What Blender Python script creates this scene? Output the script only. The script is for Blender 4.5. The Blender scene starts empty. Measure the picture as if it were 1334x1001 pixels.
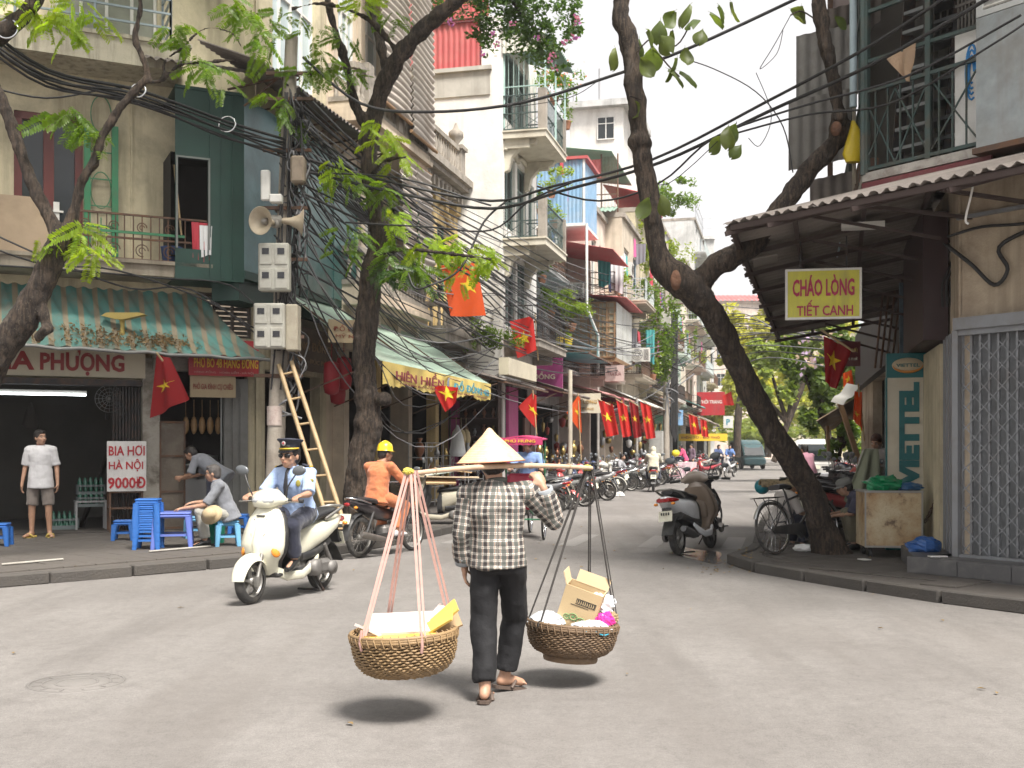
import bpy,math,random
import numpy as np
from mathutils import Vector,Matrix,noise
random.seed(7)
R=math.radians
SC=bpy.context.scene
COL=SC.collection
PI=math.pi
F,CX,HY,EYE=1440.0,667.0,584.0,1.5
cam=bpy.data.cameras.new('camera');camo=bpy.data.objects.new('camera',cam);COL.objects.link(camo)
cam.sensor_width=36;cam.lens=36*F/1334;cam.clip_end=3000;cam.clip_start=.1
cam.shift_y=(HY-500.5)/1334
camo.location=(0,0,EYE);camo.rotation_euler=(R(90),0,0)
cam.dof.use_dof=True;cam.dof.focus_distance=8.0;cam.dof.aperture_fstop=7.0
SC.camera=camo
SUN_EL,SUN_AZ=60,-60
wd=bpy.data.worlds.new('World');SC.world=wd;wd.use_nodes=True
nt=wd.node_tree;nt.nodes.clear()
sky=nt.nodes.new('ShaderNodeTexSky');sky.sky_type='NISHITA';sky.sun_disc=False
sky.sun_elevation=R(SUN_EL);sky.sun_rotation=R(90-SUN_AZ);sky.air_density=1;sky.dust_density=4;sky.ozone_density=1
hs=nt.nodes.new('ShaderNodeHueSaturation');hs.inputs['Saturation'].default_value=.1
mx=nt.nodes.new('ShaderNodeMix');mx.data_type='RGBA';mx.inputs[0].default_value=.8
mx.inputs[7].default_value=(1.9,1.84,1.82,1)
bg=nt.nodes.new('ShaderNodeBackground');bg.inputs[1].default_value=.082
wo=nt.nodes.new('ShaderNodeOutputWorld')
nt.links.new(sky.outputs[0],hs.inputs['Color']);nt.links.new(hs.outputs[0],mx.inputs[6])
nt.links.new(mx.outputs[2],bg.inputs[0]);nt.links.new(bg.outputs[0],wo.inputs[0])
sl=bpy.data.lights.new('sun','SUN');sl.energy=1.5;sl.angle=R(17);sl.color=(1,.945,.87)
so=bpy.data.objects.new('sun',sl);COL.objects.link(so)
_sd=Vector((math.cos(R(SUN_EL))*math.cos(R(SUN_AZ)),math.cos(R(SUN_EL))*math.sin(R(SUN_AZ)),math.sin(R(SUN_EL))))
so.rotation_euler=_sd.to_track_quat('Z','Y').to_euler()
vs=SC.view_settings;vs.view_transform='Standard';vs.look='None';vs.gamma=1;vs.exposure=2.58;vs.use_curve_mapping=False
SC.display_settings.display_device='sRGB'
SC.cycles.max_bounces=6;SC.cycles.diffuse_bounces=4;SC.cycles.glossy_bounces=2;SC.cycles.transparent_max_bounces=12
SC.cycles.transmission_bounces=3;SC.cycles.volume_bounces=0;SC.cycles.use_denoising=True
SC.cycles.use_adaptive_sampling=True;SC.cycles.adaptive_threshold=.02
D=Vector((.2413,.9704,0));N=Vector((.9704,-.2413,0))
def at(px,py,Y):return Vector(((px-CX)*Y/F,Y,EYE+(HY-py)*Y/F))
def gp(px,py,z=0.0):
 Y=F*(EYE-z)/(py-HY);return Vector(((px-CX)*Y/F,Y,z))
def SW(u,v,z=0.0):p=D*u+N*v;return Vector((p.x,p.y,z))
def YV(px,v):k=(px-CX)/F;return v/(k*N.x+N.y)
def UZ(px,py,v=-9.0):
 Y=YV(px,v);X=(px-CX)/F*Y
 return(X*D.x+Y*D.y,EYE+(HY-py)*Y/F)
MATS={};CH={}
def _n(t,k,**kw):
 n=t.nodes.new('ShaderNode'+k)
 for a,b in kw.items():setattr(n,a,b)
 return n
def mix(t,fac,a,b,blend='MIX'):
 m=_n(t,'Mix',data_type='RGBA',blend_type=blend)
 for s,v in((m.inputs[0],fac),(m.inputs[6],a),(m.inputs[7],b)):
  if hasattr(v,'is_linked')or isinstance(v,bpy.types.NodeSocket):t.links.new(v,s)
  elif isinstance(v,(tuple,list)):s.default_value=tuple(v)[:3]+(1,)
  else:s.default_value=v
 return m.outputs[2]
def ramp(t,src,a,b,c0=(0,0,0),c1=(1,1,1)):
 r=_n(t,'ValToRGB');r.color_ramp.elements[0].position=a;r.color_ramp.elements[1].position=b
 r.color_ramp.elements[0].color=tuple(c0)+(1,);r.color_ramp.elements[1].color=tuple(c1)+(1,)
 t.links.new(src,r.inputs[0]);return r.outputs[0]
def tnoise(t,co,scale,detail=4,rough=.55,dist=0):
 n=_n(t,'TexNoise');n.inputs['Scale'].default_value=scale;n.inputs['Detail'].default_value=detail
 n.inputs['Roughness'].default_value=rough;n.inputs['Distortion'].default_value=dist
 t.links.new(co,n.inputs['Vector']);return n.outputs[0]
def mapping(t,co,sc=(1,1,1),rot=(0,0,0),loc=(0,0,0)):
 m=_n(t,'Mapping');m.inputs['Scale'].default_value=sc;m.inputs['Rotation'].default_value=rot;m.inputs['Location'].default_value=loc
 t.links.new(co,m.inputs['Vector']);return m.outputs[0]
def mat(name,col,rough=.7,metal=0.0,var=.18,scale=2.5,bump=0.0,bscale=40,dirt=None,streak=None,objcol=False,emit=0,trans=0,alpha=1,spec=.5,fine=0,coat=0,sheen=0,geo=False):
 if name in MATS:return MATS[name]
 m=bpy.data.materials.new(name);m.use_nodes=True;t=m.node_tree;b=t.nodes['Principled BSDF']
 if geo:
  co=_n(t,'NewGeometry').outputs['Position']
 else:
  co=_n(t,'TexCoord').outputs['Object']
 col=tuple(col)
 base=col+(1,)
 if objcol:base=_n(t,'ObjectInfo').outputs['Color']
 c=base
 if var:
  n1=tnoise(t,co,scale,5,.6)
  c=mix(t,ramp(t,n1,.3,.7,(1-var,)*3,(1+var,)*3),(0,0,0),(0,0,0))if 0 else mix(t,1.0,base,ramp(t,n1,.3,.7,(1-var,)*3,(min(1.0,1+var),)*3),'MULTIPLY')
 if fine:
  n2=tnoise(t,co,bscale*2.5,3,.7)
  c=mix(t,1.0,c,ramp(t,n2,.3,.7,(1-fine,)*3,(1,1,1)),'MULTIPLY')
 if streak:
  st=tnoise(t,mapping(t,co,(streak[2],streak[2],streak[2]*.09)),1.0,6,.65)
  f=ramp(t,st,.48,.72);
  fm=_n(t,'Math',operation='MULTIPLY');fm.inputs[1].default_value=streak[1];t.links.new(f,fm.inputs[0])
  c=mix(t,fm.outputs[0],c,streak[0])
 if dirt:
  dn=tnoise(t,mapping(t,co,(1,1,1),(0,0,0),(3.1,7.7,1.3)),dirt[2],8,.68,.3)
  f=ramp(t,dn,.46,.66)
  fm=_n(t,'Math',operation='MULTIPLY');fm.inputs[1].default_value=dirt[1];t.links.new(f,fm.inputs[0])
  c=mix(t,fm.outputs[0],c,dirt[0])
 if isinstance(c,tuple):b.inputs['Base Color'].default_value=c
 else:t.links.new(c,b.inputs['Base Color'])
 b.inputs['Roughness'].default_value=rough;b.inputs['Metallic'].default_value=metal
 b.inputs['Specular IOR Level'].default_value=spec
 if coat:b.inputs['Coat Weight'].default_value=coat;b.inputs['Coat Roughness'].default_value=.08
 if sheen:b.inputs['Sheen Weight'].default_value=sheen
 if trans:b.inputs['Transmission Weight'].default_value=trans
 if alpha<1:b.inputs['Alpha'].default_value=alpha
 if emit:
  b.inputs['Emission Color'].default_value=col+(1,);b.inputs['Emission Strength'].default_value=emit
 if bump:
  bp=_n(t,'Bump');bp.inputs['Strength'].default_value=min(1,bump);bp.inputs['Distance'].default_value=.02
  t.links.new(tnoise(t,co,bscale,6,.6),bp.inputs['Height']);t.links.new(bp.outputs[0],b.inputs['Normal'])
 MATS[name]=m
 m.use_fake_user=True
 return m
def leafmat(name,col,tl=.45,var=.35,rough=.45):
 if name in MATS:return MATS[name]
 m=bpy.data.materials.new(name);m.use_nodes=True;t=m.node_tree;b=t.nodes['Principled BSDF']
 co=_n(t,'NewGeometry').outputs['Position']
 oi=_n(t,'ObjectInfo').outputs['Random']
 n1=tnoise(t,co,5,3,.6)
 c=mix(t,1.0,tuple(col)+(1,),ramp(t,n1,.3,.7,(1-var,)*3,(1,1,1)),'MULTIPLY')
 c=mix(t,oi,c,mix(t,1.0,c,(1.0,.86,.6,1),'MULTIPLY'))
 t.links.new(c,b.inputs['Base Color']);b.inputs['Roughness'].default_value=rough
 tr=_n(t,'BsdfTranslucent');c2=mix(t,1.0,c,(1.0,1.0,.35,1),'MULTIPLY')
 sc=_n(t,'Mix',data_type='RGBA',blend_type='ADD');sc.inputs[0].default_value=1;t.links.new(c2,sc.inputs[6]);t.links.new(c2,sc.inputs[7])
 t.links.new(sc.outputs[2],tr.inputs['Color'])
 ms=_n(t,'MixShader');ms.inputs[0].default_value=tl
 t.links.new(b.outputs[0],ms.inputs[1]);t.links.new(tr.outputs[0],ms.inputs[2])
 t.links.new(ms.outputs[0],t.nodes['Material Output'].inputs['Surface'])
 MATS[name]=m;return m
def frame(zdir,xhint=Vector((0,0,1))):
 z=Vector(zdir).normalized();x=Vector(xhint)
 if abs(z.dot(x.normalized()))>.98:x=Vector((1,0,0))if abs(z.x)<.9 else Vector((0,1,0))
 y=z.cross(x).normalized();x=y.cross(z).normalized()
 return x,y,z
def RZ(a):return Matrix.Rotation(a,3,'Z')
def RX(a):return Matrix.Rotation(a,3,'X')
def RY(a):return Matrix.Rotation(a,3,'Y')
class G:
 def __init__(s):s.v=[];s.f=[];s.m=[];s.sm=[]
 def add(s,vs,fs,m=0,smooth=False):
  o=len(s.v);s.v+=[tuple(x)for x in vs];s.f+=[tuple(i+o for i in f)for f in fs]
  s.m+=[m]*len(fs);s.sm+=[smooth]*len(fs);return s
 def box(s,c,d,rot=None,m=0):
  c=Vector(c);h=Vector(d)/2;vs=[]
  for i in range(8):
   p=Vector(((1 if i&1 else-1)*h.x,(1 if i&2 else-1)*h.y,(1 if i&4 else-1)*h.z))
   if rot is not None:p=rot@p
   vs.append(c+p)
  return s.add(vs,[(0,2,3,1),(4,5,7,6),(0,1,5,4),(2,6,7,3),(0,4,6,2),(1,3,7,5)],m)
 def bbox(s,c,d,b=.02,rot=None,m=0):
  c=Vector(c);h=Vector(d)/2;b=min(b,h.x*.9,h.y*.9,h.z*.9)
  pts=[];idx={}
  for sx in(-1,1):
   for sy in(-1,1):
    for sz in(-1,1):
     for ax in range(3):
      p=[sx*(h.x-b),sy*(h.y-b),sz*(h.z-b)]
      p[ax]=(sx,sy,sz)[ax]*h[ax]
      q=Vector(p);q=rot@q if rot is not None else q
      idx[(sx,sy,sz,ax)]=len(pts);pts.append(c+q)
  f=[]
  for ax in range(3):
   for sg in(-1,1):
    o=[a for a in range(3)if a!=ax];q=[]
    for a,bb in((-1,-1),(1,-1),(1,1),(-1,1)):
     k=[0,0,0];k[ax]=sg;k[o[0]]=a;k[o[1]]=bb;q.append(idx[(k[0],k[1],k[2],ax)])
    if(sg>0)!=(ax!=1):q.reverse()
    f.append(tuple(q))
  for ax in range(3):
   o=[a for a in range(3)if a!=ax]
   for a in(-1,1):
    for bb in(-1,1):
     k0=[0,0,0];k0[ax]=-1;k0[o[0]]=a;k0[o[1]]=bb;k1=list(k0);k1[ax]=1
     f.append((idx[tuple(k0)+(o[0],)],idx[tuple(k1)+(o[0],)],idx[tuple(k1)+(o[1],)],idx[tuple(k0)+(o[1],)]))
  for sx in(-1,1):
   for sy in(-1,1):
    for sz in(-1,1):f.append(tuple(idx[(sx,sy,sz,a)]for a in range(3)))
  return s.add(pts,f,m)
 def beam(s,a,b,w,h=None,m=0,up=Vector((0,0,1))):
  a=Vector(a);b=Vector(b);h=w if h is None else h
  x,y,z=frame(b-a,up);rot=Matrix((y,x,z)).transposed()
  return s.box((a+b)/2,(w,h,(b-a).length),rot,m)
 def tube(s,pts,r,n=8,cap=True,m=0,closed=False,flat=1.0):
  pts=[Vector(p)for p in pts];k=len(pts)
  rr=r if isinstance(r,(list,tuple))else[r]*k
  vs=[];fs=[];px=None
  for i,p in enumerate(pts):
   if closed:t=pts[(i+1)%k]-pts[i-1]
   else:t=(pts[min(i+1,k-1)]-pts[max(i-1,0)])
   if t.length<1e-9:t=Vector((0,0,1))
   t.normalize()
   if px is None:px,py,_=frame(t)
   else:
    px=px-t*px.dot(t)
    if px.length<1e-6:px,py,_=frame(t)
    px.normalize();py=t.cross(px)
   for j in range(n):
    a=2*PI*j/n;vs.append(p+(px*math.cos(a)+py*math.sin(a)*flat)*rr[i])
  for i in range(k if closed else k-1):
   for j in range(n):
    i2=(i+1)%k;fs.append((i*n+j,i*n+(j+1)%n,i2*n+(j+1)%n,i2*n+j))
  s.add(vs,fs,m,True)
  if cap and not closed:
   s.add([vs[j]for j in range(n)],[tuple(reversed(range(n)))],m);s.add([vs[(k-1)*n+j]for j in range(n)],[tuple(range(n))],m)
  return s
 def rod(s,a,b,r,n=6,m=0):return s.tube([a,b],r,n,True,m)
 def lathe(s,prof,c=(0,0,0),n=20,axis=(0,0,1),m=0,smooth=True,arc=2*PI,sc=(1,1)):
  x,y,z=frame(axis,Vector((1,0,0))if abs(Vector(axis).normalized().x)<.9 else Vector((0,0,1)));c=Vector(c);vs=[];fs=[]
  full=arc>6.28;nn=n if full else n+1
  for(r,h)in prof:
   for j in range(nn):
    a=arc*j/n;vs.append(c+(x*math.cos(a)*sc[0]+y*math.sin(a)*sc[1])*r+z*h)
  for i in range(len(prof)-1):
   for j in range(n):
    j2=(j+1)%nn;fs.append((i*nn+j,i*nn+j2,(i+1)*nn+j2,(i+1)*nn+j))
  return s.add(vs,fs,m,smooth)
 def ell(s,c,r,rot=None,nu=12,nv=8,m=0):
  c=Vector(c);r=Vector(r)if not isinstance(r,(int,float))else Vector((r,r,r));vs=[];fs=[]
  for i in range(nv+1):
   th=PI*i/nv
   for j in range(nu):
    ph=2*PI*j/nu
    p=Vector((r.x*math.sin(th)*math.cos(ph),r.y*math.sin(th)*math.sin(ph),r.z*math.cos(th)))
    vs.append(c+(rot@p if rot is not None else p))
  for i in range(nv):
   for j in range(nu):fs.append((i*nu+j,(i+1)*nu+j,(i+1)*nu+(j+1)%nu,i*nu+(j+1)%nu))
  return s.add(vs,fs,m,True)
 def grid(s,fn,nu,nv,m=0,smooth=True,thick=0):
  vs=[Vector(fn(i/nu,j/nv))for j in range(nv+1)for i in range(nu+1)];w=nu+1
  fs=[(j*w+i,j*w+i+1,(j+1)*w+i+1,(j+1)*w+i)for j in range(nv)for i in range(nu)]
  if thick:
   nr=[Vector((0,0,0))for _ in vs]
   for f in fs:
    q=(vs[f[1]]-vs[f[0]]).cross(vs[f[3]]-vs[f[0]])
    for i in f:nr[i]+=q
   o=len(vs);vs2=[v-(nr[i].normalized()if nr[i].length else Vector((0,0,1)))*thick for i,v in enumerate(vs)]
   fs2=[tuple(reversed([i+o for i in f]))for f in fs]
   e=[]
   for i in range(nu):e+=[(i+1,i,i+o,i+1+o),(nv*w+i,nv*w+i+1,nv*w+i+1+o,nv*w+i+o)]
   for j in range(nv):e+=[(j*w,(j+1)*w,(j+1)*w+o,j*w+o),((j+1)*w+nu,j*w+nu,j*w+nu+o,(j+1)*w+nu+o)]
   s.add(vs+vs2,fs+fs2,m,smooth);s.add([],[],m)
   return s.add([(vs+vs2)[k]for q in e for k in q],[tuple(range(4*i,4*i+4))for i in range(len(e))],m,False)
  return s.add(vs,fs,m,smooth)
 def prism(s,poly,o,X,Y,Z,m=0):
  o=Vector(o);X=Vector(X);Y=Vector(Y);Z=Vector(Z);k=len(poly)
  vs=[o+X*a+Y*b for a,b in poly]+[o+X*a+Y*b+Z for a,b in poly]
  fs=[tuple(reversed(range(k))),tuple(range(k,2*k))]+[(i,(i+1)%k,(i+1)%k+k,i+k)for i in range(k)]
  return s.add(vs,fs,m)
 def loft(s,secs,n=20,m=0,cap=True):
  vs=[];fs=[]
  for c,a,b,e in secs:
   c=Vector(c);a=Vector(a);b=Vector(b)
   for j in range(n):
    t=2*PI*j/n;ct,st=math.cos(t),math.sin(t)
    vs.append(c+a*(math.copysign(abs(ct)**(2/e),ct))+b*(math.copysign(abs(st)**(2/e),st)))
  k=len(secs)
  for i in range(k-1):
   for j in range(n):fs.append((i*n+j,i*n+(j+1)%n,(i+1)*n+(j+1)%n,(i+1)*n+j))
  s.add(vs,fs,m,True)
  if cap:s.add(vs[:n],[tuple(reversed(range(n)))],m);s.add(vs[-n:],[tuple(range(n))],m)
  return s
 def mesh(s,name,off=None):
  me=bpy.data.meshes.new(name)
  v=s.v
  if off is not None:v=[(x-off[0],y-off[1],z-off[2])for x,y,z in v]
  me.from_pydata(v,[],s.f)
  if s.f:
   me.polygons.foreach_set('material_index',s.m);me.polygons.foreach_set('use_smooth',s.sm)
  me.update();return me
 def build(s,name,mats,parent=None,label=None,cat=None,group=None,kind=None,color=None,loc=None):
  off=None
  if parent is not None and parent.get('_w'):
   off=Vector(parent['_w'])
   if parent.get('_wr'):pass
  if loc is not None:off=Vector(loc)
  me=s.mesh(name,off)
  for m_ in(mats if isinstance(mats,(list,tuple))else[mats]):me.materials.append(m_)
  return link(name,me,parent,label,cat,group,kind,color,loc)
def link(name,me,parent=None,label=None,cat=None,group=None,kind=None,color=None,loc=None):
 o=bpy.data.objects.new(name,me);COL.objects.link(o)
 if parent is not None:
  o.parent=parent;CH.setdefault(parent.name,[]).append(o)
  if parent.get('_w')is not None:o['_w']=parent['_w']
 if loc is not None:o.location=loc
 tag(o,label,cat,group,kind)
 if color:o.color=tuple(color)+(1,)
 return o
def tag(o,label=None,cat=None,group=None,kind=None):
 if label:o['label']=label
 if cat:o['category']=cat
 if group:o['group']=group
 if kind:o['kind']=kind
 return o
def thing(name,label,cat,loc=(0,0,0),group=None,rz=0,world=True):
 o=bpy.data.objects.new(name,None);COL.objects.link(o);o.location=loc;o.rotation_euler.z=rz
 o.empty_display_size=.2
 if world:o['_w']=tuple(loc)
 return tag(o,label,cat,group)
def kids(o):return CH.get(o.name,[])
def dup(o,loc=None,rz=None,label=None,group=None,scale=None,color=None,rot=None):
 def rec(x,par):
  c=x.copy();COL.objects.link(c)
  if par is not None:c.parent=par
  for k in list(kids(x)):CH.setdefault(c.name,[]).append(rec(k,c))
  return c
 c=rec(o,None)
 if loc is not None:c.location=loc
 if rz is not None:c.rotation_euler.z=rz
 if rot is not None:c.rotation_euler=rot
 if label:c['label']=label
 if group:c['group']=group
 if scale:c.scale=(scale,)*3
 if color:
  for ch in[c]+kids(c):
   if ch.type=='MESH' and ch.get('paint'):ch.color=tuple(color)+(1,)
 return c
def text_mesh(body,size,spacing=1.0,bold=0.0,shear=0.0,ext=.004,align='CENTER'):
 c=bpy.data.curves.new('lettering','FONT');c.body=body;c.size=size;c.align_x=align;c.align_y='CENTER'
 c.space_character=spacing;c.offset=bold*size;c.shear=shear;c.extrude=ext;c.resolution_u=2
 o=bpy.data.objects.new('tmp',c);COL.objects.link(o)
 dg=bpy.context.evaluated_depsgraph_get();me=bpy.data.meshes.new_from_object(o.evaluated_get(dg))
 bpy.data.objects.remove(o);bpy.data.curves.remove(c);me.materials.clear();return me
def lettering(body,o,X,Y,w,h,m,parent,bold=.0,shear=0,name='lettering',fn=None,off=.006):
 """text fitted into a w x h box centred at o, X right, Y up (unit vectors); fn may bend it onto a surface (x,y in -.5...5)"""
 me=text_mesh(body,1.0,1.0,bold,shear)
 co=[v.co.copy()for v in me.vertices]
 x0,x1=min(c.x for c in co),max(c.x for c in co);y0,y1=min(c.y for c in co),max(c.y for c in co)
 X=Vector(X);Y=Vector(Y);Z=X.cross(Y);o=Vector(o);pw=Vector(parent['_w'])if parent is not None and parent.get('_w')is not None else Vector((0,0,0))
 for v in me.vertices:
  a=(v.co.x-x0)/(x1-x0)-.5;b=(v.co.y-y0)/(y1-y0)-.5
  if fn:p=fn(a,b,v.co.z)
  else:p=o+X*a*w+Y*b*h+Z*(v.co.z+off)
  v.co=p-pw
 me.materials.append(m);me.update()
 return link(name,me,parent)
def skin(g,voxel=.012,smooth=3,disp=None,name='body'):
 me=g.mesh('tmp');o=bpy.data.objects.new('tmp',me);COL.objects.link(o)
 r=o.modifiers.new('r','REMESH');r.mode='VOXEL';r.voxel_size=voxel
 if smooth:
  sm=o.modifiers.new('s','SMOOTH');sm.factor=.5;sm.iterations=smooth
 dg=bpy.context.evaluated_depsgraph_get();out=bpy.data.meshes.new_from_object(o.evaluated_get(dg))
 bpy.data.objects.remove(o);bpy.data.meshes.remove(me)
 out.name=name
 if disp:
  a,sc=disp;nr=[v.normal.copy()for v in out.vertices]
  for v,q in zip(out.vertices,nr):
   p=v.co*sc;v.co=v.co+q*a*(noise.fractal(p,1.0,2.0,3)+.3)
 out.polygons.foreach_set('use_smooth',[True]*len(out.polygons));out.update()
 return out
def skinobj(g,name,m,parent=None,voxel=.012,smooth=3,disp=None,**kw):
 me=skin(g,voxel,smooth,disp,name)
 if parent is not None and parent.get('_w')is not None and not kw.pop('local',False):
  w=Vector(parent['_w'])
  me.transform(Matrix.Translation(-w))
 kw.pop('local',None)
 me.materials.append(m);return link(name,me,parent,**kw)
def cable(a,b,sag,n=14,wob=0):
 a=Vector(a);b=Vector(b);o=[]
 for i in range(n+1):
  t=i/n;p=a.lerp(b,t);p.z-=4*sag*t*(1-t)
  if wob and 0<i<n:p+=Vector((random.uniform(-1,1),random.uniform(-1,1),random.uniform(-1,1)))*wob
  o.append(p)
 return o
def smoothpath(pts,sub=4):
 pts=[Vector(p)for p in pts];o=[]
 for i in range(len(pts)-1):
  p0=pts[max(0,i-1)];p1=pts[i];p2=pts[i+1];p3=pts[min(len(pts)-1,i+2)]
  for k in range(sub):
   t=k/sub
   o.append(.5*((2*p1)+(p2-p0)*t+(2*p0-5*p1+4*p2-p3)*t*t+(3*p1-p0-3*p2+p3)*t**3))
 o.append(pts[-1]);return o
def asphalt_mat():
 m=bpy.data.materials.new('asphalt');m.use_nodes=True;t=m.node_tree;b=t.nodes['Principled BSDF']
 co=_n(t,'NewGeometry').outputs['Position']
 c=mix(t,ramp(t,tnoise(t,co,.35,5,.6,.4),.35,.65),(.208,.194,.183),(.266,.25,.237))
 c=mix(t,ramp(t,tnoise(t,mapping(t,co,(1.6,.25,1),(0,0,-.25)),1.0,5,.6),.5,.75),c,(.185,.172,.162))
 c=mix(t,ramp(t,tnoise(t,co,2.2,8,.75),.55,.8),c,(.17,.158,.148))
 c=mix(t,1.0,c,ramp(t,tnoise(t,co,9,5,.7,.3),.35,.6,(.86,.86,.86),(1,1,1)),'MULTIPLY')
 c=mix(t,1.0,c,ramp(t,tnoise(t,co,130,2,.8),.35,.62,(.66,.66,.66),(1,1,1)),'MULTIPLY')
 c=mix(t,1.0,c,ramp(t,tnoise(t,co,38,4,.8),.38,.58,(.82,.82,.82),(1,1,1)),'MULTIPLY')
 vo=_n(t,'TexVoronoi',feature='DISTANCE_TO_EDGE');vo.inputs['Scale'].default_value=.55
 nz=_n(t,'TexNoise');nz.inputs['Scale'].default_value=1.5;nz.inputs['Detail'].default_value=6;t.links.new(co,nz.inputs['Vector'])
 va=_n(t,'VectorMath',operation='ADD');t.links.new(co,va.inputs[0]);t.links.new(nz.outputs['Color'],va.inputs[1]);t.links.new(va.outputs[0],vo.inputs['Vector'])
 c=mix(t,ramp(t,vo.outputs['Distance'],0,.004,(.16,.16,.16),(0,0,0)),c,(.07,.065,.06))
 sp=_n(t,'TexVoronoi');sp.inputs['Scale'].default_value=3.2;t.links.new(co,sp.inputs['Vector'])
 c=mix(t,ramp(t,sp.outputs['Distance'],.015,.03,(.5,.5,.5),(0,0,0)),c,(.07,.06,.05))
 c=mix(t,ramp(t,tnoise(t,mapping(t,co,(.9,.12,1),(0,0,-.25),(3,0,0)),1.3,4,.6),.5,.72,(0,0,0),(.5,.5,.5)),c,(.135,.122,.112))
 t.links.new(c,b.inputs['Base Color']);b.inputs['Roughness'].default_value=.85;b.inputs['Specular IOR Level'].default_value=.3
 bp=_n(t,'Bump');bp.inputs['Strength'].default_value=.5;bp.inputs['Distance'].default_value=.006
 t.links.new(tnoise(t,co,110,4,.7),bp.inputs['Height']);t.links.new(bp.outputs[0],b.inputs['Normal'])
 return m
ASPH=asphalt_mat()
DK=(.05,.042,.035)
CONC=mat('concrete',(.34,.32,.29),.9,bump=.5,bscale=30,dirt=((.12,.105,.09),.7,1.3),streak=((.1,.09,.075),.5,3))
PAVE=mat('paving',(.1,.088,.078),.88,bump=.5,bscale=50,dirt=((.09,.08,.07),.7,1.1),fine=.2,geo=True)
KERB=mat('kerb',(.085,.077,.07),.9,bump=.6,bscale=40,dirt=((.08,.07,.06),.7,3),fine=.2,geo=True)
CREAM=mat('cream_plaster',(.6,.53,.37),.9,bump=.3,bscale=14,dirt=((.26,.23,.165),.7,1.0),streak=((.12,.1,.07),.7,2.6))
BEIGE=mat('beige_plaster',(.64,.54,.42),.9,bump=.3,bscale=14,dirt=((.28,.23,.17),.55,.8),streak=((.16,.13,.1),.6,2.4))
WHITE=mat('white_plaster',(.8,.78,.74),.9,bump=.3,bscale=12,dirt=((.45,.43,.39),.4,.7),streak=((.34,.31,.27),.5,1.6))
YEL=mat('yellow_plaster',(.66,.49,.23),.9,bump=.4,bscale=18,dirt=((.3,.24,.15),.5,.8),streak=((.14,.12,.09),.6,1.8))
STONE=mat('weathered_stone',(.38,.34,.29),.92,bump=.6,bscale=22,dirt=((.11,.1,.085),.75,1.2),streak=((.1,.09,.075),.7,2.6))
PINKW=mat('pale_pink_plaster',(.68,.58,.5),.9,bump=.3,dirt=((.3,.24,.2),.5,.8),streak=((.2,.17,.15),.5,2))
GREYW=mat('grey_plaster',(.56,.56,.55),.9,bump=.3,dirt=((.2,.2,.19),.5,.8),streak=((.15,.15,.14),.6,2))
BRICK=mat('brickwork',(.4,.2,.13),.9,bump=.7,bscale=30,dirt=((.2,.14,.1),.6,2))
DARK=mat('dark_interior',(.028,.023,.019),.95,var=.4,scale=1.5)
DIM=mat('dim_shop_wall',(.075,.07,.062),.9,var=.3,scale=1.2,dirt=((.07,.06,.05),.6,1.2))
GLASS=mat('window_glass',(.02,.025,.028),.12,var=.3,scale=.6,spec=.5)
PALEGL=mat('frosted_glass',(.5,.58,.6),.25,var=.2,scale=.7)
IRON=mat('black_iron',(.035,.034,.034),.6,.3,dirt=((.13,.06,.03),.5,6))
RUST=mat('rusty_iron',(.12,.075,.055),.8,.2,dirt=((.2,.09,.04),.6,5))
STEEL=mat('dull_steel',(.42,.42,.42),.4,.8,var=.15)
GALV=mat('galvanised_sheet',(.34,.37,.38),.5,.5,var=.25,scale=6,bump=.2,bscale=8,dirt=((.2,.16,.12),.3,1.5),streak=((.2,.13,.09),.4,3))
GATEM=mat('gate_grey_paint',(.24,.25,.265),.5,.3,var=.15,dirt=((.15,.12,.1),.35,3))
WOODD=mat('dark_wood',(.11,.045,.03),.6,var=.3,scale=6)
WOODB=mat('brown_wood',(.34,.2,.1),.65,var=.3,scale=5)
BAMB=mat('bamboo',(.46,.33,.18),.5,var=.25,scale=8,bump=.2)
GREENP=mat('green_paint',(.03,.2,.09),.45,var=.2,dirt=((.1,.08,.05),.3,4))
DKGRN=mat('dark_green_sheet',(.012,.05,.038),.5,var=.25,bump=.15,bscale=5)
TEAL=mat('teal_tarpaulin',(.045,.15,.14),.28,var=.35,scale=1.5,bump=1,bscale=1.6,dirt=((.17,.22,.21),.5,1.6),spec=.7)
MAROON=mat('maroon_paint',(.16,.03,.035),.6,var=.2,dirt=((.2,.15,.12),.3,3))
REDRF=mat('red_corrugated',(.5,.1,.1),.5,.1,var=.15,dirt=((.45,.25,.2),.3,1),streak=((.3,.1,.09),.35,2))
GRNRF=mat('green_corrugated',(.2,.33,.26),.5,.1,var=.15,dirt=((.3,.3,.25),.4,1))
BLUERF=mat('blue_corrugated',(.22,.38,.56),.45,.1,var=.15,dirt=((.45,.5,.55),.4,1))
ASBEST=mat('grey_corrugated',(.23,.2,.18),.9,var=.25,bump=.3,dirt=((.1,.08,.065),.7,1.1))
AWGRN=mat('pale_green_awning',(.33,.45,.36),.75,var=.15,scale=1.5,dirt=((.5,.5,.42),.4,.8),trans=0,streak=((.22,.24,.19),.4,2))
CANV=mat('beige_canvas',(.5,.44,.34),.85,var=.2,dirt=((.25,.21,.16),.5,1.2))
WHT=mat('white_paint',(.72,.71,.68),.5,var=.1,dirt=((.4,.37,.32),.3,3))
BLACKR=mat('black_rubber',(.03,.03,.03),.75,var=.2)
SIGNR=mat('sign_red',(.45,.02,.03),.5,var=.15,dirt=((.2,.05,.05),.5,3),streak=((.25,.1,.09),.5,5))
SIGNY=mat('sign_yellow',(.78,.52,.04),.5,var=.1)
SIGNM=mat('sign_magenta',(.5,.05,.2),.5,var=.1)
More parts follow.
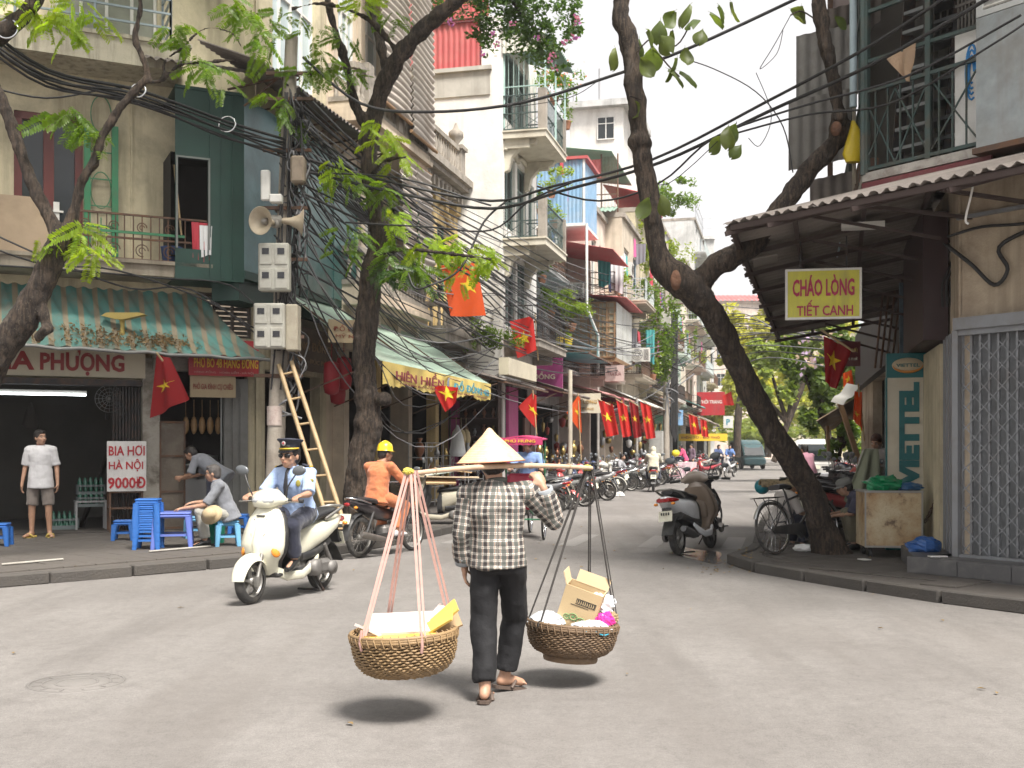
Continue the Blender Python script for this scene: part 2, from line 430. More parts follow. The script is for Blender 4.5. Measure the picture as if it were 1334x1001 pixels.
SIGNC=mat('sign_cream',(.62,.56,.43),.6,var=.12,dirt=((.35,.3,.22),.4,2))
WORN=mat('worn_road_paint',(.27,.257,.243),.85,var=.2,scale=8,dirt=((.215,.2,.19),1,2.2),fine=.2,geo=True)
g=G();S=1500
g.add([(-S,-60,0),(S,-60,0),(S,S*1.5,0),(-S,S*1.5,0)],[(0,1,2,3)])
g.build('road',ASPH,kind='structure')
def poly_sheet(name,pts,z,m,z0=0.0,**kw):
 g=G();k=len(pts)
 g.add([(p[0],p[1],z)for p in pts],[tuple(range(k))]);
 if z0 is not None:
  vs=[(p[0],p[1],z)for p in pts]+[(p[0],p[1],z0)for p in pts]
  g.add(vs,[((i+1)%k,i,i+k,(i+1)%k+k)for i in range(k)])
 return g.build(name,m,**kw)
LK=[(-16,2.5),(-8.2,9.3),(-5.53,11.93),(-3.48,14.03),(-2.45,15.7),(-1.8,17.3)]+[tuple(SW(u,-5.8))[:2]for u in(18.8,22,30,45,70,112)]
RK=[(9,6.0),(6.2,8.6),(4.65,10.05),(4.04,11.02),(3.43,12.27),(3.0,13.3),(2.86,13.95),(2.93,14.6)]+[tuple(SW(u,v))[:2]for u,v in((16,-.42),(19,-.42),(25,-.35),(31,.2),(38,1.9),(50,2.4),(70,2.6),(112,2.8))]
lp=LK+[tuple(SW(112,-40))[:2],(-45,60),(-45,2.5)]
rp=RK+[tuple(SW(112,40))[:2],(60,60),(60,6)]
lpav=poly_sheet('pavement',list(reversed(lp)),.105,PAVE,kind='structure')
rpav=poly_sheet('pavement',rp,.105,PAVE,kind='structure')
def inside(p,poly):
 x,y=p;c=False;j=len(poly)-1
 for i in range(len(poly)):
  xi,yi=poly[i][:2];xj,yj=poly[j][:2]
  if(yi>y)!=(yj>y)and x<(xj-xi)*(y-yi)/(yj-yi)+xi:c=not c
  j=i
 return c
def kerbs(line,pav,side,cut=60):
 path=smoothpath([Vector((a,b,0))for a,b in line],8);L=.95;pts=[path[0]];acc=0
 dense=[]
 for a,b in zip(path,path[1:]):
  n=max(1,int((b-a).length/.05))
  for i in range(n):dense.append(a.lerp(b,i/n))
 last=dense[0];ends=[last];d=0
 for a,b in zip(dense,dense[1:]):
  d+=(b-a).length
  if d>=L:ends.append(b);d=0
 gm=G();gm.bbox((0,0,.062),(L-.008,.16,.135),.014);me=gm.mesh('kerb_stone');me.materials.append(KERB)
 far=G()
 for a,b in zip(ends,ends[1:]):
  c=(a+b)/2;t=(b-a);an=math.atan2(t.y,t.x)
  if c.y<5:continue
  if c.y>34:far.box((c.x,c.y,.062),(L-.015,.16,.135),RZ(an));continue
  o=link('kerb_stone',me,pav);o.location=(c.x,c.y,random.uniform(-.006,.006));o.rotation_euler=(random.uniform(-.01,.01),0,an+random.uniform(-.008,.008))
 o=far.build('kerb_line',KERB,pav,kind='stuff')
kerbs(LK,lpav,1);kerbs(RK,rpav,-1)
gm=G();gm.bbox((0,0,.104),(.388,.388,.03),.006);tm=gm.mesh('paving_tile');tm.materials.append(PAVE)
def tiles(poly,pav,org,an,cond,ninmax):
 k=0;r=RZ(an);inner=poly
 for i in range(-40,40):
  for j in range(-40,40):
   p=Vector(org)+r@Vector((i*.4,j*.4,0))
   if k>=ninmax or not cond(p):continue
   if not all(inside(((p+r@Vector(q)).x,(p+r@Vector(q)).y),inner)for q in((.3,.3,0),(-.3,.3,0),(.3,-.3,0),(-.3,-.3,0))):continue
   o=link('paving_tile',tm,pav);o.location=(p.x,p.y,random.uniform(0,.005));o.rotation_euler=(random.uniform(-.008,.008),random.uniform(-.008,.008),an);k+=1
tiles(rp,rpav,(4,13,0),math.atan2(-.76,.65),lambda p:p.y<17 and p.x<6.3 and p.y>9.3 and p.x*N.x+p.y*N.y<1.9,290)
tiles(lp,lpav,(-5,14,0),math.atan2(.75,.66),lambda p:-8.5<p.x<-1.5 and 10.8<p.y<18.6 and(p.y-19.4)<.486*(p.x+4.5),290)
gz=G()
for i in(0,3,5,7):
 v=-5.3+i*.62
 a=[SW(16.6+(i%3)*.05,v),SW(16.6,v+.3),SW(18.9,v+.3),SW(18.95,v)]
 G_=G();G_.add([(p.x,p.y,.004)for p in a],[(0,1,2,3)]);G_.build('zebra_stripe',WORN,kind='structure')
mc=gp(100,890)
g=G();MET=mat('cover_metal',(.2,.187,.176),.7,.1,var=.2,dirt=((.19,.18,.17),.6,6),bump=.3,geo=True)
g.lathe([(.0,.004),(.3,.004),(.305,.0)],(mc.x,mc.y,0),40)
mh=g.build('manhole_cover',MET,kind='structure')
g=G()
for r_ in(.12,.2,.28):g.lathe([(r_,.0045),(r_,.008),(r_+.015,.008),(r_+.015,.0045)],(mc.x,mc.y,0),40)
for i in range(12):
 a=i*PI/6;g.box((mc.x+.24*math.cos(a),mc.y+.24*math.sin(a),.006),(.05,.012,.004),RZ(a))
g.build('cover_ribs',MET,mh)
class Wall:
 def __init__(s,o,dr,nr):s.o=Vector(o);s.d=Vector(dr);s.n=Vector(nr)
 def P(s,a,z,d=0):p=s.o+s.d*a+s.n*d;return Vector((p.x,p.y,z))
 def hit(s,px,py,d=0):
  k=(px-CX)/F;o=s.o+s.n*d
  a=(k*o.y-o.x)/(s.d.x-k*s.d.y);Y=o.y+a*s.d.y
  return a,EYE+(HY-py)*Y/F
 def bx(s,g,a0,a1,z0,z1,d0,d1,m=0):
  vs=[s.P(a,z,d)for z in(z0,z1)for d in(d0,d1)for a in(a0,a1)]
  return g.add(vs,[(0,2,3,1),(4,5,7,6),(0,1,5,4),(2,6,7,3),(0,4,6,2),(1,3,7,5)],m)
 def front(s,g,a0,a1,z0,z1,ops=(),dep=.22,d=0,m=0):
  A=sorted(set([a0,a1]+[min(max(x,a0),a1)for o in ops for x in o[:2]]));Z=sorted(set([z0,z1]+[min(max(x,z0),z1)for o in ops for x in o[2:4]]))
  for i in range(len(A)-1):
   for j in range(len(Z)-1):
    ca=(A[i]+A[i+1])/2;cz=(Z[j]+Z[j+1])/2
    if any(o[0]<ca<o[1]and o[2]<cz<o[3]for o in ops):continue
    g.add([s.P(A[i],Z[j],d),s.P(A[i+1],Z[j],d),s.P(A[i+1],Z[j+1],d),s.P(A[i],Z[j+1],d)],[(0,1,2,3)],m)
  for o in ops:
   b0,b1,y0,y1=o[:4]
   for q in(((b0,y0),(b1,y0)),((b1,y0),(b1,y1)),((b1,y1),(b0,y1)),((b0,y1),(b0,y0))):
    g.add([s.P(q[0][0],q[0][1],d),s.P(q[1][0],q[1][1],d),s.P(q[1][0],q[1][1],d-dep),s.P(q[0][0],q[0][1],d-dep)],[(0,1,2,3)],m)
 def room(s,g,a0,a1,z0,z1,dep,m=0,d=-.22):
  P=s.P;e=d-dep
  for q in([(a0,z0,e),(a1,z0,e),(a1,z1,e),(a0,z1,e)],[(a0,z0,d),(a0,z0,e),(a0,z1,e),(a0,z1,d)],[(a1,z0,e),(a1,z0,d),(a1,z1,d),(a1,z1,e)],[(a0,z1,e),(a1,z1,e),(a1,z1,d),(a0,z1,d)],[(a0,z0,d),(a1,z0,d),(a1,z0,e),(a0,z0,e)]):
   g.add([P(*x)for x in q],[(0,1,2,3)],m)
def window(W,par,a0,a1,z0,z1,d=-.12,fm=None,gm=None,kind='casement',n=2):
 fm=fm or WHT;gm=gm or GLASS
 g=G();t=.05
 for(b0,b1,y0,y1)in((a0,a1,z0,z0+t),(a0,a1,z1-t,z1),(a0,a0+t,z0+t,z1-t),(a1-t,a1,z0+t,z1-t)):W.bx(g,b0,b1,y0,y1,d-.04,d+.04)
 for i in range(1,n):
  c=a0+(a1-a0)*i/n;W.bx(g,c-t*.5,c+t*.5,z0+t,z1-t,d-.035,d+.035)
 if kind=='casement':W.bx(g,a0+t,a1-t,z0+(z1-z0)*.68,z0+(z1-z0)*.68+.04,d-.03,d+.03)
 if kind=='lattice':
  k=max(3,int((z1-z0)/.22))
  for i in range(1,k):W.bx(g,a0+t,a1-t,z0+(z1-z0)*i/k-.012,z0+(z1-z0)*i/k+.012,d-.02,d+.03)
  k=max(3,int((a1-a0)/.22))
  for i in range(1,k):W.bx(g,a0+(a1-a0)*i/k-.012,a0+(a1-a0)*i/k+.012,z0+t,z1-t,d-.015,d+.025)
 f=g.build('window',fm,par)
 g=G()
 if kind=='louvre':
  k=max(4,int((z1-z0)/.09))
  for i in range(k):
   z=z0+t+(z1-z0-2*t)*(i+.5)/k
   vs=[W.P(a0+t,z-.03,d+.03),W.P(a1-t,z-.03,d+.03),W.P(a1-t,z+.04,d-.03),W.P(a0+t,z+.04,d-.03)]
   g.add(vs,[(0,1,2,3)]);
  g.build('shutter',gm,f)
 else:
  W.bx(g,a0+t,a1-t,z0+t,z1-t,d-.02,d-.01);g.build('pane',gm,f)
 return f
def backing(W,g,a0,a1,z0,z1,d=-.21):
 g.add([W.P(a0,z0,d),W.P(a1,z0,d),W.P(a1,z1,d),W.P(a0,z1,d)],[(0,1,2,3)])
def railing(W,par,a0,a1,z,dep,h=.9,m=None,style='bars',step=.12,name='railing',d0=0.0):
 """rail round a balcony that stands out by dep from wall plane d0"""
 g=G();m=m or IRON
 segs=[((a0,d0),(a0,d0+dep)),((a0,d0+dep),(a1,d0+dep)),((a1,d0+dep),(a1,d0))]
 for(p,q)in segs:
  A=W.P(p[0],0,p[1]);B=W.P(q[0],0,q[1]);L=(B-A).length;n=max(1,int(L/step))
  if L<.01:continue
  t=(B-A)/L
  up=Vector((0,0,1))
  if style=='baluster':
   n=max(1,int(L/.2))
   g.beam(A+up*(z+h-.06),B+up*(z+h-.06),.14,.12);g.beam(A+up*(z+.05),B+up*(z+.05),.14,.1)
   for i in range(n):
    c=A+t*L*(i+.5)/n
    g.lathe([(.045,z+.1),(.05,z+.16),(.03,z+.22),(.065,z+.38),(.03,z+h-.22),(.045,z+h-.12)],(c.x,c.y,0),8)
   continue
  for hz in((h,.0,.45)if style!='pipes' else[h*k/5 for k in range(6)]):g.beam(A+up*(z+(hz if style=='pipes' or hz==h else hz*h+.03)),B+up*(z+(hz if style=='pipes' or hz==h else hz*h+.03)),.035,.03)
  if style=='pipes':n=max(1,int(L/1.0))
  for i in range(n+1):
   c=A+t*L*i/n;g.beam(c+up*z,c+up*(z+h),.016 if style!='pipes' else.035)
  if style=='cross':
   k=max(1,int(L/.5))
   for i in range(k):
    c=A+t*L*i/k;e=A+t*L*(i+1)/k
    g.beam(c+up*(z+.05),e+up*(z+h*.45),.014);g.beam(e+up*(z+.05),c+up*(z+h*.45),.014)
  if style=='scroll':
   k=max(1,int(L/.36))
   for i in range(k):
    c=A+t*L*(i+.5)/k
    for sc_,zz,rr in((1,.74,.1),(1,.24,.13)):
     ring=[c+t*math.cos(x)*rr*h+up*(z+zz*h+math.sin(x)*rr*h)for x in[2*PI*q/14 for q in range(12)]]
     g.tube(ring,.009,4,False);ring=[c+t*math.cos(x)*rr*h*.5+up*(z+zz*h+math.sin(x)*rr*h*.5)for x in[2*PI*q/10 for q in range(9)]]
     g.tube(ring,.008,4,False)
 return g.build(name,m,par)
def balcony(W,par,a0,a1,z,dep,m,rm=None,style='bars',h=.9,th=.18,d0=0.0,step=.12):
 g=G();W.bx(g,a0,a1,z-th,z,d0,d0+dep);W.bx(g,a0-.03,a1+.03,z-.05,z-.01,d0,d0+dep+.03)
 W.bx(g,a0+.1,a0+.25,z-th-.25,z-th,d0,d0+dep*.6);W.bx(g,a1-.25,a1-.1,z-th-.25,z-th,d0,d0+dep*.6)
 b=g.build('balcony',m,par)
 railing(W,b,a0+.04,a1-.04,z,dep-.06,h,rm,style,step,d0=d0)
 return b
def corrugated(W,a0,a1,z_top,d_top,z_bot,d_bot,m,par=None,pitch=.16,amp=.025,name='roof_sheet',skew=0,thick=.006,sag=0,ragged=0,**kw):
 """corrugated sheet sloping down away from the wall"""
 g=G();n=int((a1-a0)/pitch*6);T=W.P(0,z_top,d_top);B=W.P(0,z_bot,d_bot);nr=(B-T).cross(W.d).normalized()
 rg=[random.uniform(0,ragged)for _ in range(n+2)]
 def fn(u,v):
  a=a0+(a1-a0)*u;v2=v+(rg[int(u*n)]if v>.99 else 0)
  p=W.P(a+skew*v,z_top+(z_bot-z_top)*v2,d_top+(d_bot-d_top)*v2)
  return p+nr*amp*math.sin(2*PI*a/pitch)-Vector((0,0,sag*math.sin(PI*v)*1.0))
 g.grid(fn,max(6,n),3,thick=thick)
 return g.build(name,m,par,**kw)
def sign_panel(name,W,a0,a1,z0,z1,d,m,label,cat='sign',texts=(),th=.06,frame_m=None,group=None):
 """texts: (string, a-centre fraction, z-centre fraction, width fraction, height fraction, material, bold)"""
 c=W.P((a0+a1)/2,z0,d);t=thing(name,label,cat,c,group)
 g=G();W.bx(g,a0,a1,z0,z1,d-th,d);g.build('panel',m,t)
 if frame_m:
  g=G();q=.025
  for b in((a0-q,a1+q,z0-q,z0),(a0-q,a1+q,z1,z1+q),(a0-q,a0,z0,z1),(a1,a1+q,z0,z1)):W.bx(g,*b,d-th-.01,d+.012)
  g.build('frame',frame_m,t)
 for tx in texts:
  s,fa,fz,fw,fh,mm=tx[:6];bold=tx[6]if len(tx)>6 else.0
  lettering(s,W.P(a0+(a1-a0)*fa,z0+(z1-z0)*fz,d),W.d,(0,0,1),(a1-a0)*fw,(z1-z0)*fh,mm,t,bold)
 return t
def wdir(W):return W
FA=Wall((-4.5,19.4,0),(.899,.437,0),(.437,-.899,0))
ST=Wall((0,0,0),D,N)
def STv(v):return Wall(SW(0,v),D,N)
def SD(u):return Wall(SW(u,0),N,-D)
# ================================================================ corner building (three storeys, dirty cream)
def ha(px,py,d=0):return FA.hit(px,py,d)
c0=(-4.5,19.4,0)
bA=thing('corner_building','cream three storey corner building with balconies and a green metal room above the beer shop','building',c0)
s1=ha(186,600)[0];s2=ha(205,600)[0];s3=ha(322,600)[0]
zt1=2.62
dr=(ha(18,0)[0],ha(108,0)[0],4.6,ha(60,148)[1])
w2=[(ha(72,0)[0],ha(205,0)[0],8.1,10.3),(-5.6,-4.6,8.1,10.3)]
shop1=(-7.2,s1,.12,zt1);shop2=(s2,s3,.12,3.0)
lv=(ha(256,0)[0],ha(328,0)[0],ha(290,440)[1],ha(290,382)[1])
op=[shop1,shop2,dr,lv]+w2+[(-7,-5.6,4.9,7)]
g=G();FA.front(g,-9,0,.12,11.5,op,.22)
STa=STv(-9)
g2ops=[(18.0,20.4,.12,2.9),(18.3,20.2,8.3,10.6)]
STa.front(g,17.66,20.7,.12,11.5,g2ops,.22)
q=[FA.P(-9,11.5),FA.P(0,11.5),STa.P(20.7,11.5),STa.P(20.7,11.5,-6),FA.P(-9,11.5,-4)];g.add(q,[tuple(range(5))])
g.build('wall',CREAM,bA)
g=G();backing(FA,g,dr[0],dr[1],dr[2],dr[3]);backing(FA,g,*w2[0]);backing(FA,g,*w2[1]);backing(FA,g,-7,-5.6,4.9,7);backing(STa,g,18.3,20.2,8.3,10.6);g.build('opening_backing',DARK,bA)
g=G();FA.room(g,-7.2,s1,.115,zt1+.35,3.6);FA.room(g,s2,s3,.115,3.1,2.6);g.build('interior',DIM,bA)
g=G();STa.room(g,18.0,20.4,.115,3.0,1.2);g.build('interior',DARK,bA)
g=G()
for z in(.12,):FA.bx(g,-7.2,s1,.1,.14,-3.8,.25);FA.bx(g,s2,s3,.1,.141,-2.8,.2)
g.build('threshold',mat('dark_floor',(.07,.062,.055),.6,bump=.3,dirt=((.12,.1,.09),.4,2)),bA)
g=G();FA.bx(g,s1-.02,s2+.02,.12,3.0,.0,.14);g.build('post',mat('scuffed_post',(.4,.37,.32),.85,bump=.4,dirt=((.1,.08,.06),.8,3)),bA)
g=G();FA.bx(g,-7.2,s1-.05,zt1-.1,zt1,.02,.3);
for i in range(9):FA.bx(g,s1-.48+i*.05,s1-.455+i*.05,.12,zt1-.1,.0,.03)
g.build('folding_shutter',IRON,bA)
g=G();a0,a1=s2+.03,s2+.42
FA.bx(g,a0,a1,.14,1.95,.1,.14)
dd=g.build('door',mat('worn_door',(.13,.105,.08),.7,bump=.4,dirt=((.25,.22,.18),.5,2.5)),bA)
g=G()
for z in(.14,.75,1.35,1.92):FA.bx(g,a0-.01,a1+.01,z,z+.035,.14,.16)
FA.bx(g,a0-.015,a0+.01,.14,1.95,.09,.165);FA.bx(g,a1-.01,a1+.015,.14,1.95,.09,.165)
g.build('door_frame',RUST,dd)
g=G();FA.bx(g,s3-.42,s3,.14,2.7,.02,.07);
for i in range(3):FA.bx(g,s3-.4+i*.13,s3-.31+i*.13,.3,2.55,.07,.09)
g.build('door',mat('grey_door',(.2,.2,.19),.6,dirt=((.1,.09,.08),.5,3)),bA)
g=G()
for b in((dr[0],dr[0]+.12,dr[2],dr[3]),(dr[1]-.12,dr[1],dr[2],dr[3]),(dr[0],dr[1],dr[3]-.12,dr[3]),((dr[0]+dr[1])/2-.08,(dr[0]+dr[1])/2+.08,dr[2],dr[3]-.12)):FA.bx(g,*b,-.12,-.02)
df=g.build('door',mat('dark_red_wood',(.13,.025,.02),.4,var=.3),bA)
g=G();FA.bx(g,dr[0]+.12,dr[1]-.12,dr[2],dr[3]-.12,-.1,-.09);g.build('pane',GLASS,df)
g=G();FA.bx(g,dr[1]-.45,dr[1]-.36,5.2,5.5,-.02,.03);FA.bx(g,dr[1]-.5,dr[1]-.3,5.33,5.36,-.02,.05);g.build('handle',WHT,df)
gz0=4.6;gz1=ha(130,165)[1]
g=G()
for px in(113,149):a=ha(px,300)[0];FA.bx(g,a-.05,a+.05,gz0,gz1,.02,.12)
a=ha(113,0)[0];b=ha(149,0)[0]
FA.bx(g,a,b,5.05,5.09,.5,.54)
g.build('column',GREENP,bA)
g=G();PP=FA.P
for i in range(1,5):z=gz0+(gz1-gz0)*i/5;g.beam(PP(a,z,.07),PP(b,z,.07),.018)
for zc in(5.75,7.0):
 g.tube([PP((a+b)/2+.16*math.cos(t),zc+.3*math.sin(t),.07)for t in[i*PI/10 for i in range(20)]],.01,4,False,closed=True)
g.beam(PP((a+b)/2,gz0,.07),PP((a+b)/2,5.3,.07),.014)
g.build('grille',GREENP,bA)
g=G();aa=ha(170,0)[0];FA.bx(g,aa,aa+.03,4.5,7.6,0,.03);g.build('drain_pipe',CREAM,bA)
g=G();FA.bx(g,-9,ha(262,0)[0],4.28,4.5,0,.85);FA.bx(g,-9,ha(264,0)[0],4.46,4.52,0,.9)
g.build('balcony',mat('balcony_concrete',(.33,.29,.23),.9,bump=.4,dirt=((.13,.1,.07),.7,1),streak=((.09,.07,.05),.7,3)),bA)
par_end=ha(66,0,.8)[0]
g=G();FA.bx(g,-9,par_end-.25,4.5,5.38,.7,.82)
g.prism([(0,0),(.3,0),(.3,.35),(.18,.7),(0,.86)],PP(par_end-.25,4.52,.7),FA.d,(0,0,1),FA.n*.12);g.build('parapet',mat('ochre_render',(.42,.32,.22),.9,dirt=((.25,.19,.13),.6,1)),bA)
railing(FA,bA,ha(118,0,.8)[0]-.3,ha(274,0,.8)[0],4.5,.8,.74,RUST,'scroll',.13)
g=G();FA.bx(g,ha(130,0,.8)[0],ha(240,0,.8)[0],4.93,4.97,.82,.85);g.build('rail_bar',GREENP,bA)
g=G()
CL=[mat('cloth_red',(.45,.05,.07),.9),mat('cloth_white',(.65,.65,.66),.9),mat('cloth_blue',(.06,.1,.25),.9),mat('cloth_pink',(.6,.12,.3),.9),mat('cloth_grey',(.2,.2,.22),.9),mat('cloth_teal',(.08,.35,.35),.9)]
def cloth(name,p,w,h,m,label,rz=0,group=None,dirv=None,folds=3):
 p=Vector(p);X=Vector(dirv)if dirv is not None else RZ(rz)@Vector((1,0,0));Yn=Vector((0,0,1)).cross(X);ph=random.uniform(0,6)
 g=G();g.grid(lambda a,b:p+X*((a-.5)*w*(1-.12*b))+Vector((0,0,-b*h*(1+.05*math.sin(a*5+ph))))+Yn*(.035*(b+.2)*math.sin(a*folds*6.28+ph)),12,5,thick=.006)
 return g.build(name,m,None,label,'laundry',group,loc=p)
cloth('hanging_cloth',FA.P(ha(262,0,.9)[0],5.2,.86),.3,.62,CL[0],'red and pink cloth hung over the scroll railing of the corner building',dirv=FA.d)
cloth('hanging_cloth',FA.P(ha(268,0,.9)[0],5.15,.9),.2,.5,CL[1],'white towel hung at the end of the scroll railing above the noodle shop',dirv=FA.d)
g=G();p=FA.P(ha(236,0,.7)[0],5.0,.72);g.rod(p,p+Vector((-.12,0,1.15)),.018);bm=g.build('broom',BAMB,None,'broom with an orange red handle leaning on the balcony railing of the corner building','broom',loc=p)
g=G();g.lathe([(.1,0),(.14,.03),(.17,.3),(.18,.32),(.15,.3)],FA.P(ha(222,0,.4)[0],4.5,.5),12);g.build('basin',CL[2],None,'dark blue bucket on the balcony floor above the beer shop','bucket',loc=FA.P(ha(222,0,.4)[0],4.5,.5))
zb=7.62
g=G();FA.bx(g,-9,ha(236,0,.8)[0],zb,zb+.42,0,.9);FA.bx(g,-9,ha(238,0)[0],zb+.4,zb+.46,0,.94)
g.build('balcony',mat('streaked_concrete',(.5,.46,.36),.9,bump=.3,streak=((.1,.09,.07),.85,7),dirt=((.2,.17,.12),.5,1)),bA)
railing(FA,bA,-8.5,ha(222,0,.8)[0],zb+.46,.85,1.15,mat('blue_grey_pipe',(.3,.36,.4),.5,.3),'pipes',1.1)
window(FA,bA,*w2[0],gm=mat('curtain_glass',(.32,.33,.28),.3,var=.3),n=4);window(FA,bA,*w2[1],n=2)
window(STa,bA,18.3,20.2,8.3,10.6,gm=PALEGL,n=4)
window(FA,bA,*lv,kind='louvre',fm=mat('grey_wood',(.12,.1,.085),.8),gm=mat('grey_slats',(.14,.125,.11),.8),n=3)
zA,zB=4.32,7.35
aL=ha(228,0,.9)[0];corner=FA.P(ha(318,0,.9)[0],0,.9);e_s=STa.P(21.6,0,.28)
W1=Wall((corner.x,corner.y,0),FA.d,FA.n);td=(e_s-Vector((corner.x,corner.y,0)));tl_=Vector((td.x,td.y,0)).length;td=Vector((td.x,td.y,0)).normalized();W2=Wall((corner.x,corner.y,0),td,Vector((td.y,-td.x,0)))
a0=-(ha(318,0,.9)[0]-aL)
do=(W1.hit(229,300)[0]+.03,W1.hit(271,300)[0],4.75,W1.hit(250,207)[1])
g=G();W1.front(g,a0,0,zA,zB,[do],.06);W1.bx(g,a0,0,zA-.06,zA,-1.0,0)
for i in range(1,6):
 x=a0+(0-a0)*i/6
 if not(do[0]<x<do[1]):W1.bx(g,x-.012,x+.012,zA,zB,0,.02)
W1.bx(g,a0,0,zB,zB+.05,-1.2,.03);
ro=g.build('metal_room',DKGRN,bA)
g=G();W1.room(g,do[0]-.1,do[1]+.2,do[2]-.1,do[3]+.1,.78,d=-.07);g.build('room_interior',DARK,ro)
g=G()
for b in((do[0]-.03,do[0],do[2],do[3]),(do[1],do[1]+.03,do[2],do[3]),(do[0]-.03,do[1]+.03,do[3],do[3]+.03)):W1.bx(g,*b,0,.03)
g.build('door_frame',mat('dull_frame',(.2,.21,.2),.5,.4),ro)
k=4
for i in range(k):
 g=G();b0,b1=tl_*i/k+.01,tl_*(i+1)/k-.01
 ph=random.uniform(0,9)
 g.grid(lambda a,b:W2.P(b0+(b1-b0)*a,zB-(zB-zA-.15)*b,.0+.02*math.sin(a*3.1+ph)),6,8,thick=.012)
 W2.bx(g,b1-.0,b1+.02,zA,zB,-.03,.03)
 g.build('cladding_sheet',TEAL if i else mat('light_teal_sheet',(.09,.19,.2),.3,.1,var=.6,scale=1.2,bump=1,bscale=1.4),ro)
g=G();W2.bx(g,0,tl_,zA,zA+.14,-.5,.02);W2.bx(g,0,tl_,zA-.35,zA,-.6,-.1);g.build('base_panel',DKGRN,ro)
corrugated(W2,-.8,tl_+.2,8.05,-.4,7.6,.75,ASBEST,bA,name='canopy_sheet')
corrugated(W1,a0-.5,0.3,8.0,-.6,7.6,.5,ASBEST,bA,name='canopy_sheet')
g=G()
for i in range(5):x=tl_*i/4;g.beam(W2.P(x,7.5,-.3),W2.P(x,7.62,.7),.03);g.beam(W2.P(x,7.2,0),W2.P(x,7.6,.6),.025)
g.build('canopy_frame',RUST,bA)
sl0=ha(-120,470,.1)[0]
sg=sign_panel('shop_sign',FA,-6.2,s1+.02,2.66,3.13,.16,SIGNC,'long cream signboard with dark red letters BIA PHƯỢNG under the striped awning','sign')
bl=mat('letter_dark_red',(.3,.03,.03),.6)
lettering('BIA',FA.P(ha(15,0,.17)[0],2.9,.165),FA.d,(0,0,1),ha(44,0)[0]-ha(-16,0)[0],.3,bl,sg,.035)
lettering('PHƯỢNG',FA.P(ha(108,0,.17)[0],2.885,.165),FA.d,(0,0,1),ha(162,0)[0]-ha(53,0)[0],.41,bl,sg,.035)
sign_panel('shop_sign',STa,18.0,20.6,2.95,3.75,.3,mat('sooty_board',(.14,.1,.075),.7,dirt=((.22,.17,.12),.5,2)),'sooty brown signboard over the dark shop behind the bamboo ladder','sign',[('HÀNG ĐỒNG',.5,.62,.7,.3,mat('letter_dim',(.3,.2,.12),.7),.01),('ĐỒ THỜ - ĐÚC ĐỒNG',.5,.25,.8,.16,mat('letter_dim',(.3,.2,.12)))])
g=G();wq=Wall(at(428,446,19.6),(.95,.3,0),(.3,-.95,0));sign_panel('hanging_board',wq,0,.85,at(0,446,19.6).z,at(0,416,19.6).z,0,mat('faded_board',(.48,.38,.24)),'faded beige hanging board lettered in brown beside the big rough trunk','sign',[('ĐỒ ĐỒNG',.5,.65,.8,.3,mat('letter_brown',(.3,.08,.05))),('MỸ NGHỆ',.5,.28,.7,.25,mat('letter_brown',(.3,.08,.05)))])
for i_,(x_,y_)in enumerate(((432,492),(448,486),(440,505))):
 p=at(x_,y_,20.2+i_*.3);g=G();g.lathe([(.05,.3),(.13,.26),(.15,.1),(.15,-.15),(.13,-.28),(.05,-.32)],p,14);g.rod(p,p+Vector((0,0,.7)),.006,4);g.build('lantern',mat('lantern_red',(.3,.01,.02),.6),None,('dark red cylinder lantern hanging behind the bamboo ladder','red cylinder lantern hanging closest to the big rough trunk','lowest of the red cylinder lanterns by the big rough trunk')[i_],'lantern',loc=p)
aw=thing('striped_awning','sagging green and brown striped sheet awning over the beer shop, littered with dry leaves','awning',FA.P(-2,4.1))
STR=bpy.data.materials.new('striped_sheet');STR.use_nodes=True;t=STR.node_tree;b=t.nodes['Principled BSDF']
co=_n(t,'TexCoord').outputs['Object'];dt=_n(t,'VectorMath',operation='DOT_PRODUCT');t.links.new(co,dt.inputs[0]);dt.inputs[1].default_value=tuple(FA.d)
wv=_n(t,'Math',operation='MULTIPLY');wv.inputs[1].default_value=2*PI/.24;t.links.new(dt.outputs['Value'],wv.inputs[0]);sn=_n(t,'Math',operation='SINE');t.links.new(wv.outputs[0],sn.inputs[0])
c=mix(t,ramp(t,sn.outputs[0],.35,.6),(.09,.235,.21),(.27,.225,.15));c=mix(t,ramp(t,tnoise(t,co,1.6,7,.7),.45,.7),c,(.2,.17,.13));c=mix(t,ramp(t,tnoise(t,mapping(t,co,(3,3,.4)),1,6,.7),.5,.75,(0,0,0),(.7,.7,.7)),c,(.13,.115,.09))
t.links.new(c,b.inputs['Base Color']);b.inputs['Roughness'].default_value=.75
la=ha(28,443,1.35);ra=ha(283,462,.85)
def awfn(u,v):
 a=-6.6+(ha(240,0)[0]+.3+6.6)*u;top=FA.P(a if a<-.9 else a,4.13,.02)
 bt=FA.P(-6.6+(-.0+.02+6.6)*u,3.1-.1*u,1.55-.6*u)
 p=top.lerp(bt,v);p.z-=.12*math.sin(PI*v)+.05*math.sin(PI*v)*math.sin(u*9);return p+Vector((0,0,.018*math.sin(2*PI*u*6.6/.24)))
g=G();g.grid(awfn,170,10,thick=.008);g.build('awning_sheet',STR,aw)
g=G();g.tube([awfn(i/20,1)+Vector((0,0,-.02))for i in range(21)],.028,6)
for u in(.25,.5,.75,.97):g.beam(awfn(u,1),FA.P(-6.6+6.6*u,3.2,.02),.025)
g.build('awning_frame',mat('grey_frame',(.3,.3,.29),.6,.4),aw)
g=G()
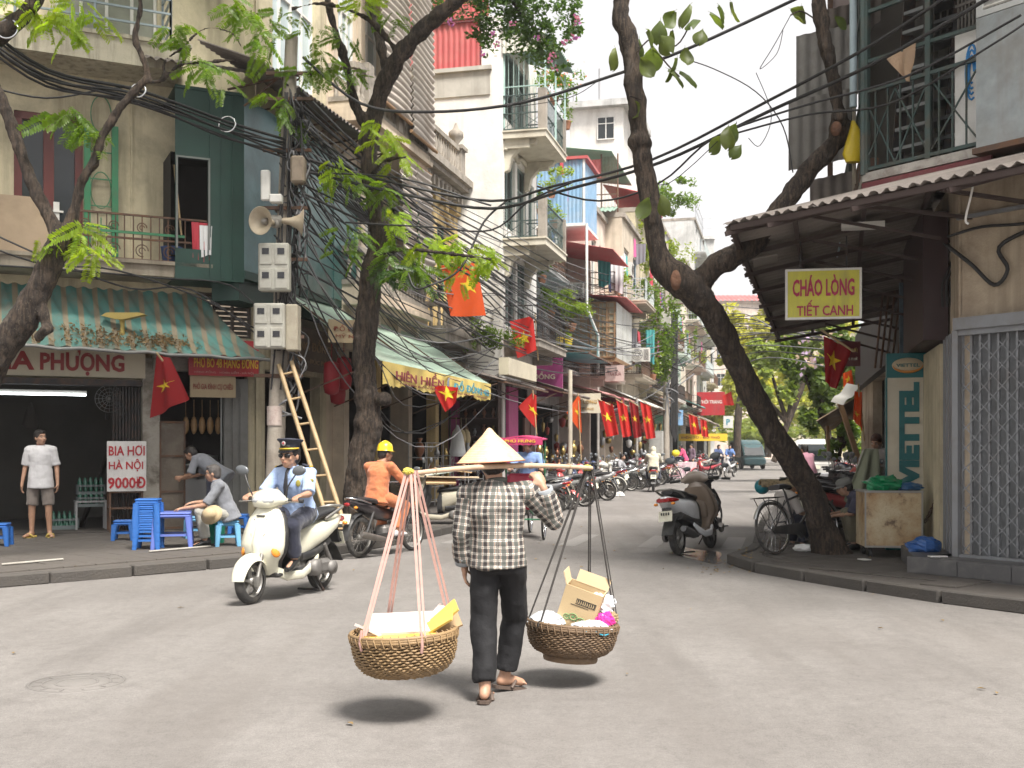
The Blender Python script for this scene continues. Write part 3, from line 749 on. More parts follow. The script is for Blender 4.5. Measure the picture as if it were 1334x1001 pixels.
for i in range(900):
 cu=random.choice([(.62,.72,.06),(.78,.7,.035),(.60,.9,.07),(.4,.85,.03),(.73,.85,.05)]);u=random.gauss(cu[0],cu[2]);v=min(.97,max(.4,random.gauss(cu[1],.06)))
 if not 0<u<.95:continue
 p=awfn(u,v)+Vector((0,0,.03+random.random()*.05));r=Matrix.Rotation(random.uniform(0,6),3,Vector((random.random(),random.random(),1)).normalized());s=random.uniform(.02,.05)
 g.add([p+r@Vector(x)*s for x in((-1,0,0),(0,-.4,.2),(1,0,0),(0,.4,.2))],[(0,1,2,3)])
g.build('dry_leaves',mat('dry_leaf',(.36,.24,.11),.8,var=.5,scale=20),None,'dry brown leaves and rubbish lying on the striped awning',None,kind='stuff')
pm=awfn(.685,.62);g=G();g.tube([pm+Vector((0,0,-.02)),pm+Vector((.01,0,.13)),pm+Vector((.0,0,.25))],[.05,.035,.05],8);g.prism([(-.3,0),(-.05,-.06),(.05,-.06),(.4,.02),(.3,.05),(-.22,.05)],pm+Vector((0,.06,.29)),(1,0,0),(0,.1,1),(0,-.15,0));g.build('broken_funnel',mat('mustard_plastic',(.4,.3,.08),.6),None,'mustard coloured broken plastic funnel standing on the striped awning','funnel',loc=pm)
g=G();p0=FA.P(ha(-60,0,-1)[0],2.42,-1);p1=FA.P(ha(112,0,-1)[0],2.42,-1);g.rod(p0,p1,.018);tb=thing('tube_light','lit white fluorescent tube under the beer shop ceiling','lamp',p0)
g.build('tube',mat('tube_glow',(.9,.97,1),emit=2.2),tb);g=G();g.beam(p0+Vector((0,.03,.05)),p1+Vector((0,.03,.05)),.05,.04);g.build('housing',WHT,tb)
fc=FA.P(ha(142,520,-1.4)[0],ha(142,520,-1.4)[1],-1.4);fn_=thing('wall_fan','dark round wall fan high in the beer shop','fan',fc)
g=G()
for r_ in(.06,.12,.18,.24):g.tube([fc+FA.d*r_*math.cos(a)+Vector((0,0,r_*math.sin(a)))+FA.n*(.1-r_*.2)for a in[i*PI/12 for i in range(24)]],.005,4,False,closed=True)
for i in range(16):a=i*PI/8;g.rod(fc+FA.n*.1,fc+FA.d*.24*math.cos(a)+Vector((0,0,.24*math.sin(a)))+FA.n*.05,.003,4)
g.build('guard',STEEL,fn_);g=G()
for i in range(3):a=i*2.094;X=FA.d*math.cos(a)+Vector((0,0,math.sin(a)));Y=FA.d*-math.sin(a)+Vector((0,0,math.cos(a)));g.prism([(.03,-.03),(.12,-.08),(.2,-.05),(.2,.04),(.1,.06)],fc,X,Y,FA.n*.01)
g.build('blade',IRON,fn_);g=G();g.beam(fc-FA.n*.1,fc+Vector((0,0,-.35))-FA.n*.35,.05);g.ell(fc-FA.n*.05,.07);g.build('motor',IRON,fn_)
cg=G();GRNGL=mat('green_glass',(.02,.13,.08),.15,spec=.9)
def crate(px,py,dpt,label,n=(5,3),m=mat('crate_grey',(.16,.19,.19),.6)):
 a,z=ha(px,py,dpt);o=FA.P(a,z,dpt);t=thing('bottle_crate',label,'crate',o,'bottle crates in the beer shop');g=G()
 FA_=Wall((o.x,o.y,0),FA.d,FA.n);
 for b in((-.22,.22,z,z+.05),(-.22,-.2,z,z+.16),(.2,.22,z,z+.16),(-.22,.22,z+.13,z+.16)):FA_.bx(g,*b,-.15,.15)
 g.build('crate_box',m,t);g=G()
 for i in range(n[0]):
  for j in range(n[1]):
   p=FA_.P(-.17+i*.085,0,-.1+j*.1);g.lathe([(.03,z+.05),(.03,z+.2),(.012,z+.25),(.014,z+.28)],(p.x,p.y,0),8)
 g.build('bottles',GRNGL,t,kind='stuff')
crate(80,700,-.6,'low crate of green bottles on the beer shop floor beside the standing man');crate(118,660,-.45,'crate of green bottles on the low metal stand in the beer shop');crate(118,644,-.48,'crate of green bottles topmost on the stand beside the 9000 price board');crate(84,688,-.62,'crate of green bottles stacked second from the floor behind the standing man')
def table_frame(name,label,W,a0,a1,z,d0,d1,m,legm=None,cat='table'):
 o=W.P((a0+a1)/2,0.12,(d0+d1)/2);t=thing(name,label,cat,o);g=G();W.bx(g,a0,a1,z-.03,z,d0,d1);g.build('table_top',m,t)
 for a in(a0+.02,a1-.02):
  for d in(d0+.02,d1-.02):g=G();W.bx(g,a-.015,a+.015,.12,z-.03,d-.015,d+.015);g.build('leg',legm or m,t)
 return t
table_frame('metal_stand','low grey metal stand carrying bottle crates in the beer shop',FA,ha(97,0,-.45)[0],ha(138,0,-.45)[0],.62,-.6,-.28,mat('galv_grey',(.4,.4,.4),.5,.5))
a0,a1=ha(139,0,.35)[0],ha(190,0,.35)[0];zt,zbm=ha(165,575,.35)[1],ha(165,640,.35)[1]
WB=mat('scratched_board',(.68,.66,.64),.35,.1,dirt=((.3,.29,.27),.4,3))
pb=sign_panel('price_board',FA,a0,a1,zbm,zt,.4,WB,'white price board BIA HƠI HÀ NỘI 9000Đ in red on an iron stand','sign',[('BIA HƠI',.5,.82,.92,.22,SIGNR,.02),('HÀ NỘI',.48,.52,.88,.25,SIGNR,.02),('9000Đ',.5,.17,.96,.24,SIGNR,.03)],.03)
g=G()
for a in(a0+.05,a1-.06):
 for d in(.05,.36):FA.bx(g,a-.015,a+.015,.12,zbm,d-.015,d+.015)
for z in(zbm-.03,.5):FA.bx(g,a0+.03,a1-.04,z,z+.025,.05,.38)
g.build('stand',RUST,pb)
a0,a1=FA.hit(246,0,.5)[0],FA.hit(337,0,.5)[0]
ps=sign_panel('shop_sign',FA,a0,a1,FA.hit(290,490,.5)[1],FA.hit(290,443,.5)[1],.5,SIGNR,'red noodle shop signboard PHỞ BÒ 48 HÀNG ĐỒNG with yellow letters','sign',[('Phở Việt - Hòa',.5,.84,.66,.26,SIGNY),('PHỞ BÒ 48 HÀNG ĐỒNG',.53,.42,.92,.4,SIGNY,.012),('HÀNG ĐỒNG - HOÀN KIẾM - HÀ NỘI',.5,.1,.85,.1,mat('letter_pink',(.65,.35,.3),.5))])
a0,a1=FA.hit(248,0,.4)[0],FA.hit(307,0,.4)[0]
sign_panel('shop_sign',FA,a0,a1,FA.hit(280,518,.4)[1],FA.hit(280,490,.4)[1],.4,mat('faded_board',(.48,.38,.24),.7,dirt=((.3,.22,.14),.5,3)),'small faded cream board PHỞ GIA ĐÌNH CỤ CHIÊU under the red noodle sign','sign',[('PHỞ GIA ĐÌNH CỤ CHIÊU',.5,.5,.88,.4,mat('letter_brown',(.3,.08,.05),.6),.02)])
g=G();FA.bx(g,FA.hit(200,0,.3)[0],FA.hit(340,0,.3)[0],3.0,3.06,.1,.5);FA.bx(g,FA.hit(200,0,.3)[0],0,2.8,3.0,.02,.3);g.build('lintel',mat('grimy_lintel',(.25,.23,.2),.9,dirt=((.08,.07,.06),.7,2)),bA)
ct=thing('noodle_counter','steel counter of the noodle shop with pots and bowls','counter',FA.P(s2+.9,.12,-.6));g=G();FA.bx(g,s2+.45,s3-.45,.12,.95,-.9,-.35);g.build('cabinet',STEEL,ct)
g=G()
for i,(a,r_,h)in enumerate(((.6,.16,.25),(.95,.19,.4),(1.25,.12,.3))):p=FA.P(s2+a,.95,-.6);g.lathe([(r_,0),(r_,h),(r_+.01,h),(0,h+.04)],p,14)
g.build('pot',STEEL,ct)
g=G()
for i in range(5):
 p=FA.P(s2+.55+i*.14,2.0,-.5);g.rod(p+Vector((0,0,.0)),p+Vector((0,0,.35)),.006,4);g.ell(p-Vector((0,0,.1)),(.06,.06,.16),None,8,6)
g.build('hanging_chickens',mat('cooked_chicken',(.45,.27,.12),.5,var=.3,scale=12),None,'row of cooked chickens hanging over the noodle counter','food',loc=FA.P(s2+.8,2,-.5))
g=G();p=FA.P(ha(318,0,.1)[0]-.35,.12,-.1);g.rod(p,p+Vector((0,0,2.7)),.018);g.build('steel_post',STEEL,None,'thin bright steel post standing in the noodle shop doorway','post',loc=p)
p=FA.P(ha(40,550,-2)[0],ha(40,545,-2)[1],-2);g=G();g.loft([(p+Vector((0,0,.28)),(.01,0,0),(0,.01,0),2),(p+Vector((.0,0,.1)),(.1,0,0),(0,.06,0),2),(p+Vector((0,0,-.12)),(.16,0,0),(0,.07,0),2),(p+Vector((.02,0,-.2)),(.1,0,0),(0,.04,0),2)],12);g.build('hanging_bag',DARK,None,'dark bag hanging on the back wall behind the standing man','bag',loc=p)
g=G();p=FA.P(s1-.9,.12,-.9);g.beam(p,p+Vector((.75,0,2.1)),.12,.05);g.build('leaning_plank',DARK,None,'dark plank leaning inside the beer shop behind the price board','plank',loc=p)
# ================================================================ street front, left side
W9=STv(-9)
def hs(px,py,d=0):return W9.hit(px,py,d)
def hu(px,d=0):return W9.hit(px,0,d)[0]
uB0,uB1=20.7,25.3
bB=thing('balustrade_house','cream house with stone balustrades and hanging bamboo blinds behind the trunk with the meter boxes','building',SW(24,-9))
wins=[]
for(z0,z1,xs)in((5.5,7.6,((21.1,22.3),(22.6,23.7),(24.0,25.1))),(9.2,11.4,((21.1,22.3),(22.6,23.7),(24.0,25.1)))):
 for a,b in xs:wins.append((a,b,z0,z1))
g=G();gb=[(21.1,25.0,.12,3.6)]
W9.front(g,uB0,uB1,.12,16,wins+gb,.25)
g.add([W9.P(uB0,16),W9.P(uB1,16),W9.P(uB1,16,-9),W9.P(uB0,16,-9)],[(0,1,2,3)])
sB=SD(uB1);g.add([W9.P(uB1,.12),W9.P(uB1,.12,-9),W9.P(uB1,16,-9),W9.P(uB1,16)],[(0,1,2,3)])
g.build('wall',BEIGE,bB)
g=G();[backing(W9,g,*w,d=-.24)for w in wins];g.build('opening_backing',DARK,bB)
for i,w in enumerate(wins):window(W9,bB,*w,gm=PALEGL if i in(0,3,4)else GLASS,n=4 if i in(0,3)else 2)
for z in(4.4,8.1):
 g=G()
 for dz,d,h in((0,.62,.14),(.14,.75,.1),(.24,.68,.16),(-.22,.3,.22)):W9.bx(g,uB0+.1,uB1,z+dz,z+dz+h,0,d)
 for u in np.arange(uB0+.4,uB1,1.3):W9.bx(g,u,u+.18,z-.35,z-.01,0,.45)
 b=g.build('balcony',BEIGE,bB);railing(W9,b,uB0+.15,uB1-.05,z+.4,.58,.78,STONE,'baluster')
g=G()
for u in(20.95,22.45,23.85,25.16):
 W9.bx(g,u-.12,u+.12,4.9,7.9,0,.1);W9.bx(g,u-.17,u+.17,7.75,8.05,0,.16);W9.bx(g,u-.12,u+.12,8.6,15,0,.1);W9.bx(g,u-.16,u+.16,4.85,5.1,0,.15)
g.build('pilaster',BEIGE,bB)
g=G()
for u in(21.4,23.2):W9.bx(g,u-.15,u+.15,8.5,9.4,.35,.7)
g.build('balustrade_pier',STONE,bB)
BLND=bpy.data.materials.new('bamboo_blind');BLND.use_nodes=True;t=BLND.node_tree;b=t.nodes['Principled BSDF']
co=_n(t,'NewGeometry').outputs['Position'];sx=_n(t,'SeparateXYZ');t.links.new(co,sx.inputs[0])
ml=_n(t,'Math',operation='MULTIPLY');ml.inputs[1].default_value=2*PI/.16;t.links.new(sx.outputs[2],ml.inputs[0]);sn=_n(t,'Math',operation='SINE');t.links.new(ml.outputs[0],sn.inputs[0])
c=mix(t,ramp(t,sn.outputs[0],.2,.8),(.42,.37,.32),(.58,.53,.48));c=mix(t,ramp(t,tnoise(t,co,.9,6,.65),.45,.75),c,(.3,.25,.2));t.links.new(c,b.inputs['Base Color']);b.inputs['Roughness'].default_value=.8  # ridge shading put into the colour as pale and dark bands
def blind(u0,u1,z0,z1,d0,d1,label_m=BLND):
 g=G();ph=random.uniform(0,9)
 g.grid(lambda a,b:W9.P(u0+(u1-u0)*a,z1+(z0-z1)*b,d0+(d1-d0)*b+.05*math.sin(a*3.5+ph)*b+.03*math.sin(b*(z1-z0)*39+.3*math.sin(a*4+ph))),10,int((z1-z0)*36),thick=.012)
 o=g.build('roller_blind',label_m,bB);[G().rod(W9.P(u0-.05,z,d),W9.P(u1+.05,z,d),.04).build('blind_roller',WOODB,o)for z,d in((z1,d0),(z0,d1))]
blind(21.7,23.45,8.75,15.5,.72,.84);blind(23.5,25.28,8.6,15.5,.72,.84);blind(23.1,24.15,5.6,8.05,.7,.8);blind(24.2,25.25,5.5,8.05,.7,.82)
uY0,uY1=25.32,29.3;zY=8.75
bY=thing('yellow_house','yellow ochre stuccoed colonial house with a stained stone cornice and roof urns','building',SW(30,-9))
wy=[(25.8,26.8,5.5,7.5),(27.7,28.8,5.5,7.5)]
g=G();gY=[(25.6,29.0,.12,3.2)]
W9.front(g,uY0,uY1,.12,zY+.2,wy+gY,.22);g.add([W9.P(uY0,zY),W9.P(uY1,zY),W9.P(uY1,zY,-9),W9.P(uY0,zY,-9)],[(0,1,2,3)]);g.build('wall',YEL,bY)
g=G();[backing(W9,g,*w,d=-.2)for w in wy];g.build('opening_backing',DARK,bY)
for w in wy:window(W9,bY,*w,kind='louvre',fm=GREENP,gm=mat('olive_shutter',(.28,.24,.12),.7))
g=G()
for u in(25.5,27.25,29.1):
 for b in((u-.15,u+.15,4.6,8.1,.0,.18),(u-.2,u+.2,7.9,8.22,0,.26),(u-.19,u+.19,4.5,4.85,0,.24)):W9.bx(g,*b)
for w in wy:
 c=(w[0]+w[1])/2;r_=(w[1]-w[0])/2+.08
 g.tube([W9.P(c+r_*math.cos(a),7.5+r_*.6*math.sin(a),.06)for a in[PI*i/14 for i in range(15)]],.09,6)
 W9.bx(g,c-.12,c+.12,7.85,8.2,.05,.2)
 W9.bx(g,w[0]-.12,w[0],5.5,7.5,0,.08);W9.bx(g,w[1],w[1]+.12,5.5,7.5,0,.08)
g.build('stucco_moulding',YEL,bY)
g=G()
for dz,d,h in((0,.3,.12),(.12,.5,.12),(.24,.62,.18),(-.25,.22,.25)):W9.bx(g,uY0,uY1-.02,8.4+dz,8.4+dz+h,0,d)
for u in np.arange(uY0+.1,uY1-.1,.35):W9.bx(g,u,u+.12,8.15,8.39,0,.4)
g.build('cornice',STONE,bY)
g=G();railing(W9,bY,uY0+.1,uY1-.3,8.8,.4,.8,STONE,'baluster',name='roof_balustrade')
def pier_urn(u,h=1.1):
 g=G();W9.bx(g,u-.2,u+.2,8.8,8.8+h,.1,.5);W9.bx(g,u-.26,u+.26,8.8+h,8.9+h,.04,.56);p=W9.P(u,0,.3)
 g.lathe([(.1,8.9+h),(.05,8.97+h),(.2,9.15+h),(.2,9.3+h),(.08,9.4+h),(.03,9.55+h)],(p.x,p.y,0),12);g.build('urn_pier',STONE,bY)
pier_urn(25.6,1.5);pier_urn(28.7,.75)
balcony(W9,bY,25.8,29.1,4.4,.9,STONE,STONE,'baluster',.7,.3)
v0=-7.55;uW0,uW1=29.3,33.5;WW=STv(v0);WSd=SD(uW0)
bW=thing('white_house','tall white plastered house with planted corner balconies and a red sheet metal penthouse','building',SW(uW0,v0))
def zw(z):return 1.5+(z-1.5)*.92
ww=[(29.5,30.7,zw(8.15),zw(10.4)),(31.0,32.1,zw(8.15),zw(10.4)),(29.5,30.8,zw(11.4),zw(13.6)),(31.0,32.1,zw(11.4),zw(13.6)),(32.4,33.2,zw(8.3),zw(10.2)),(29.6,30.8,4.9,6.9),(31,32.2,4.9,6.9)]
g=G();WW.front(g,uW0,uW1,.12,zw(14.4),ww+[(29.6,33.2,.12,3.3)],.25)
zt0,zt2=zw(12.9),zw(14.4)
g.add([WSd.P(v0-7,.12),WSd.P(v0,.12),WSd.P(v0,zt0),WSd.P(v0-7,zt0)],[(0,1,2,3)])
g.add([WSd.P(v0-.6,zt0),WSd.P(v0,zt0),WSd.P(v0,zt2),WSd.P(v0-.6,zt2)],[(0,1,2,3)])
g.add([WW.P(uW0,zt2),WW.P(uW1,zt2),WW.P(uW1,zt2,-7),WW.P(uW0,zt2,-7)],[(0,1,2,3)])
g.add([WW.P(uW1,.12,-6),WW.P(uW1,.12),WW.P(uW1,zt2),WW.P(uW1,zt2,-6)],[(3,2,1,0)])
g.build('wall',WHITE,bW)
g=G();WSd.bx(g,v0-7,v0-.35,zw(12.05),zw(12.82),0,.04);WSd.bx(g,v0-7,v0-.3,zw(12.78),zt0,0,.12);g.build('parapet_band',mat('grey_band',(.5,.48,.43),.9,streak=((.2,.18,.15),.7,2),dirt=((.3,.28,.24),.6,1)),bW)
ts=SD(uW0)
def vsheet(name,W,a0,a1,z0,z1,d,m,par,pitch=.16,amp=.02,**kw):
 g=G();n=int((a1-a0)/pitch*4);g.grid(lambda a,b:W.P(a0+(a1-a0)*a,z0+(z1-z0)*b,d+amp*math.sin(2*PI*(a0+(a1-a0)*a)/pitch)),max(4,n),1,thick=.006);return g.build(name,m,par,**kw)
for k in range(4):
 a0_=v0-7+k*1.65;vsheet('penthouse_sheet',ts,a0_,a0_+1.64,zt0+.02,zw(15.7),-.1+.012*(k%2),REDRF,bW)
g=G();ts.bx(g,v0-7,v0-.4,zw(14.3),zw(14.3)+.03,-.06,-.02);ts.bx(g,v0-7,v0-.3,zw(15.7),zw(15.7)+.1,-.3,.1);g.build('penthouse_rail',MAROON,bW)
g=G();[backing(WW,g,*w,d=-.24)for w in ww];g.build('opening_backing',DARK,bW)
for i,w in enumerate(ww):window(WW,bW,*w,kind='casement' if i%2 else 'louvre',fm=mat('grey_green_frame',(.25,.32,.3),.6),gm=GLASS if i%2 else mat('pale_shutter',(.42,.48,.46),.6))
for(a0_,a1_,z)in((29.45,30.75,zw(10.4)),(30.9,32.15,zw(10.4)),(29.5,30.85,6.9)):
 g=G();c=(a0_+a1_)/2;r_=(a1_-a0_)/2;g.tube([WW.P(c+r_*math.cos(a),z+r_*.35*math.sin(a),.05)for a in[PI*i/12 for i in range(13)]],.06,6);g.build('window_arch',mat('cream_moulding',(.62,.58,.48),.9,dirt=((.3,.25,.18),.5,2)),bW)
for z in(zw(7.55),zw(10.7)):
 for u in(29.5,31.9):g=G();g.prism([(0,0),(.9,0),(.85,-.12),(.45,-.2),(.2,-.45),(.12,-.8),(0,-.85)],WW.P(u,z,0),N,(0,0,1),D*.22);g.build('console',MATS['cream_moulding'],bW)
for z in(zw(7.75),zw(10.95)):
 b=balcony(WW,bW,29.32,32.2,z,1.2,MATS['cream_moulding'],mat('green_black_iron',(.05,.08,.075),.6),'cross',.95,.22)
 for q in((29.32,29.56,1.1,.98),(31.98,32.2,1.0,.98)):g=G();WW.bx(g,q[0],q[1],z,z+q[2],q[3],1.2);g.build('balcony_pier',STONE,b)
balcony(WW,bW,29.4,33.2,4.5,1.0,STONE,IRON,'bars',.9,.22)
g=G();zc=zw(10.95)
for v in(0,1.15):
 for u in(29.4,30.8,32.15):g.beam(WW.P(u,zc,v+.02),WW.P(u,zc+2.3,v+.02),.05)
for z in(zc+1.2,zc+2.1):
 g.beam(WW.P(29.4,z,1.15),WW.P(32.1,z,1.15),.03);g.beam(WW.P(29.4,z,0),WW.P(29.4,z,1.15),.03)
for i in range(9):g.beam(WW.P(29.4,zc+.9,i*1.15/8),WW.P(29.4,zc+2.2,i*1.15/8),.014)
g.build('balcony_cage',mat('pale_green_frame',(.35,.5,.46),.5),bW)
corrugated(WW,29.2,32.4,zc+2.85,0,zc+2.45,1.4,GRNRF,bW,name='balcony_roof');vsheet('valance_sheet',SD(29.32),v0,v0+1.2,zc+2.1,zc+2.6,.05,mat('cream_sheet',(.6,.6,.52),.5),bW,.12)
def house(u0,u1,v,z1,wm,label,name='tall_house',floors=3.1,roof=None,z_first=4.2,nb=1,rail='bars',side=True,wins=2,bal=True,balm=None,railm=None,depth=9,lattice=False):
 Wf=STv(v);t=thing(name,label,'building',SW(u0,v));ops=[];bals=[]
 L=u1-u0;z=z_first
 while z+2.2<z1:
  for i in range(wins):
   c=u0+L*(i+.5)/wins;w_=min(1.5,L/wins*.62);ops.append((c-w_/2,c+w_/2,z+(.15 if bal and i%2==0 else.9),z+2.35))
  bals.append(z);z+=floors
 g=G();Wf.front(g,u0,u1,.12,z1,ops+[(u0+.25,u1-.25,.12,3.1)],.22)
 S_=SD(u0);sops=[]
 S_.front(g,v-depth,v,.12,z1,sops);g.add([Wf.P(u0,z1),Wf.P(u1,z1),Wf.P(u1,z1,-depth),Wf.P(u0,z1,-depth)],[(0,1,2,3)])
 g.add([Wf.P(u1,.12,-depth),Wf.P(u1,.12),Wf.P(u1,z1),Wf.P(u1,z1,-depth)],[(3,2,1,0)])
 g.build('wall',wm,t)
 g=G();[backing(Wf,g,*w,d=-.21)for w in ops];Wf.room(g,u0+.25,u1-.25,.115,3.1,1.5,d=-.22);g.build('opening_backing',DARK,t)
 for i,w in enumerate(ops):
  k=(i*7+int(u0))%4
  window(Wf,t,*w,kind=('casement','louvre','lattice','louvre')[k],fm=(WHT,GREENP,WOODB,mat('blue_shutter_frame',(.2,.3,.38),.6))[k],gm=(GLASS,mat('green_shutter',(.06,.17,.12),.6),GLASS,mat('blue_shutter',(.2,.3,.36),.6))[k])
 if bal:
  for i,z in enumerate(bals):balcony(Wf,t,u0+.1,u1-.1-(L*.35 if i%2 else 0),z,.85+.15*(i%2),balm or wm,railm or(IRON,RUST,mat('pale_rail',(.45,.5,.5),.5))[(i+int(u0))%3],rail if i%2==0 else 'cross',.9,.15,step=.16)
 g=G();Wf.bx(g,u0-.02,u1+.02,z1-.02,z1+.18,-depth,.12);g.build('roof_slab',STONE,t)
 if roof:corrugated(Wf,u0-.1,u1+.1,z1+1.3,-1.5,z1+.75,.7,roof,t,name='roof_sheet')
 return t,Wf
hC,WC=house(33.5,42.2,-8.6,12.4,GREYW,'narrow grey house with a pale blue sheet metal bay above a red awning',rail='cross',z_first=4.4,wins=4)
vs_=SD(38.0);
for k in range(3):vsheet('bay_sheet',vs_,-8.55+k*.56,-8.55+(k+1)*.56-.01,9.35,11.6,.006*(k%2),BLUERF,hC,.14,.015)
Wb=STv(-6.87)
for k in range(3):vsheet('bay_sheet',Wb,38.0+k*.9,38.0+(k+1)*.9-.01,9.35,11.55,.006*(k%2),BLUERF,hC,.14,.015)
g=G();ST.bx(g,37.9,40.8,11.58,11.68,-8.7,-6.72);g.build('bay_roof',REDRF,hC);g=G();ST.bx(g,37.95,40.75,9.25,9.35,-8.6,-6.82);ST.bx(g,37.96,38.04,9.3,11.6,-6.9,-6.83);g.build('bay_frame',WHT,hC)
g=G();g.tube([ST.P(37.9,z,-6.75)for z in(9.3,8,6.4)]+[ST.P(38.2,5.9,-6.6),ST.P(38.8,5.5,-6.5),ST.P(38.8,4.2,-6.5)],.05,8);g.build('drain_pipe',WHT,hC)
corrugated(STv(-8.6),38.3,42.3,9.0,.0,8.45,2.7,REDRF,hC,name='awning_sheet',pitch=.2)
hD,WD=house(42.2,46.0,-7.4,10.9,PINKW,'beige house with a brown wooden lattice bay and washing on its balconies',z_first=4.3,rail='bars')
g=G();ST.bx(g,41.2,45.6,4.75,4.9,-8.2,-6.2);bay=g.build('lattice_bay',WOODB,hD)
window(SD(41.2),bay,-8.15,-7.25,4.9,7.0,0,WOODB,mat('bay_glass',(.3,.27,.2),.3),'lattice',3);window(SD(41.2),bay,-7.2,-6.25,4.9,7.0,0,WOODB,mat('bay_glass',(.3,.27,.2),.3),'lattice',3)
for k in range(5):vsheet('bay_panel',STv(-6.22),41.3+k*.85,42.13+k*.85,4.9,7.0,0,mat('white_sheet',(.6,.61,.58),.5,dirt=((.35,.3,.22),.4,2)),bay,.2,.012)
corrugated(STv(-8.4),40.9,45.8,7.35,.3,7.1,2.6,REDRF,bay,name='bay_roof',pitch=.2)
h2,W2_=house(46.0,51.6,-6.7,11.2,mat('sand_plaster',(.58,.5,.4),.9,dirt=((.3,.25,.18),.5,1),streak=((.2,.16,.12),.6,2)),'sand coloured house with a blank side wall under a green roof',z_first=4.6,wins=2,rail='bars')
g=G();S6=SD(46.2)
vsheet('shelter_panel',S6,-9.8,-7.6,12.9,13.7,0,REDRF,h2);corrugated(STv(-10.5),45.8,52,14.6,-1.5,13.9,3.4,GRNRF,h2,name='shelter_roof',pitch=.2)
for a in(-9.8,-8.7,-7.6,-6.9):S6.bx(g,a-.03,a+.03,11.2,13.9,-.03,.03)
for z in(11.3,12.2,12.9):S6.bx(g,-9.8,-6.9,z-.02,z+.02,-.02,.02)
for i in range(12):S6.bx(g,-7.6+i*.06,-7.585+i*.06,11.2,13.8,0,.015)
g.build('shelter_frame',RUST,h2)
corrugated(SD(46.0),-9.6,-6.9,11.7,-.4,11.25,.9,GRNRF,h2,name='eave_sheet',pitch=.2)
window(SD(46.0),h2,-8.4,-7.5,8.4,9.6,.0,WOODB,GLASS,'lattice',2)
h3,W3=house(51.6,57,-6.9,12.6,CREAM,'cream house with a red tiled roof room and pink washing',z_first=4.3,roof=REDRF,rail='bars')
h4,W4=house(57,63.5,-7.2,10.6,mat('orange_brick_wall',(.5,.3,.2),.9,dirt=((.35,.3,.24),.6,.8)),'low house with a patch of bare orange brick among the tall ones',z_first=4.2,wins=3)
h5,W5=house(63.5,70,-7.0,14.2,WHITE,'white house with four stacked balconies behind the far cable pole',z_first=4.4,wins=2,rail='bars')
h6,W6=house(70,78,-7.2,12.0,mat('pale_green_plaster',(.42,.5,.44),.9,dirt=((.25,.25,.2),.5,1)),'pale green house with long balconies down the street',z_first=4.3,wins=3)
h7,W7=house(78,88,-6.9,14.5,PINKW,'pale pink house near the street end',z_first=4.3,wins=3)
h8,W8=house(88,102,-7.1,19.5,GREYW,'tall grey tower house with a railed roof terrace',z_first=4.6,wins=3);railing(W8,h8,88,96,19.7,.1,1.4,mat('terrace_rail',(.4,.42,.44),.5),'bars',.5)
h9,W9b=house(102,112,-7.4,12.0,CREAM,'cream house closing the row before the trees',z_first=4.3,wins=3)
g=G();a=at(775,170,62);bq=thing('white_rooftop_block','white rooftop storey with a flat overhanging roof behind the blue bay','building',at(775,200,62));B_=SD(62)
p0=B_.hit(742,165);p1=B_.hit(812,165)
B_.bx(g,p0[0],p1[0],12,p0[1]+.9,-6,0);g.build('wall',WHITE,bq);g=G();B_.bx(g,p0[0]-.3,p1[0]+.8,p0[1]+.9,p0[1]+1.25,-6.5,.5);g.build('roof_slab',GREYW,bq)
window(B_,bq,p0[0]+1.6,p0[0]+2.6,p0[1]-.9,p0[1]+.4,.05,WHT,GLASS)
m_=B_.P(B_.hit(777,150)[0],p0[1]+1.2,-1);g=G();g.rod(m_,m_+Vector((0,0,2.3)),.05);g.rod(m_+Vector((-1.5,0,0)),m_+Vector((-1.5,0,1.4)),.03);g.build('roof_mast',STEEL,bq)
def far_block(px0,px1,py,Y,m,label,roofm=None,h0=0):
 a=at(px0,py,Y);b=at(px1,py,Y);w=Wall((a.x,Y,0),(1,0,0),(0,-1,0));L=b.x-a.x;z1=a.z;ops=[]
 nf=max(1,int((z1-3)/3.2));nw=max(2,int(L/2.6))
 for j in range(nf):
  for i in range(nw):ops.append((L*(i+.5)/nw-.6,L*(i+.5)/nw+.6,3.5+j*3.2,5.2+j*3.2))
 t=thing('distant_block',label,'building',(a.x+L/2,Y,0));g=G();w.front(g,0,L,0,z1,ops);w.bx(g,0,L,z1-.01,z1+.3,-12,.3);w.bx(g,-.01,0,0,z1,-12,-.01);g.build('wall',m,t)
 for o in ops:window(w,t,*o,d=-.1)
 if roofm:corrugated(w,-.3,L+.3,z1+1.6,-4,z1+.3,.6,roofm,t,name='roof_sheet',pitch=.6,amp=.05)
 return t
g0=far_block(893,931,312,118,GREYW,'light grey tower with a roof terrace rail beyond the row',None)
far_block(925,1010,395,150,PINKW,'wide pale block with a faded red roof above the far trees',REDRF)
far_block(985,1130,430,175,CREAM,'cream block showing through the far trees under the corrugated roof',GRNRF)
g=G();w=Wall((at(893,300,118).x,118,0),(1,0,0),(0,-1,0));railing(w,g0,.1,3.0,at(900,309,118).z,.0,2.0,mat('terrace_rail',(.4,.42,.44)),'bars',.35)
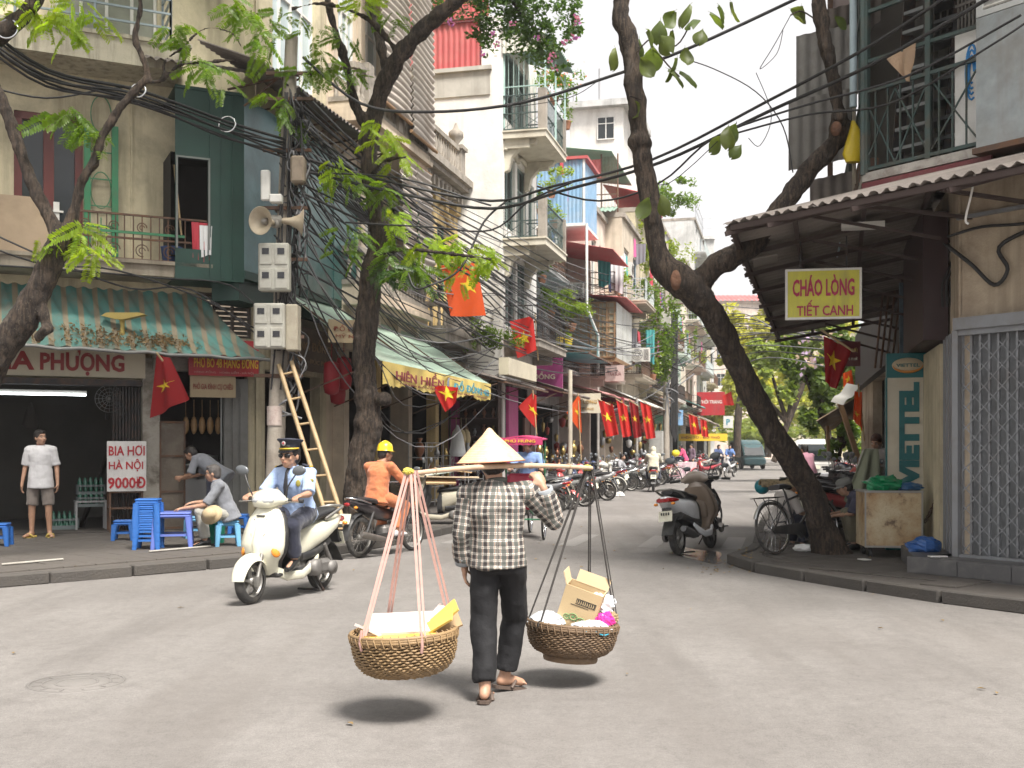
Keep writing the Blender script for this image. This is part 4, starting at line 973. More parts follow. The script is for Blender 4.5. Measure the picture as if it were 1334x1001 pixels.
# ================================================================ awnings and shop fronts
def awning(label,u0,u1,zt,vt,zb,vb,m,mats2=None,cor=True,par=None,name='awning',val=None,pitch=.16,arms=True):
 t=thing(name,label,'awning',SW((u0+u1)/2,vt,zb));W=STv(0)
 if cor:
  n=max(1,int(round((u1-u0)/1.6)))
  for i in range(n):
   corrugated(W,u0+(u1-u0)*i/n,u0+(u1-u0)*(i+1)/n+.04,zt+.01*(i%2),vt,zb+.01*(i%2)+random.uniform(-.03,.03),vb+random.uniform(-.08,.08),m,t,name='roof_sheet',pitch=pitch)
 else:
  g=G();g.grid(lambda a,b:W.P(u0+(u1-u0)*a,zt+(zb-zt)*b-.1*math.sin(PI*b)*(1+.3*math.sin(a*17)),vt+(vb-vt)*b),40,8,thick=.006);g.build('canopy',m,t)
 g=G();g.beam(W.P(u0,zb-.03,vb),W.P(u1,zb-.03,vb),.045);g.beam(W.P(u0,zt-.05,vt),W.P(u1,zt-.05,vt),.04)
 for u in np.linspace(u0+.05,u1-.05,max(2,int((u1-u0)/1.5))):
  g.beam(W.P(u,zt-.06,vt),W.P(u,zb-.05,vb),.035)
  if arms:g.beam(W.P(u,zb-.7,vt),W.P(u,zb-.06,vb-.2),.025)
 g.build('awning_frame',RUST,t)
 if val:
  n=90;g=G();hgt,vm=val
  g.grid(lambda a,b:W.P(u0+(u1-u0)*a,zb-b*(hgt*(1+.1*math.sin(a*23))-(.035*abs(math.sin(a*90))if b>.99 else 0)),vb+.03+.035*math.sin(a*60)*b+.04*math.sin(a*19)*b),200,6,thick=.003)
  g.build('valance',vm,t)
 return t
VALY=mat('yellow_valance',(.72,.55,.16),.8,var=.15,dirt=((.5,.42,.2),.4,2))
tH=awning('faded green canvas awning with scalloped yellow valance HIÊN HIỀN at the brassware shop',18.5,25.9,4.45,-8.95,3.05,-7.0,AWGRN,cor=False,val=(.42,VALY))
hv=-7.0+.08
def vfn(u0,u1,z0,z1):
 return lambda a,b,z:STv(0).P(u0+(u1-u0)*(a+.5),z0+(z1-z0)*(b+.5)-(.035*0),hv+z+.03*math.sin(((u0+(u1-u0)*(a+.5)-18.5)/7.4)*19)*.8)
lettering('HIÊN HIỀN',(0,0,0),D,(0,0,1),1,1,mat('letter_maroon',(.25,.04,.05),.7),tH,.02,fn=vfn(19.0,21.9,2.74,3.0))
lettering('ĐỒ ĐỒNG 48',(0,0,0),D,(0,0,1),1,1,mat('letter_blue',(.05,.3,.4),.7),tH,.02,fn=vfn(22.75,25.6,2.74,2.98))
lettering('CHUYÊN ĐỒ THỜ ĐỒNG - HÀNG ĐỒNG - HÀ NỘI',(0,0,0),D,(0,0,1),1,1,mat('letter_maroon',(.25,.04,.05),.7),tH,.0,fn=vfn(19.2,25.4,2.665,2.715))
g=G();p=STv(0).P(22.3,2.84,hv+.01);g.lathe([(0.0,.01),(.1,.01),(.14,.0)],p,16,N);g.build('emblem',mat('emblem_grey',(.2,.25,.35),.7),tH)
g=G();g.tube([p+N*.02+Vector((0,0,-.1)),p+N*.02+Vector((0,0,.1))],[.03,.05],6);g.build('emblem_vase',VALY,tH)
awning('low soot stained corrugated awning between the yellow valance and the magenta shop',26.2,31.2,3.75,-8.9,3.15,-6.7,ASBEST)
g=G();STv(0).bx(g,26.2,29.3,3.3,3.72,-6.85,-6.6);g.build('fascia_box',SIGNC,None,'long dirty cream fascia box on the soot stained awning','box',loc=SW(28,-6.7,3.3))
awning('dark grey lean-to awning beside the cream light box',31.4,35.8,3.7,-8.0,3.15,-6.3,ASBEST)
awning('wide faded red corrugated awning of the maroon signboard shop',36.2,44.5,4.05,-8.6,3.35,-6.0,mat('faded_red_sheet',(.42,.16,.16),.6,dirt=((.4,.3,.27),.5,1)))
awning('dirty white corrugated awning behind the four hanging flags',44.8,53.0,4.1,-7.4,3.3,-5.6,mat('white_sheet',(.6,.61,.58)),pitch=.2)
awning('second white corrugated awning near the far cable pole',53.4,60.5,4.3,-7.2,3.4,-5.4,ASBEST,pitch=.2)
awning('brown canvas awning with rolled edge far down the street',61,72,4.2,-7.2,3.2,-5.2,mat('brown_canvas',(.2,.15,.11),.9),cor=False)
awning('turquoise plastic awning high above the far brown awning',72.5,79,4.9,-7.2,4.3,-5.6,mat('turquoise_sheet',(.1,.42,.42),.5))
awning('last grey awning at the street end',79.5,90,4.2,-7.0,3.3,-5.2,ASBEST,pitch=.25)
awning('torn turquoise sheet laid over the balcony of the magenta shop',34.6,39.5,4.75,-8.0,4.55,-6.1,mat('turquoise_tarp',(.06,.36,.42),.5,var=.3,scale=6),cor=False,arms=False)
def vsign(name,label,u,v0,v1,z0,z1,m,texts=(),fm=None):return sign_panel(name,SD(u),v0,v1,z0,z1,0,m,label,'sign',texts,.12,fm)
vsign('shop_sign','magenta vertical signboard hanging in front of the magenta shop',33.6,-7.9,-6.75,3.1,4.3,mat('magenta_dark',(.28,.04,.16),.5),[('ĐỒNG',.5,.55,.6,.2,SIGNC,.02)])
vsign('light_box','cream light box sign with faded ochre lettering beside the pole of the magenta shop',35.9,-7.0,-5.95,2.65,3.3,SIGNC,[('BẢO LONG',.5,.6,.8,.25,mat('letter_ochre',(.5,.3,.1),.6),.02),('ĐỒ ĐỒNG',.5,.25,.6,.18,mat('letter_ochre',(.5,.3,.1),.6))])
vsign('shop_sign','maroon signboard with gold lettering HOÀN ĐỒNG tilted under the faded red awning',41.0,-7.6,-5.9,2.8,3.4,mat('sign_maroon',(.25,.03,.05),.5),[('ĐỒ ĐỒNG',.3,.62,.5,.35,mat('letter_gold',(.6,.4,.15),.5),.02),('MỸ NGHỆ',.8,.62,.35,.35,SIGNY),('48 HÀNG ĐỒNG',.6,.2,.5,.14,SIGNC)])
vsign('shop_sign','small whitish framed board under the wooden lattice bay',41.0,-6.6,-5.9,4.0,4.6,mat('faded_pink_board',(.5,.38,.35),.6),[('TRÀ SỮA',.5,.5,.7,.3,MAROON)])
vsign('banner','yellow banner sign stretched between shop fronts far down the street',70,-6.6,-3.6,1.95,2.4,SIGNY,[('ĐIỆN TỬ - ĐỒ THỜ',.45,.5,.8,.5,mat('letter_maroon',(.25,.04,.05)),.02)])
vsign('shop_sign','pale blue sign by the far cable pole',58.5,-6.2,-5.3,2.7,3.5,mat('sky_blue_panel',(.25,.45,.7),.5),[('NHÀ NGHỈ',.5,.5,.8,.2,WHT)])
vsign('shop_sign','pale green hanging sign beside the pale blue one',57,-6.6,-6.0,2.4,3.2,mat('pale_green_panel',(.3,.6,.45),.5),[('CAFE',.5,.5,.8,.2,WHT)])
vsign('shop_sign','red shop front sign above the turquoise awning near the street end',82,-6.4,-4.4,3.9,5.6,SIGNR,[('THỜI TRANG',.5,.6,.8,.2,WHT,.02)])
vsign('shop_sign','white sign on its pole at the street end',84,-4.6,-3.9,3.0,3.9,WHT,[('P',.5,.5,.4,.5,mat('letter_blue',(.05,.3,.4)),.03)])
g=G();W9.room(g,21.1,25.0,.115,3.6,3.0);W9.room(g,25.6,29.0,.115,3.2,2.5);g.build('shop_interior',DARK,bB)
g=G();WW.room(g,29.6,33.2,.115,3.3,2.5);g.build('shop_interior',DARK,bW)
for u,m in((21.15,BEIGE),(23.0,YEL),(25.1,BEIGE),(27.2,YEL),(29.1,mat('magenta_paint',(.45,.06,.22),.6))):
 g=G();W9.bx(g,u-.13,u+.13,.12,3.5,.0,.25);g.build('shop_pillar',m,bB if u<25.2 else bY)
g=G();WW.bx(g,29.6,30.7,.6,3.2,.02,.1);g.build('shop_panel',mat('magenta_paint',(.45,.06,.22)),bW);g=G();WW.bx(g,31.6,33.0,.12,2.4,.02,.08);WW.bx(g,32.28,32.33,.12,2.4,.08,.11);g.build('shop_door',WOODD,bW)
BRASS=mat('brass',(.5,.36,.13),.35,.9,var=.3,scale=10);WIRE=mat('white_wire',(.5,.5,.5),.5,.5)
def brass_vase(p,s,label,m=BRASS):
 g=G();g.lathe([(0,0),(.12,0),(.1,.03),(.05,.1),(.14,.22),(.17,.36),(.12,.5),(.05,.58),(.1,.68),(.09,.69)],(0,0,0),14)
 g.v=[(x*s+p[0],y*s+p[1],z*s+p[2])for x,y,z in g.v];return g.build('brass_vase',m,None,label,'vase','brass wares in the shop fronts',loc=p)
rnd=random.Random(3)
k=0
for i in range(34):
 u=23.6+i*.42;row=i%3;v=-8.6+rnd.random()*.5 if u<29 else-7.2+rnd.random()*.4
 p=SW(u,v,.12+row*.55);brass_vase(p,.38+rnd.random()*.4,'brass or tin vessel set out with many alike before the shops of the street',rnd.choice([BRASS,STEEL,BRASS,mat('dull_copper',(.3,.14,.08),.4,.8)]))
for i in range(90):
 u=35.5+i*.25;v=(-8.3 if u<42 else-7.1 if u<46 else-6.5)+rnd.random()*.3;z=.4+rnd.random()*2.1
 g=G();w_=.06+rnd.random()*.09;h_=.14+rnd.random()*.28;mi=rnd.randrange(6);p=SW(u,v,z);g.lathe([(.02,h_),(w_,h_*.8),(w_*.8,h_*.2),(.03,0)],p,10);g.rod(p+Vector((0,0,h_)),p+Vector((0,0,h_+.15)),.006,4)
 g.build('hanging_ware',[BRASS,STEEL,mat('red_lacquer',(.4,.04,.03),.4),WHT,BRASS,mat('dull_copper',(.3,.14,.08))][mi],None,'small %s ware hung in the dark shop front %s'%(['brass','tin','red lacquer','white','brass','copper'][mi],'behind the orange flag' if u<42 else 'behind the four flags' if u<50 else 'near the far cable pole'),'hanging ware','wares hung in the far shop fronts',loc=p)
def wire_rack(u,v,w,h,label):
 p=SW(u,v,.12);t=thing('iron_rack',label,'rack',p,'wrought iron racks before the brassware shop');g=G()
 for x in(0,w):
  for y in(0,.4):g.rod(p+D*x+N*y,p+D*x+N*y+Vector((0,0,h)),.012,5)
 for z in np.linspace(.15,h,5):
  for a,b in(((0,0),(w,0)),((0,.4),(w,.4)),((0,0),(0,.4)),((w,0),(w,.4))):g.rod(p+D*a[0]+N*a[1]+Vector((0,0,z)),p+D*b[0]+N*b[1]+Vector((0,0,z)),.008,4)
 g.build('rack_frame',WIRE,t);g=G()
 for i in range(6):
  c=p+D*(w*(i+.5)/6)+N*.42+Vector((0,0,rnd.uniform(.3,h)))
  g.tube([c+D*math.cos(a)*(.02+.014*a)+Vector((0,0,math.sin(a)*(.02+.014*a)))for a in[q*.5 for q in range(16)]],.007,4,False)
 g.build('scrolls',WIRE,t)
wire_rack(23.7,-8.3,1.3,1.5,'tall wrought iron rack with scrolls behind the yellow helmet');wire_rack(25.3,-8.2,1.2,1.2,'lower wrought iron rack below the hanging plastic bag');wire_rack(26.8,-8.2,1.4,1.0,'wrought iron rack nearest the conical hat')
g=G();p=SW(25.2,-7.6,1.3);PLAS=mat('clear_plastic',(.6,.62,.63),.3,alpha=.6,bump=.6,bscale=8)
g.loft([(p+Vector((0,0,.75)),(.02,0,0),(0,.02,0),2),(p+Vector((0,0,.5)),(.13,0,0),(0,.12,0),2),(p+Vector((0,0,.1)),(.2,0,0),(0,.17,0),2),(p,(.16,0,0),(0,.12,0),2)],12)
g.build('plastic_bag',PLAS,None,'clear plastic bag of goods hanging in the brassware shop front','bag',loc=p)
for i,(px,py)in enumerate(((603,495),(601,515))):pass
for i in range(3):
 p=SW(27.4+i*.45,-8.3,1.5);g=G();g.lathe([(.04,.5),(.1,.42),(.13,.25),(.1,.08),(.05,0)],p,12);g.rod(p+Vector((0,0,.5)),p+Vector((0,0,.8)),.006,4);g.build('lantern',mat('straw_lantern',(.55,.45,.25),.7),None,('straw coloured oval lantern hanging by the yellow pillar','second straw lantern hanging beside the yellow pillar lantern','third straw lantern, closest to the magenta pillar')[i],'lantern','straw lanterns by the yellow pillar',loc=p)
dc=thing('added_display_cabinet','added tall dark wooden display case of brass ware covering the white house side','cabinet',SW(29.2,-8.3,.12));Wd=SD(29.25)  # dark case added to cover the bright side wall and darken the shopfront
g=G();Wd.bx(g,-8.98,-7.58,.12,3.3,-.03,.02);Wd.bx(g,-8.98,-8.93,.12,3.3,.02,.3);Wd.bx(g,-7.63,-7.58,.12,3.3,.02,.3);g.build('case',mat('case_wood',(.06,.03,.02),.6,var=.3),dc)
for i in range(6):g=G();Wd.bx(g,-8.93,-7.63,.3+i*.5,.33+i*.5,.02,.3);g.build('shelf',WOODD,dc)
for i in range(30):
 k=i//5;p=Wd.P(-8.8+(i%5)*.26,.33+k*.5,.16);brass_vase(p,.28+rnd.random()*.25,'brass or tin vessel on the shelves of the added tall dark display case',rnd.choice([BRASS,STEEL,BRASS,mat('dull_copper',(.3,.14,.08),.4,.8)]))
def post(u,v,h,r,m,label,tilt=0):
 p=SW(u,v,.12);g=G();g.tube([p,p+Vector((tilt,0,h))],[r,r*.9],10);return g.build('post',m,None,label,'post',loc=p)
post(31.0,-6.0,3.6,.07,mat('cream_post',(.5,.45,.36),.8,dirt=((.2,.17,.13),.5,3)),'cream painted post in front of the magenta shop')
post(36.4,-6.1,3.4,.05,CONC,'thin grey post under the faded red awning');post(44.7,-5.9,3.4,.06,CONC,'grey awning post before the four flags')
g=G();ST.bx(g,51.2,51.9,.12,2.3,-6.2,-5.6);ct=g.build('cabinet',mat('pale_cabinet',(.5,.5,.47),.6,dirt=((.25,.22,.18),.5,3)),None,'pale glass fronted cabinet standing by the far cable pole','cabinet',loc=SW(51.5,-6,.12))
# ================================================================ right corner building
RF=Wall((4.95,12.25,0),(.6,-.8,0),(-.8,-.6,0));RS=Wall(SW(0,1.87),-D,-N)
u0R=13.05
bR=thing('eatery_building','dark corner building with a folding lattice gate, rusty corrugated eave and caged green balcony','building',(4.95,12.25,0))
g=G();gate_w=3.2
RF.front(g,0,5,.1,4.6,[(.02,gate_w,.3,2.8)],.2)
def RSb(g,u0,u1,z0,z1,d0,d1,m=0):RS.bx(g,-u1,-u0,z0,z1,d0,d1,m)
RS.front(g,-30,-u0R,.1,4.6,[(-19.5,-16.2,.1,3.0),(-26,-21,.1,3.0)],.2)
g.build('wall',mat('peach_plaster',(.5,.41,.3),.9,bump=.4,dirt=((.2,.15,.11),.7,1.2),streak=((.09,.07,.05),.7,2.4)),bR)
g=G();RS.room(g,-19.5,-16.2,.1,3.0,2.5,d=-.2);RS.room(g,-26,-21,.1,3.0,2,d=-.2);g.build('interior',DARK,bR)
g=G();RF.bx(g,.0,5,4.02,4.06,.0,.05);RF.bx(g,0,gate_w,2.8,2.93,-.05,.12);g.build('gate_lintel',GATEM,bR)
pl=[RF.P(-.35,0,.45),RF.P(5,0,.45),RF.P(5,0,-.3),RF.P(-.2,0,-.3)];TILE=mat('dark_tile',(.1,.098,.1),.5,var=.2,dirt=((.2,.19,.18),.5,3))
g=G();g.add([(p.x,p.y,z)for z in(.1,.3)for p in pl],[(4,5,6,7),(0,1,5,4),(1,2,6,5),(3,0,4,7),(2,3,7,6)]);pl_=g.build('plinth',TILE,bR)
for i in range(9):
 g=G();RF.bx(g,-.33+i*.6,.255+i*.6,.13,.285,.452,.462);g.build('facing_tile',TILE,pl_)
gt=thing('folding_gate','grey folding lattice steel gate, closed, on a dark tiled step','gate',RF.P(1.5,.3,0));gd=-.02
n=int(gate_w/.105)
g=G()
for i in range(n+1):a=.04+i*.105;RF.bx(g,a-.012,a+.012,.32,2.78,gd-.012,gd+.02)
g.build('gate_bars',GATEM,gt);g=G()
nz=11;dz=(2.78-.34)/nz
for i in range(n):
 for j in range(nz*2-1):
  z=.34+dz*.5*j
  if(j+i)%2:continue
  a=.04+i*.105
  if j%2==0 or 1:
   g.beam(RF.P(a,z,gd+.03),RF.P(a+.105,z+dz*.5,gd+.03),.011,.006,up=RF.n);g.beam(RF.P(a+.105,z,gd+.035),RF.P(a,z+dz*.5,gd+.035),.011,.006,up=RF.n)
   if j+1<nz*2-1:
    g.beam(RF.P(a,z+dz*.5,gd+.03),RF.P(a+.105,z+dz,gd+.03),.016,.006,up=RF.n)if 0 else None
g.build('lattice',GATEM,gt,kind=None)
g=G();RF.bx(g,0,gate_w,2.74,2.8,-.06,.06);RF.bx(g,0,gate_w,.3,.33,-.05,.05);RF.bx(g,-.04,.03,.3,2.8,-.06,.07);g.build('track',GATEM,gt)
g=G();RF.bx(g,.1,gate_w,.3,2.78,-.12,-.11);g.build('shutter_behind',mat('shutter_grey',(.2,.21,.22),.6,dirt=((.1,.1,.1),.4,2)),gt)
for i in range(4):
 g=G();RSb(g,13.1+i*.24,13.32+i*.24,.3,2.8,.03,.06);RSb(g,13.2+i*.24,13.22+i*.24,.3,2.8,.06,.075);g.build('side_leaf',GATEM,gt)
g=G();RSb(g,14.1,16.2,.1,2.75,.02,.09);g.build('pillar',CREAM,bR)
g=G();RSb(g,13.05,14.45,.1,.3,.02,.5);g.build('side_step',TILE,bR)
g=G();RSb(g,13.9,16.2,2.78,4.3,.02,.3);g.build('shutter_box',mat('dark_maroon_box',(.035,.014,.014),.6,var=.3),bR)
g=G();RSb(g,16.3,30,3.0,4.4,.0,.15);g.build('fascia',mat('dark_board',(.05,.045,.045),.7),bR)
def sheet4(A,B,C,Dd,m,name,par,n=60,amp=.022,waves=None,ragged=.0,thick=.006):
 """A,B top edge, D,C bottom edge; corrugations run from top to bottom"""
 A,B,C,Dd=map(Vector,(A,B,C,Dd));L=max((B-A).length,(C-Dd).length);w=waves or L/.15;nn=int(w*6);nr=(B-A).cross(Dd-A).normalized()
 g=G();rg=[random.uniform(-ragged,ragged)for _ in range(nn+2)]
 def fn(u,v):
  p=A.lerp(B,u).lerp(Dd.lerp(C,u),v+(rg[int(u*nn)]if v>.99 else 0));return p+nr*amp*math.sin(2*PI*u*w)
 g.grid(fn,nn,3,thick=thick);return g.build(name,m,par)
R0=Vector((2.43,12.6,4.06));R1=Vector((4.76,20.0,3.55));RW1=RS.P(-20.0,3.85,.03);RWc=Vector((4.85,12.5,4.62));RR=Vector((6.2,8.14,4.1));RRw=RF.P(4.2,4.62,.03)
for k in range(5):
 a,b=k/5,(k+1)/5
 sheet4(RWc.lerp(RW1,a),RWc.lerp(RW1,b+.01),R0.lerp(R1,b+.01)+Vector((0,0,-.01*(k%2))),R0.lerp(R1,a),ASBEST,'roof_sheet',bR,ragged=.012)
for k in range(5):
 a,b=k/5,(k+1)/5
 sheet4(RWc.lerp(RRw,a),RWc.lerp(RRw,b+.01),R0.lerp(RR,b+.01),R0.lerp(RR,a),ASBEST,'roof_sheet',bR,ragged=.008)
g=G()
def lerp4(u,v,dz=-.07):return RWc.lerp(RW1,u).lerp(R0.lerp(R1,u),v)+Vector((0,0,dz))
for v in(.04,.35,.68,.97):g.beam(lerp4(0,v),lerp4(1,v),.05,.06)
for u in np.linspace(0,1,8):g.beam(lerp4(u,0,-.12),lerp4(u,1,-.12),.05,.05);g.beam(lerp4(u,0,-.75),lerp4(u,.6,-.15),.035)
def lerp5(u,v,dz=-.07):return RWc.lerp(RRw,u).lerp(R0.lerp(RR,u),v)+Vector((0,0,dz))
for v in(.3,.65,.97):g.beam(lerp5(0,v),lerp5(1,v),.05,.06)
for u in np.linspace(.1,1,6):g.beam(lerp5(u,0,-.12),lerp5(u,1,-.12),.05,.05);g.beam(lerp5(u,0,-.6),lerp5(u,.55,-.15),.04);g.beam(lerp5(u,.0,-.6),lerp5(u,0,-.1),.05)
g.build('eave_frame',mat('dark_rust',(.06,.04,.035),.8),bR)
for i in range(4):
 g=G();u=.1+i*.22;g.prism([(0,0),(.55,0),(.5,.3),(.05,.3)],lerp4(u,.9-.2*(i%2),-.3),D,(lerp4(u,.5)-lerp4(u,.9)).normalized(),(0,0,.02));g.build('ceiling_board',mat('dim_board',(.16,.14,.12),.8),bR)
g=G();p=lerp4(.12,.35,-.16);g.box(p,(.5,.22,.06),RZ(-.3));g.build('lamp_housing',WHT,bR)
CB=Vector((4.13,12.98,0));UB=Wall(CB,(.6,-.8,0),(-.8,-.6,0));US=Wall(CB,-D,-N)
zf=4.72
g=G();UB.bx(g,0,5,4.62,zf,-2.2,.02);US.bx(g,-4.6,0,4.62,zf,-1.2,.02);g.build('floor_slab',mat('chipped_white',(.45,.42,.38),.9,dirt=((.15,.12,.1),.7,4)),bR)
g=G();UB.bx(g,0,1.6,4.45,4.6,.0,.04);g.build('maroon_band',MAROON,bR)
g=G();UB.front(g,-1.2,5,zf,8.4,[(.9,1.4,zf+.05,7.3)],.1,d=-1.6)
US.front(g,-4.6,0.6,zf,9.2,[(-3.2,-1.2,5.4,7.4)],.1,d=-.7)
UB.bx(g,-1,5,8.4,8.5,-4,.1);US.bx(g,-4.6,-1,9.2,9.35,-3,0);g.build('upper_wall',mat('recess_shade_wall',(.06,.052,.045),.9,dirt=((.05,.045,.04),.6,1)),bR)  # near-black wall colour stands in for shade in the balcony recess
g=G();backing(UB,g,.9,1.4,zf,7.3,-1.72);backing(US,g,-3.2,-1.2,5.4,7.4,-.82);g.build('opening_backing',DARK,bR)
GC=mat('cage_green',(.055,.085,.08),.55,.3,dirt=((.12,.07,.04),.4,4))
g=G();E1=1.46
for a in(0,.04,E1*.58,E1):UB.bx(g,a-.03,a+.03,zf,8.4,-.03,.03)
for z in(zf+.04,zf+.95,zf+1.3,6.6,7.0,7.9):UB.bx(g,0,E1,z-.02,z+.02,-.02,.02)
for i in range(1,9):a=E1*i/9;UB.bx(g,a-.008,a+.008,zf,zf+.95,-.01,.01)
for a0_,a1_ in((0,.42),(.42,.85),(.85,1.46)):
 g.beam(UB.P(a0_,zf+.05),UB.P(a1_,zf+.9),.016);g.beam(UB.P(a1_,zf+.05),UB.P(a0_,zf+.9),.016)
g.build('balcony_cage',GC,bR)
g=G()
for i in range(14):a=.9+i*.045;UB.bx(g,a,a+.02,zf+.9,8.3,-.5,-.48)
for i in range(5):UB.bx(g,.88,1.6,5.8+i*.7,5.83+i*.7,-.49,-.47)
[UB.bx(g,.0,1.45,zf+.35+i*.3,zf+.37+i*.3,-1.3,-1.28)for i in range(11)];[UB.bx(g,-.1+i*.09,-.085+i*.09,zf,8.3,-1.32,-1.3)for i in range(12)]
g.build('inner_grille',mat('grille_pale',(.25,.23,.2),.6),bR)
st=thing('metal_stair','dark steel stair rising behind the caged green balcony','stairs',UB.P(.3,zf,-.7))
for i in range(14):
 g=G();z=zf+.1+i*.24;UB.bx(g,.04,.84,z,z+.04,-.75-i*.03,-.5-i*.03);g.build('tread',mat('tread_steel',(.3,.31,.31),.6,.3),st)
g=G();
for a in(.06,.74):g.beam(UB.P(a,zf,-.55),UB.P(a,zf+3.5,-1.0),.03,.14)
g.build('stringer',IRON,st)
for i in range(6):
 g=G();
 for j in range(5):UB.bx(g,.1+j*.125,.21+j*.125,zf+.08+i*.28,zf+.3+i*.28,-1.15,-1.0)
 g.build('stacked_blocks',mat('pale_block',(.42,.4,.34),.8,dirt=((.2,.18,.15),.5,5)),bR)
mb=thing('metal_enclosure','galvanised sheet metal balcony box with a louvred top beside the green cage','enclosure',UB.P(2.2,zf,.2));a0=1.48
g=G();UB.bx(g,a0,3.6,4.68,6.05,-.6,.12);g.build('box_panel',GALV,mb);g=G();UB.bx(g,a0,3.6,4.6,4.66,-.6,.2);g.build('box_floor',RUST,mb)
g=G()
for b in((a0,a0+.07),(a0+.72,a0+.78),(a0+1.5,a0+1.56)):UB.bx(g,b[0],b[1],6.06,8,-.1,.12)
UB.bx(g,a0+.07,3.6,6.06,6.12,-.1,.12);fr_=g.build('louvre_frame',mat('pale_grey_frame',(.45,.46,.45),.5),mb)
for i in range(10):
 z=6.2+i*.17;g=G();P_=UB.P;g.add([P_(a0+.07,z-.05,.11),P_(3.6,z-.05,.11),P_(3.6,z+.09,-.02),P_(a0+.07,z+.09,-.02),P_(a0+.07,z-.065,.1),P_(3.6,z-.065,.1),P_(3.6,z+.075,-.03),P_(a0+.07,z+.075,-.03)],[(0,1,2,3),(7,6,5,4),(0,4,5,1),(2,6,7,3)]);g.build('slat',mat('weathered_slat',(.38,.37,.34),.8,dirt=((.15,.12,.1),.5,4)),fr_)
def usheet(u0,u1,z0,z1,d0,d1,m,name):
 P_=US.P;n_=int((u1-u0)/.15*6);g=G();g.grid(lambda a,b:P_(-(u0+(u1-u0)*a),z1+(z0-z1)*b,d0+(d1-d0)*b+.018*math.sin(2*PI*(u0+(u1-u0)*a)/.15)),n_,2,thick=.006);return g.build(name,m,bR)
PR=mat('pale_ribbed',(.3,.29,.27),.8,dirt=((.12,.1,.09),.5,2))
def fsheet(u,v0_,v1_,z0,z1,m,lean=0.0,name='side_sheet'):
 W=SD(u);sheet4(W.P(v0_,z1,lean),W.P(v1_,z1+.12,lean),W.P(v1_,z0+.12,0),W.P(v0_,z0,0),m,name,bR,amp=.018)
fsheet(15.2,.12,1.0,6.05,6.95,PR,.1);fsheet(15.0,.02,.8,5.15,5.95,PR,.35);fsheet(15.4,.3,1.0,4.5,5.1,ASBEST);fsheet(15.5,.5,1.2,6.95,7.3,ASBEST,.3)
W=SD(16.0);g=G();W.bx(g,.62,1.0,7.1,9.2,-.03,.0);g.build('pink_sheet',mat('dusty_pink_sheet',(.36,.29,.27),.8),bR);g=G();W.bx(g,1.02,1.7,7.15,7.7,0,.03);g.build('teal_sheet',mat('dull_teal',(.12,.2,.2),.6),bR);g=G();W.bx(g,1.02,1.7,7.72,9.2,0,.04);g.build('blue_sheet',mat('blue_panel',(.05,.15,.42),.5,dirt=((.1,.12,.14),.4,1)),bR)
g=G();W.bx(g,.55,.62,4.7,9.2,-.05,.05);W.bx(g,.3,1.8,6.96,7.02,-.05,.05);g.build('sheet_frame',RUST,bR)
g=G();g.rod(US.P(-.3,5.6,.1),US.P(-.3,9.2,.1),.045,10);g.build('drain_pipe',mat('pale_blue_pipe',(.42,.52,.56),.5),bR)
g=G();P_=US.P
for(c,zc,w_,h_)in((.85,6.2,.22,.5),(.85,5.2,.2,.3)):
 for s_ in(1,.55):g.tube([P_(-(c+w_*s_*math.cos(a)),zc+h_*s_*math.sin(a),.06)for a in[i*PI/10 for i in range(20)]],.014,5,False,closed=True)
for u in(.62,.85,1.08):g.beam(P_(-u,4.75,.06),P_(-u,6.8,.06),.018)
g.build('scroll_grille',mat('cream_iron',(.42,.37,.3),.6),bR)
g=G()
for u in(.5,.0,2.8):US.bx(g,-u-.04,-u+.04,4.7,9.2,-.05,.03)
for z in(5.6,6.6,7.1):US.bx(g,-5,0,z-.02,z+.02,-.02,.04)
g.build('side_posts',GC,bR)
g=G();
for i in range(6):US.bx(g,-1.6-.25*i,-1.4-.25*i,4.1,4.75,.2,.22)
g.build('pale_blue_frame',mat('pale_blue_pipe',(.42,.52,.56)),bR)
g=G();US.bx(g,-1.3,-.4,4.72,5.0,-.2,.03);g.build('planter_box',RUST,bR)
cloth('hanging_rag',UB.P(.62,5.98,.04),.4,.02,mat('brown_rag',(.45,.3,.19),.9),'brown triangular rag draped on the green cage rail')if 0 else None
g=G();A=UB.P(.32,6.0,.04);B=UB.P(.72,6.05,.04);C=UB.P(.62,5.62,.05);g.grid(lambda a,b:A.lerp(B,a).lerp(C,b*.97)+UB.n*.03*math.sin(a*9+b*4),8,8,thick=.006)
g.build('rag',mat('brown_rag',(.42,.29,.19),.9,bump=.6),None,'brown triangular rag draped on the rail of the green cage','rag',loc=A)
def bag(p,s,m,label,cat='bag',name='plastic_bag'):
 g=G();p=Vector(p);g.loft([(p+Vector((0,0,.5*s)),(.02*s,0,0),(0,.02*s,0),2),(p+Vector((0.02,0,.38*s)),(.07*s,0,0),(0,.05*s,0),2),(p+Vector((0,0,.1*s)),(.13*s,0,0),(0,.08*s,0),2.4),(p+Vector((0,0,.0)),(.09*s,0,0),(0,.06*s,0),2)],12)
 return g.build(name,m,None,label,cat,loc=p)
YB=mat('yellow_plastic',(.7,.52,.02),.35,bump=.7,bscale=9)
bag(US.P(-.35,4.95,.1),1.0,YB,'small yellow plastic bag hanging at the low corner of the green cage');bag(UB.P(.66,6.95,.03),1.6,YB,'large yellow printed bag hanging high on the green cage')
g=G();UB.bx(g,1.12,1.44,zf+.05,zf+1.35,-.1,-.07);pn=g.build('panel',WHT,None,'white board with blue painted swirls behind the cage, beside the metal box','board',loc=UB.P(1.28,zf,-.1))
g=G()
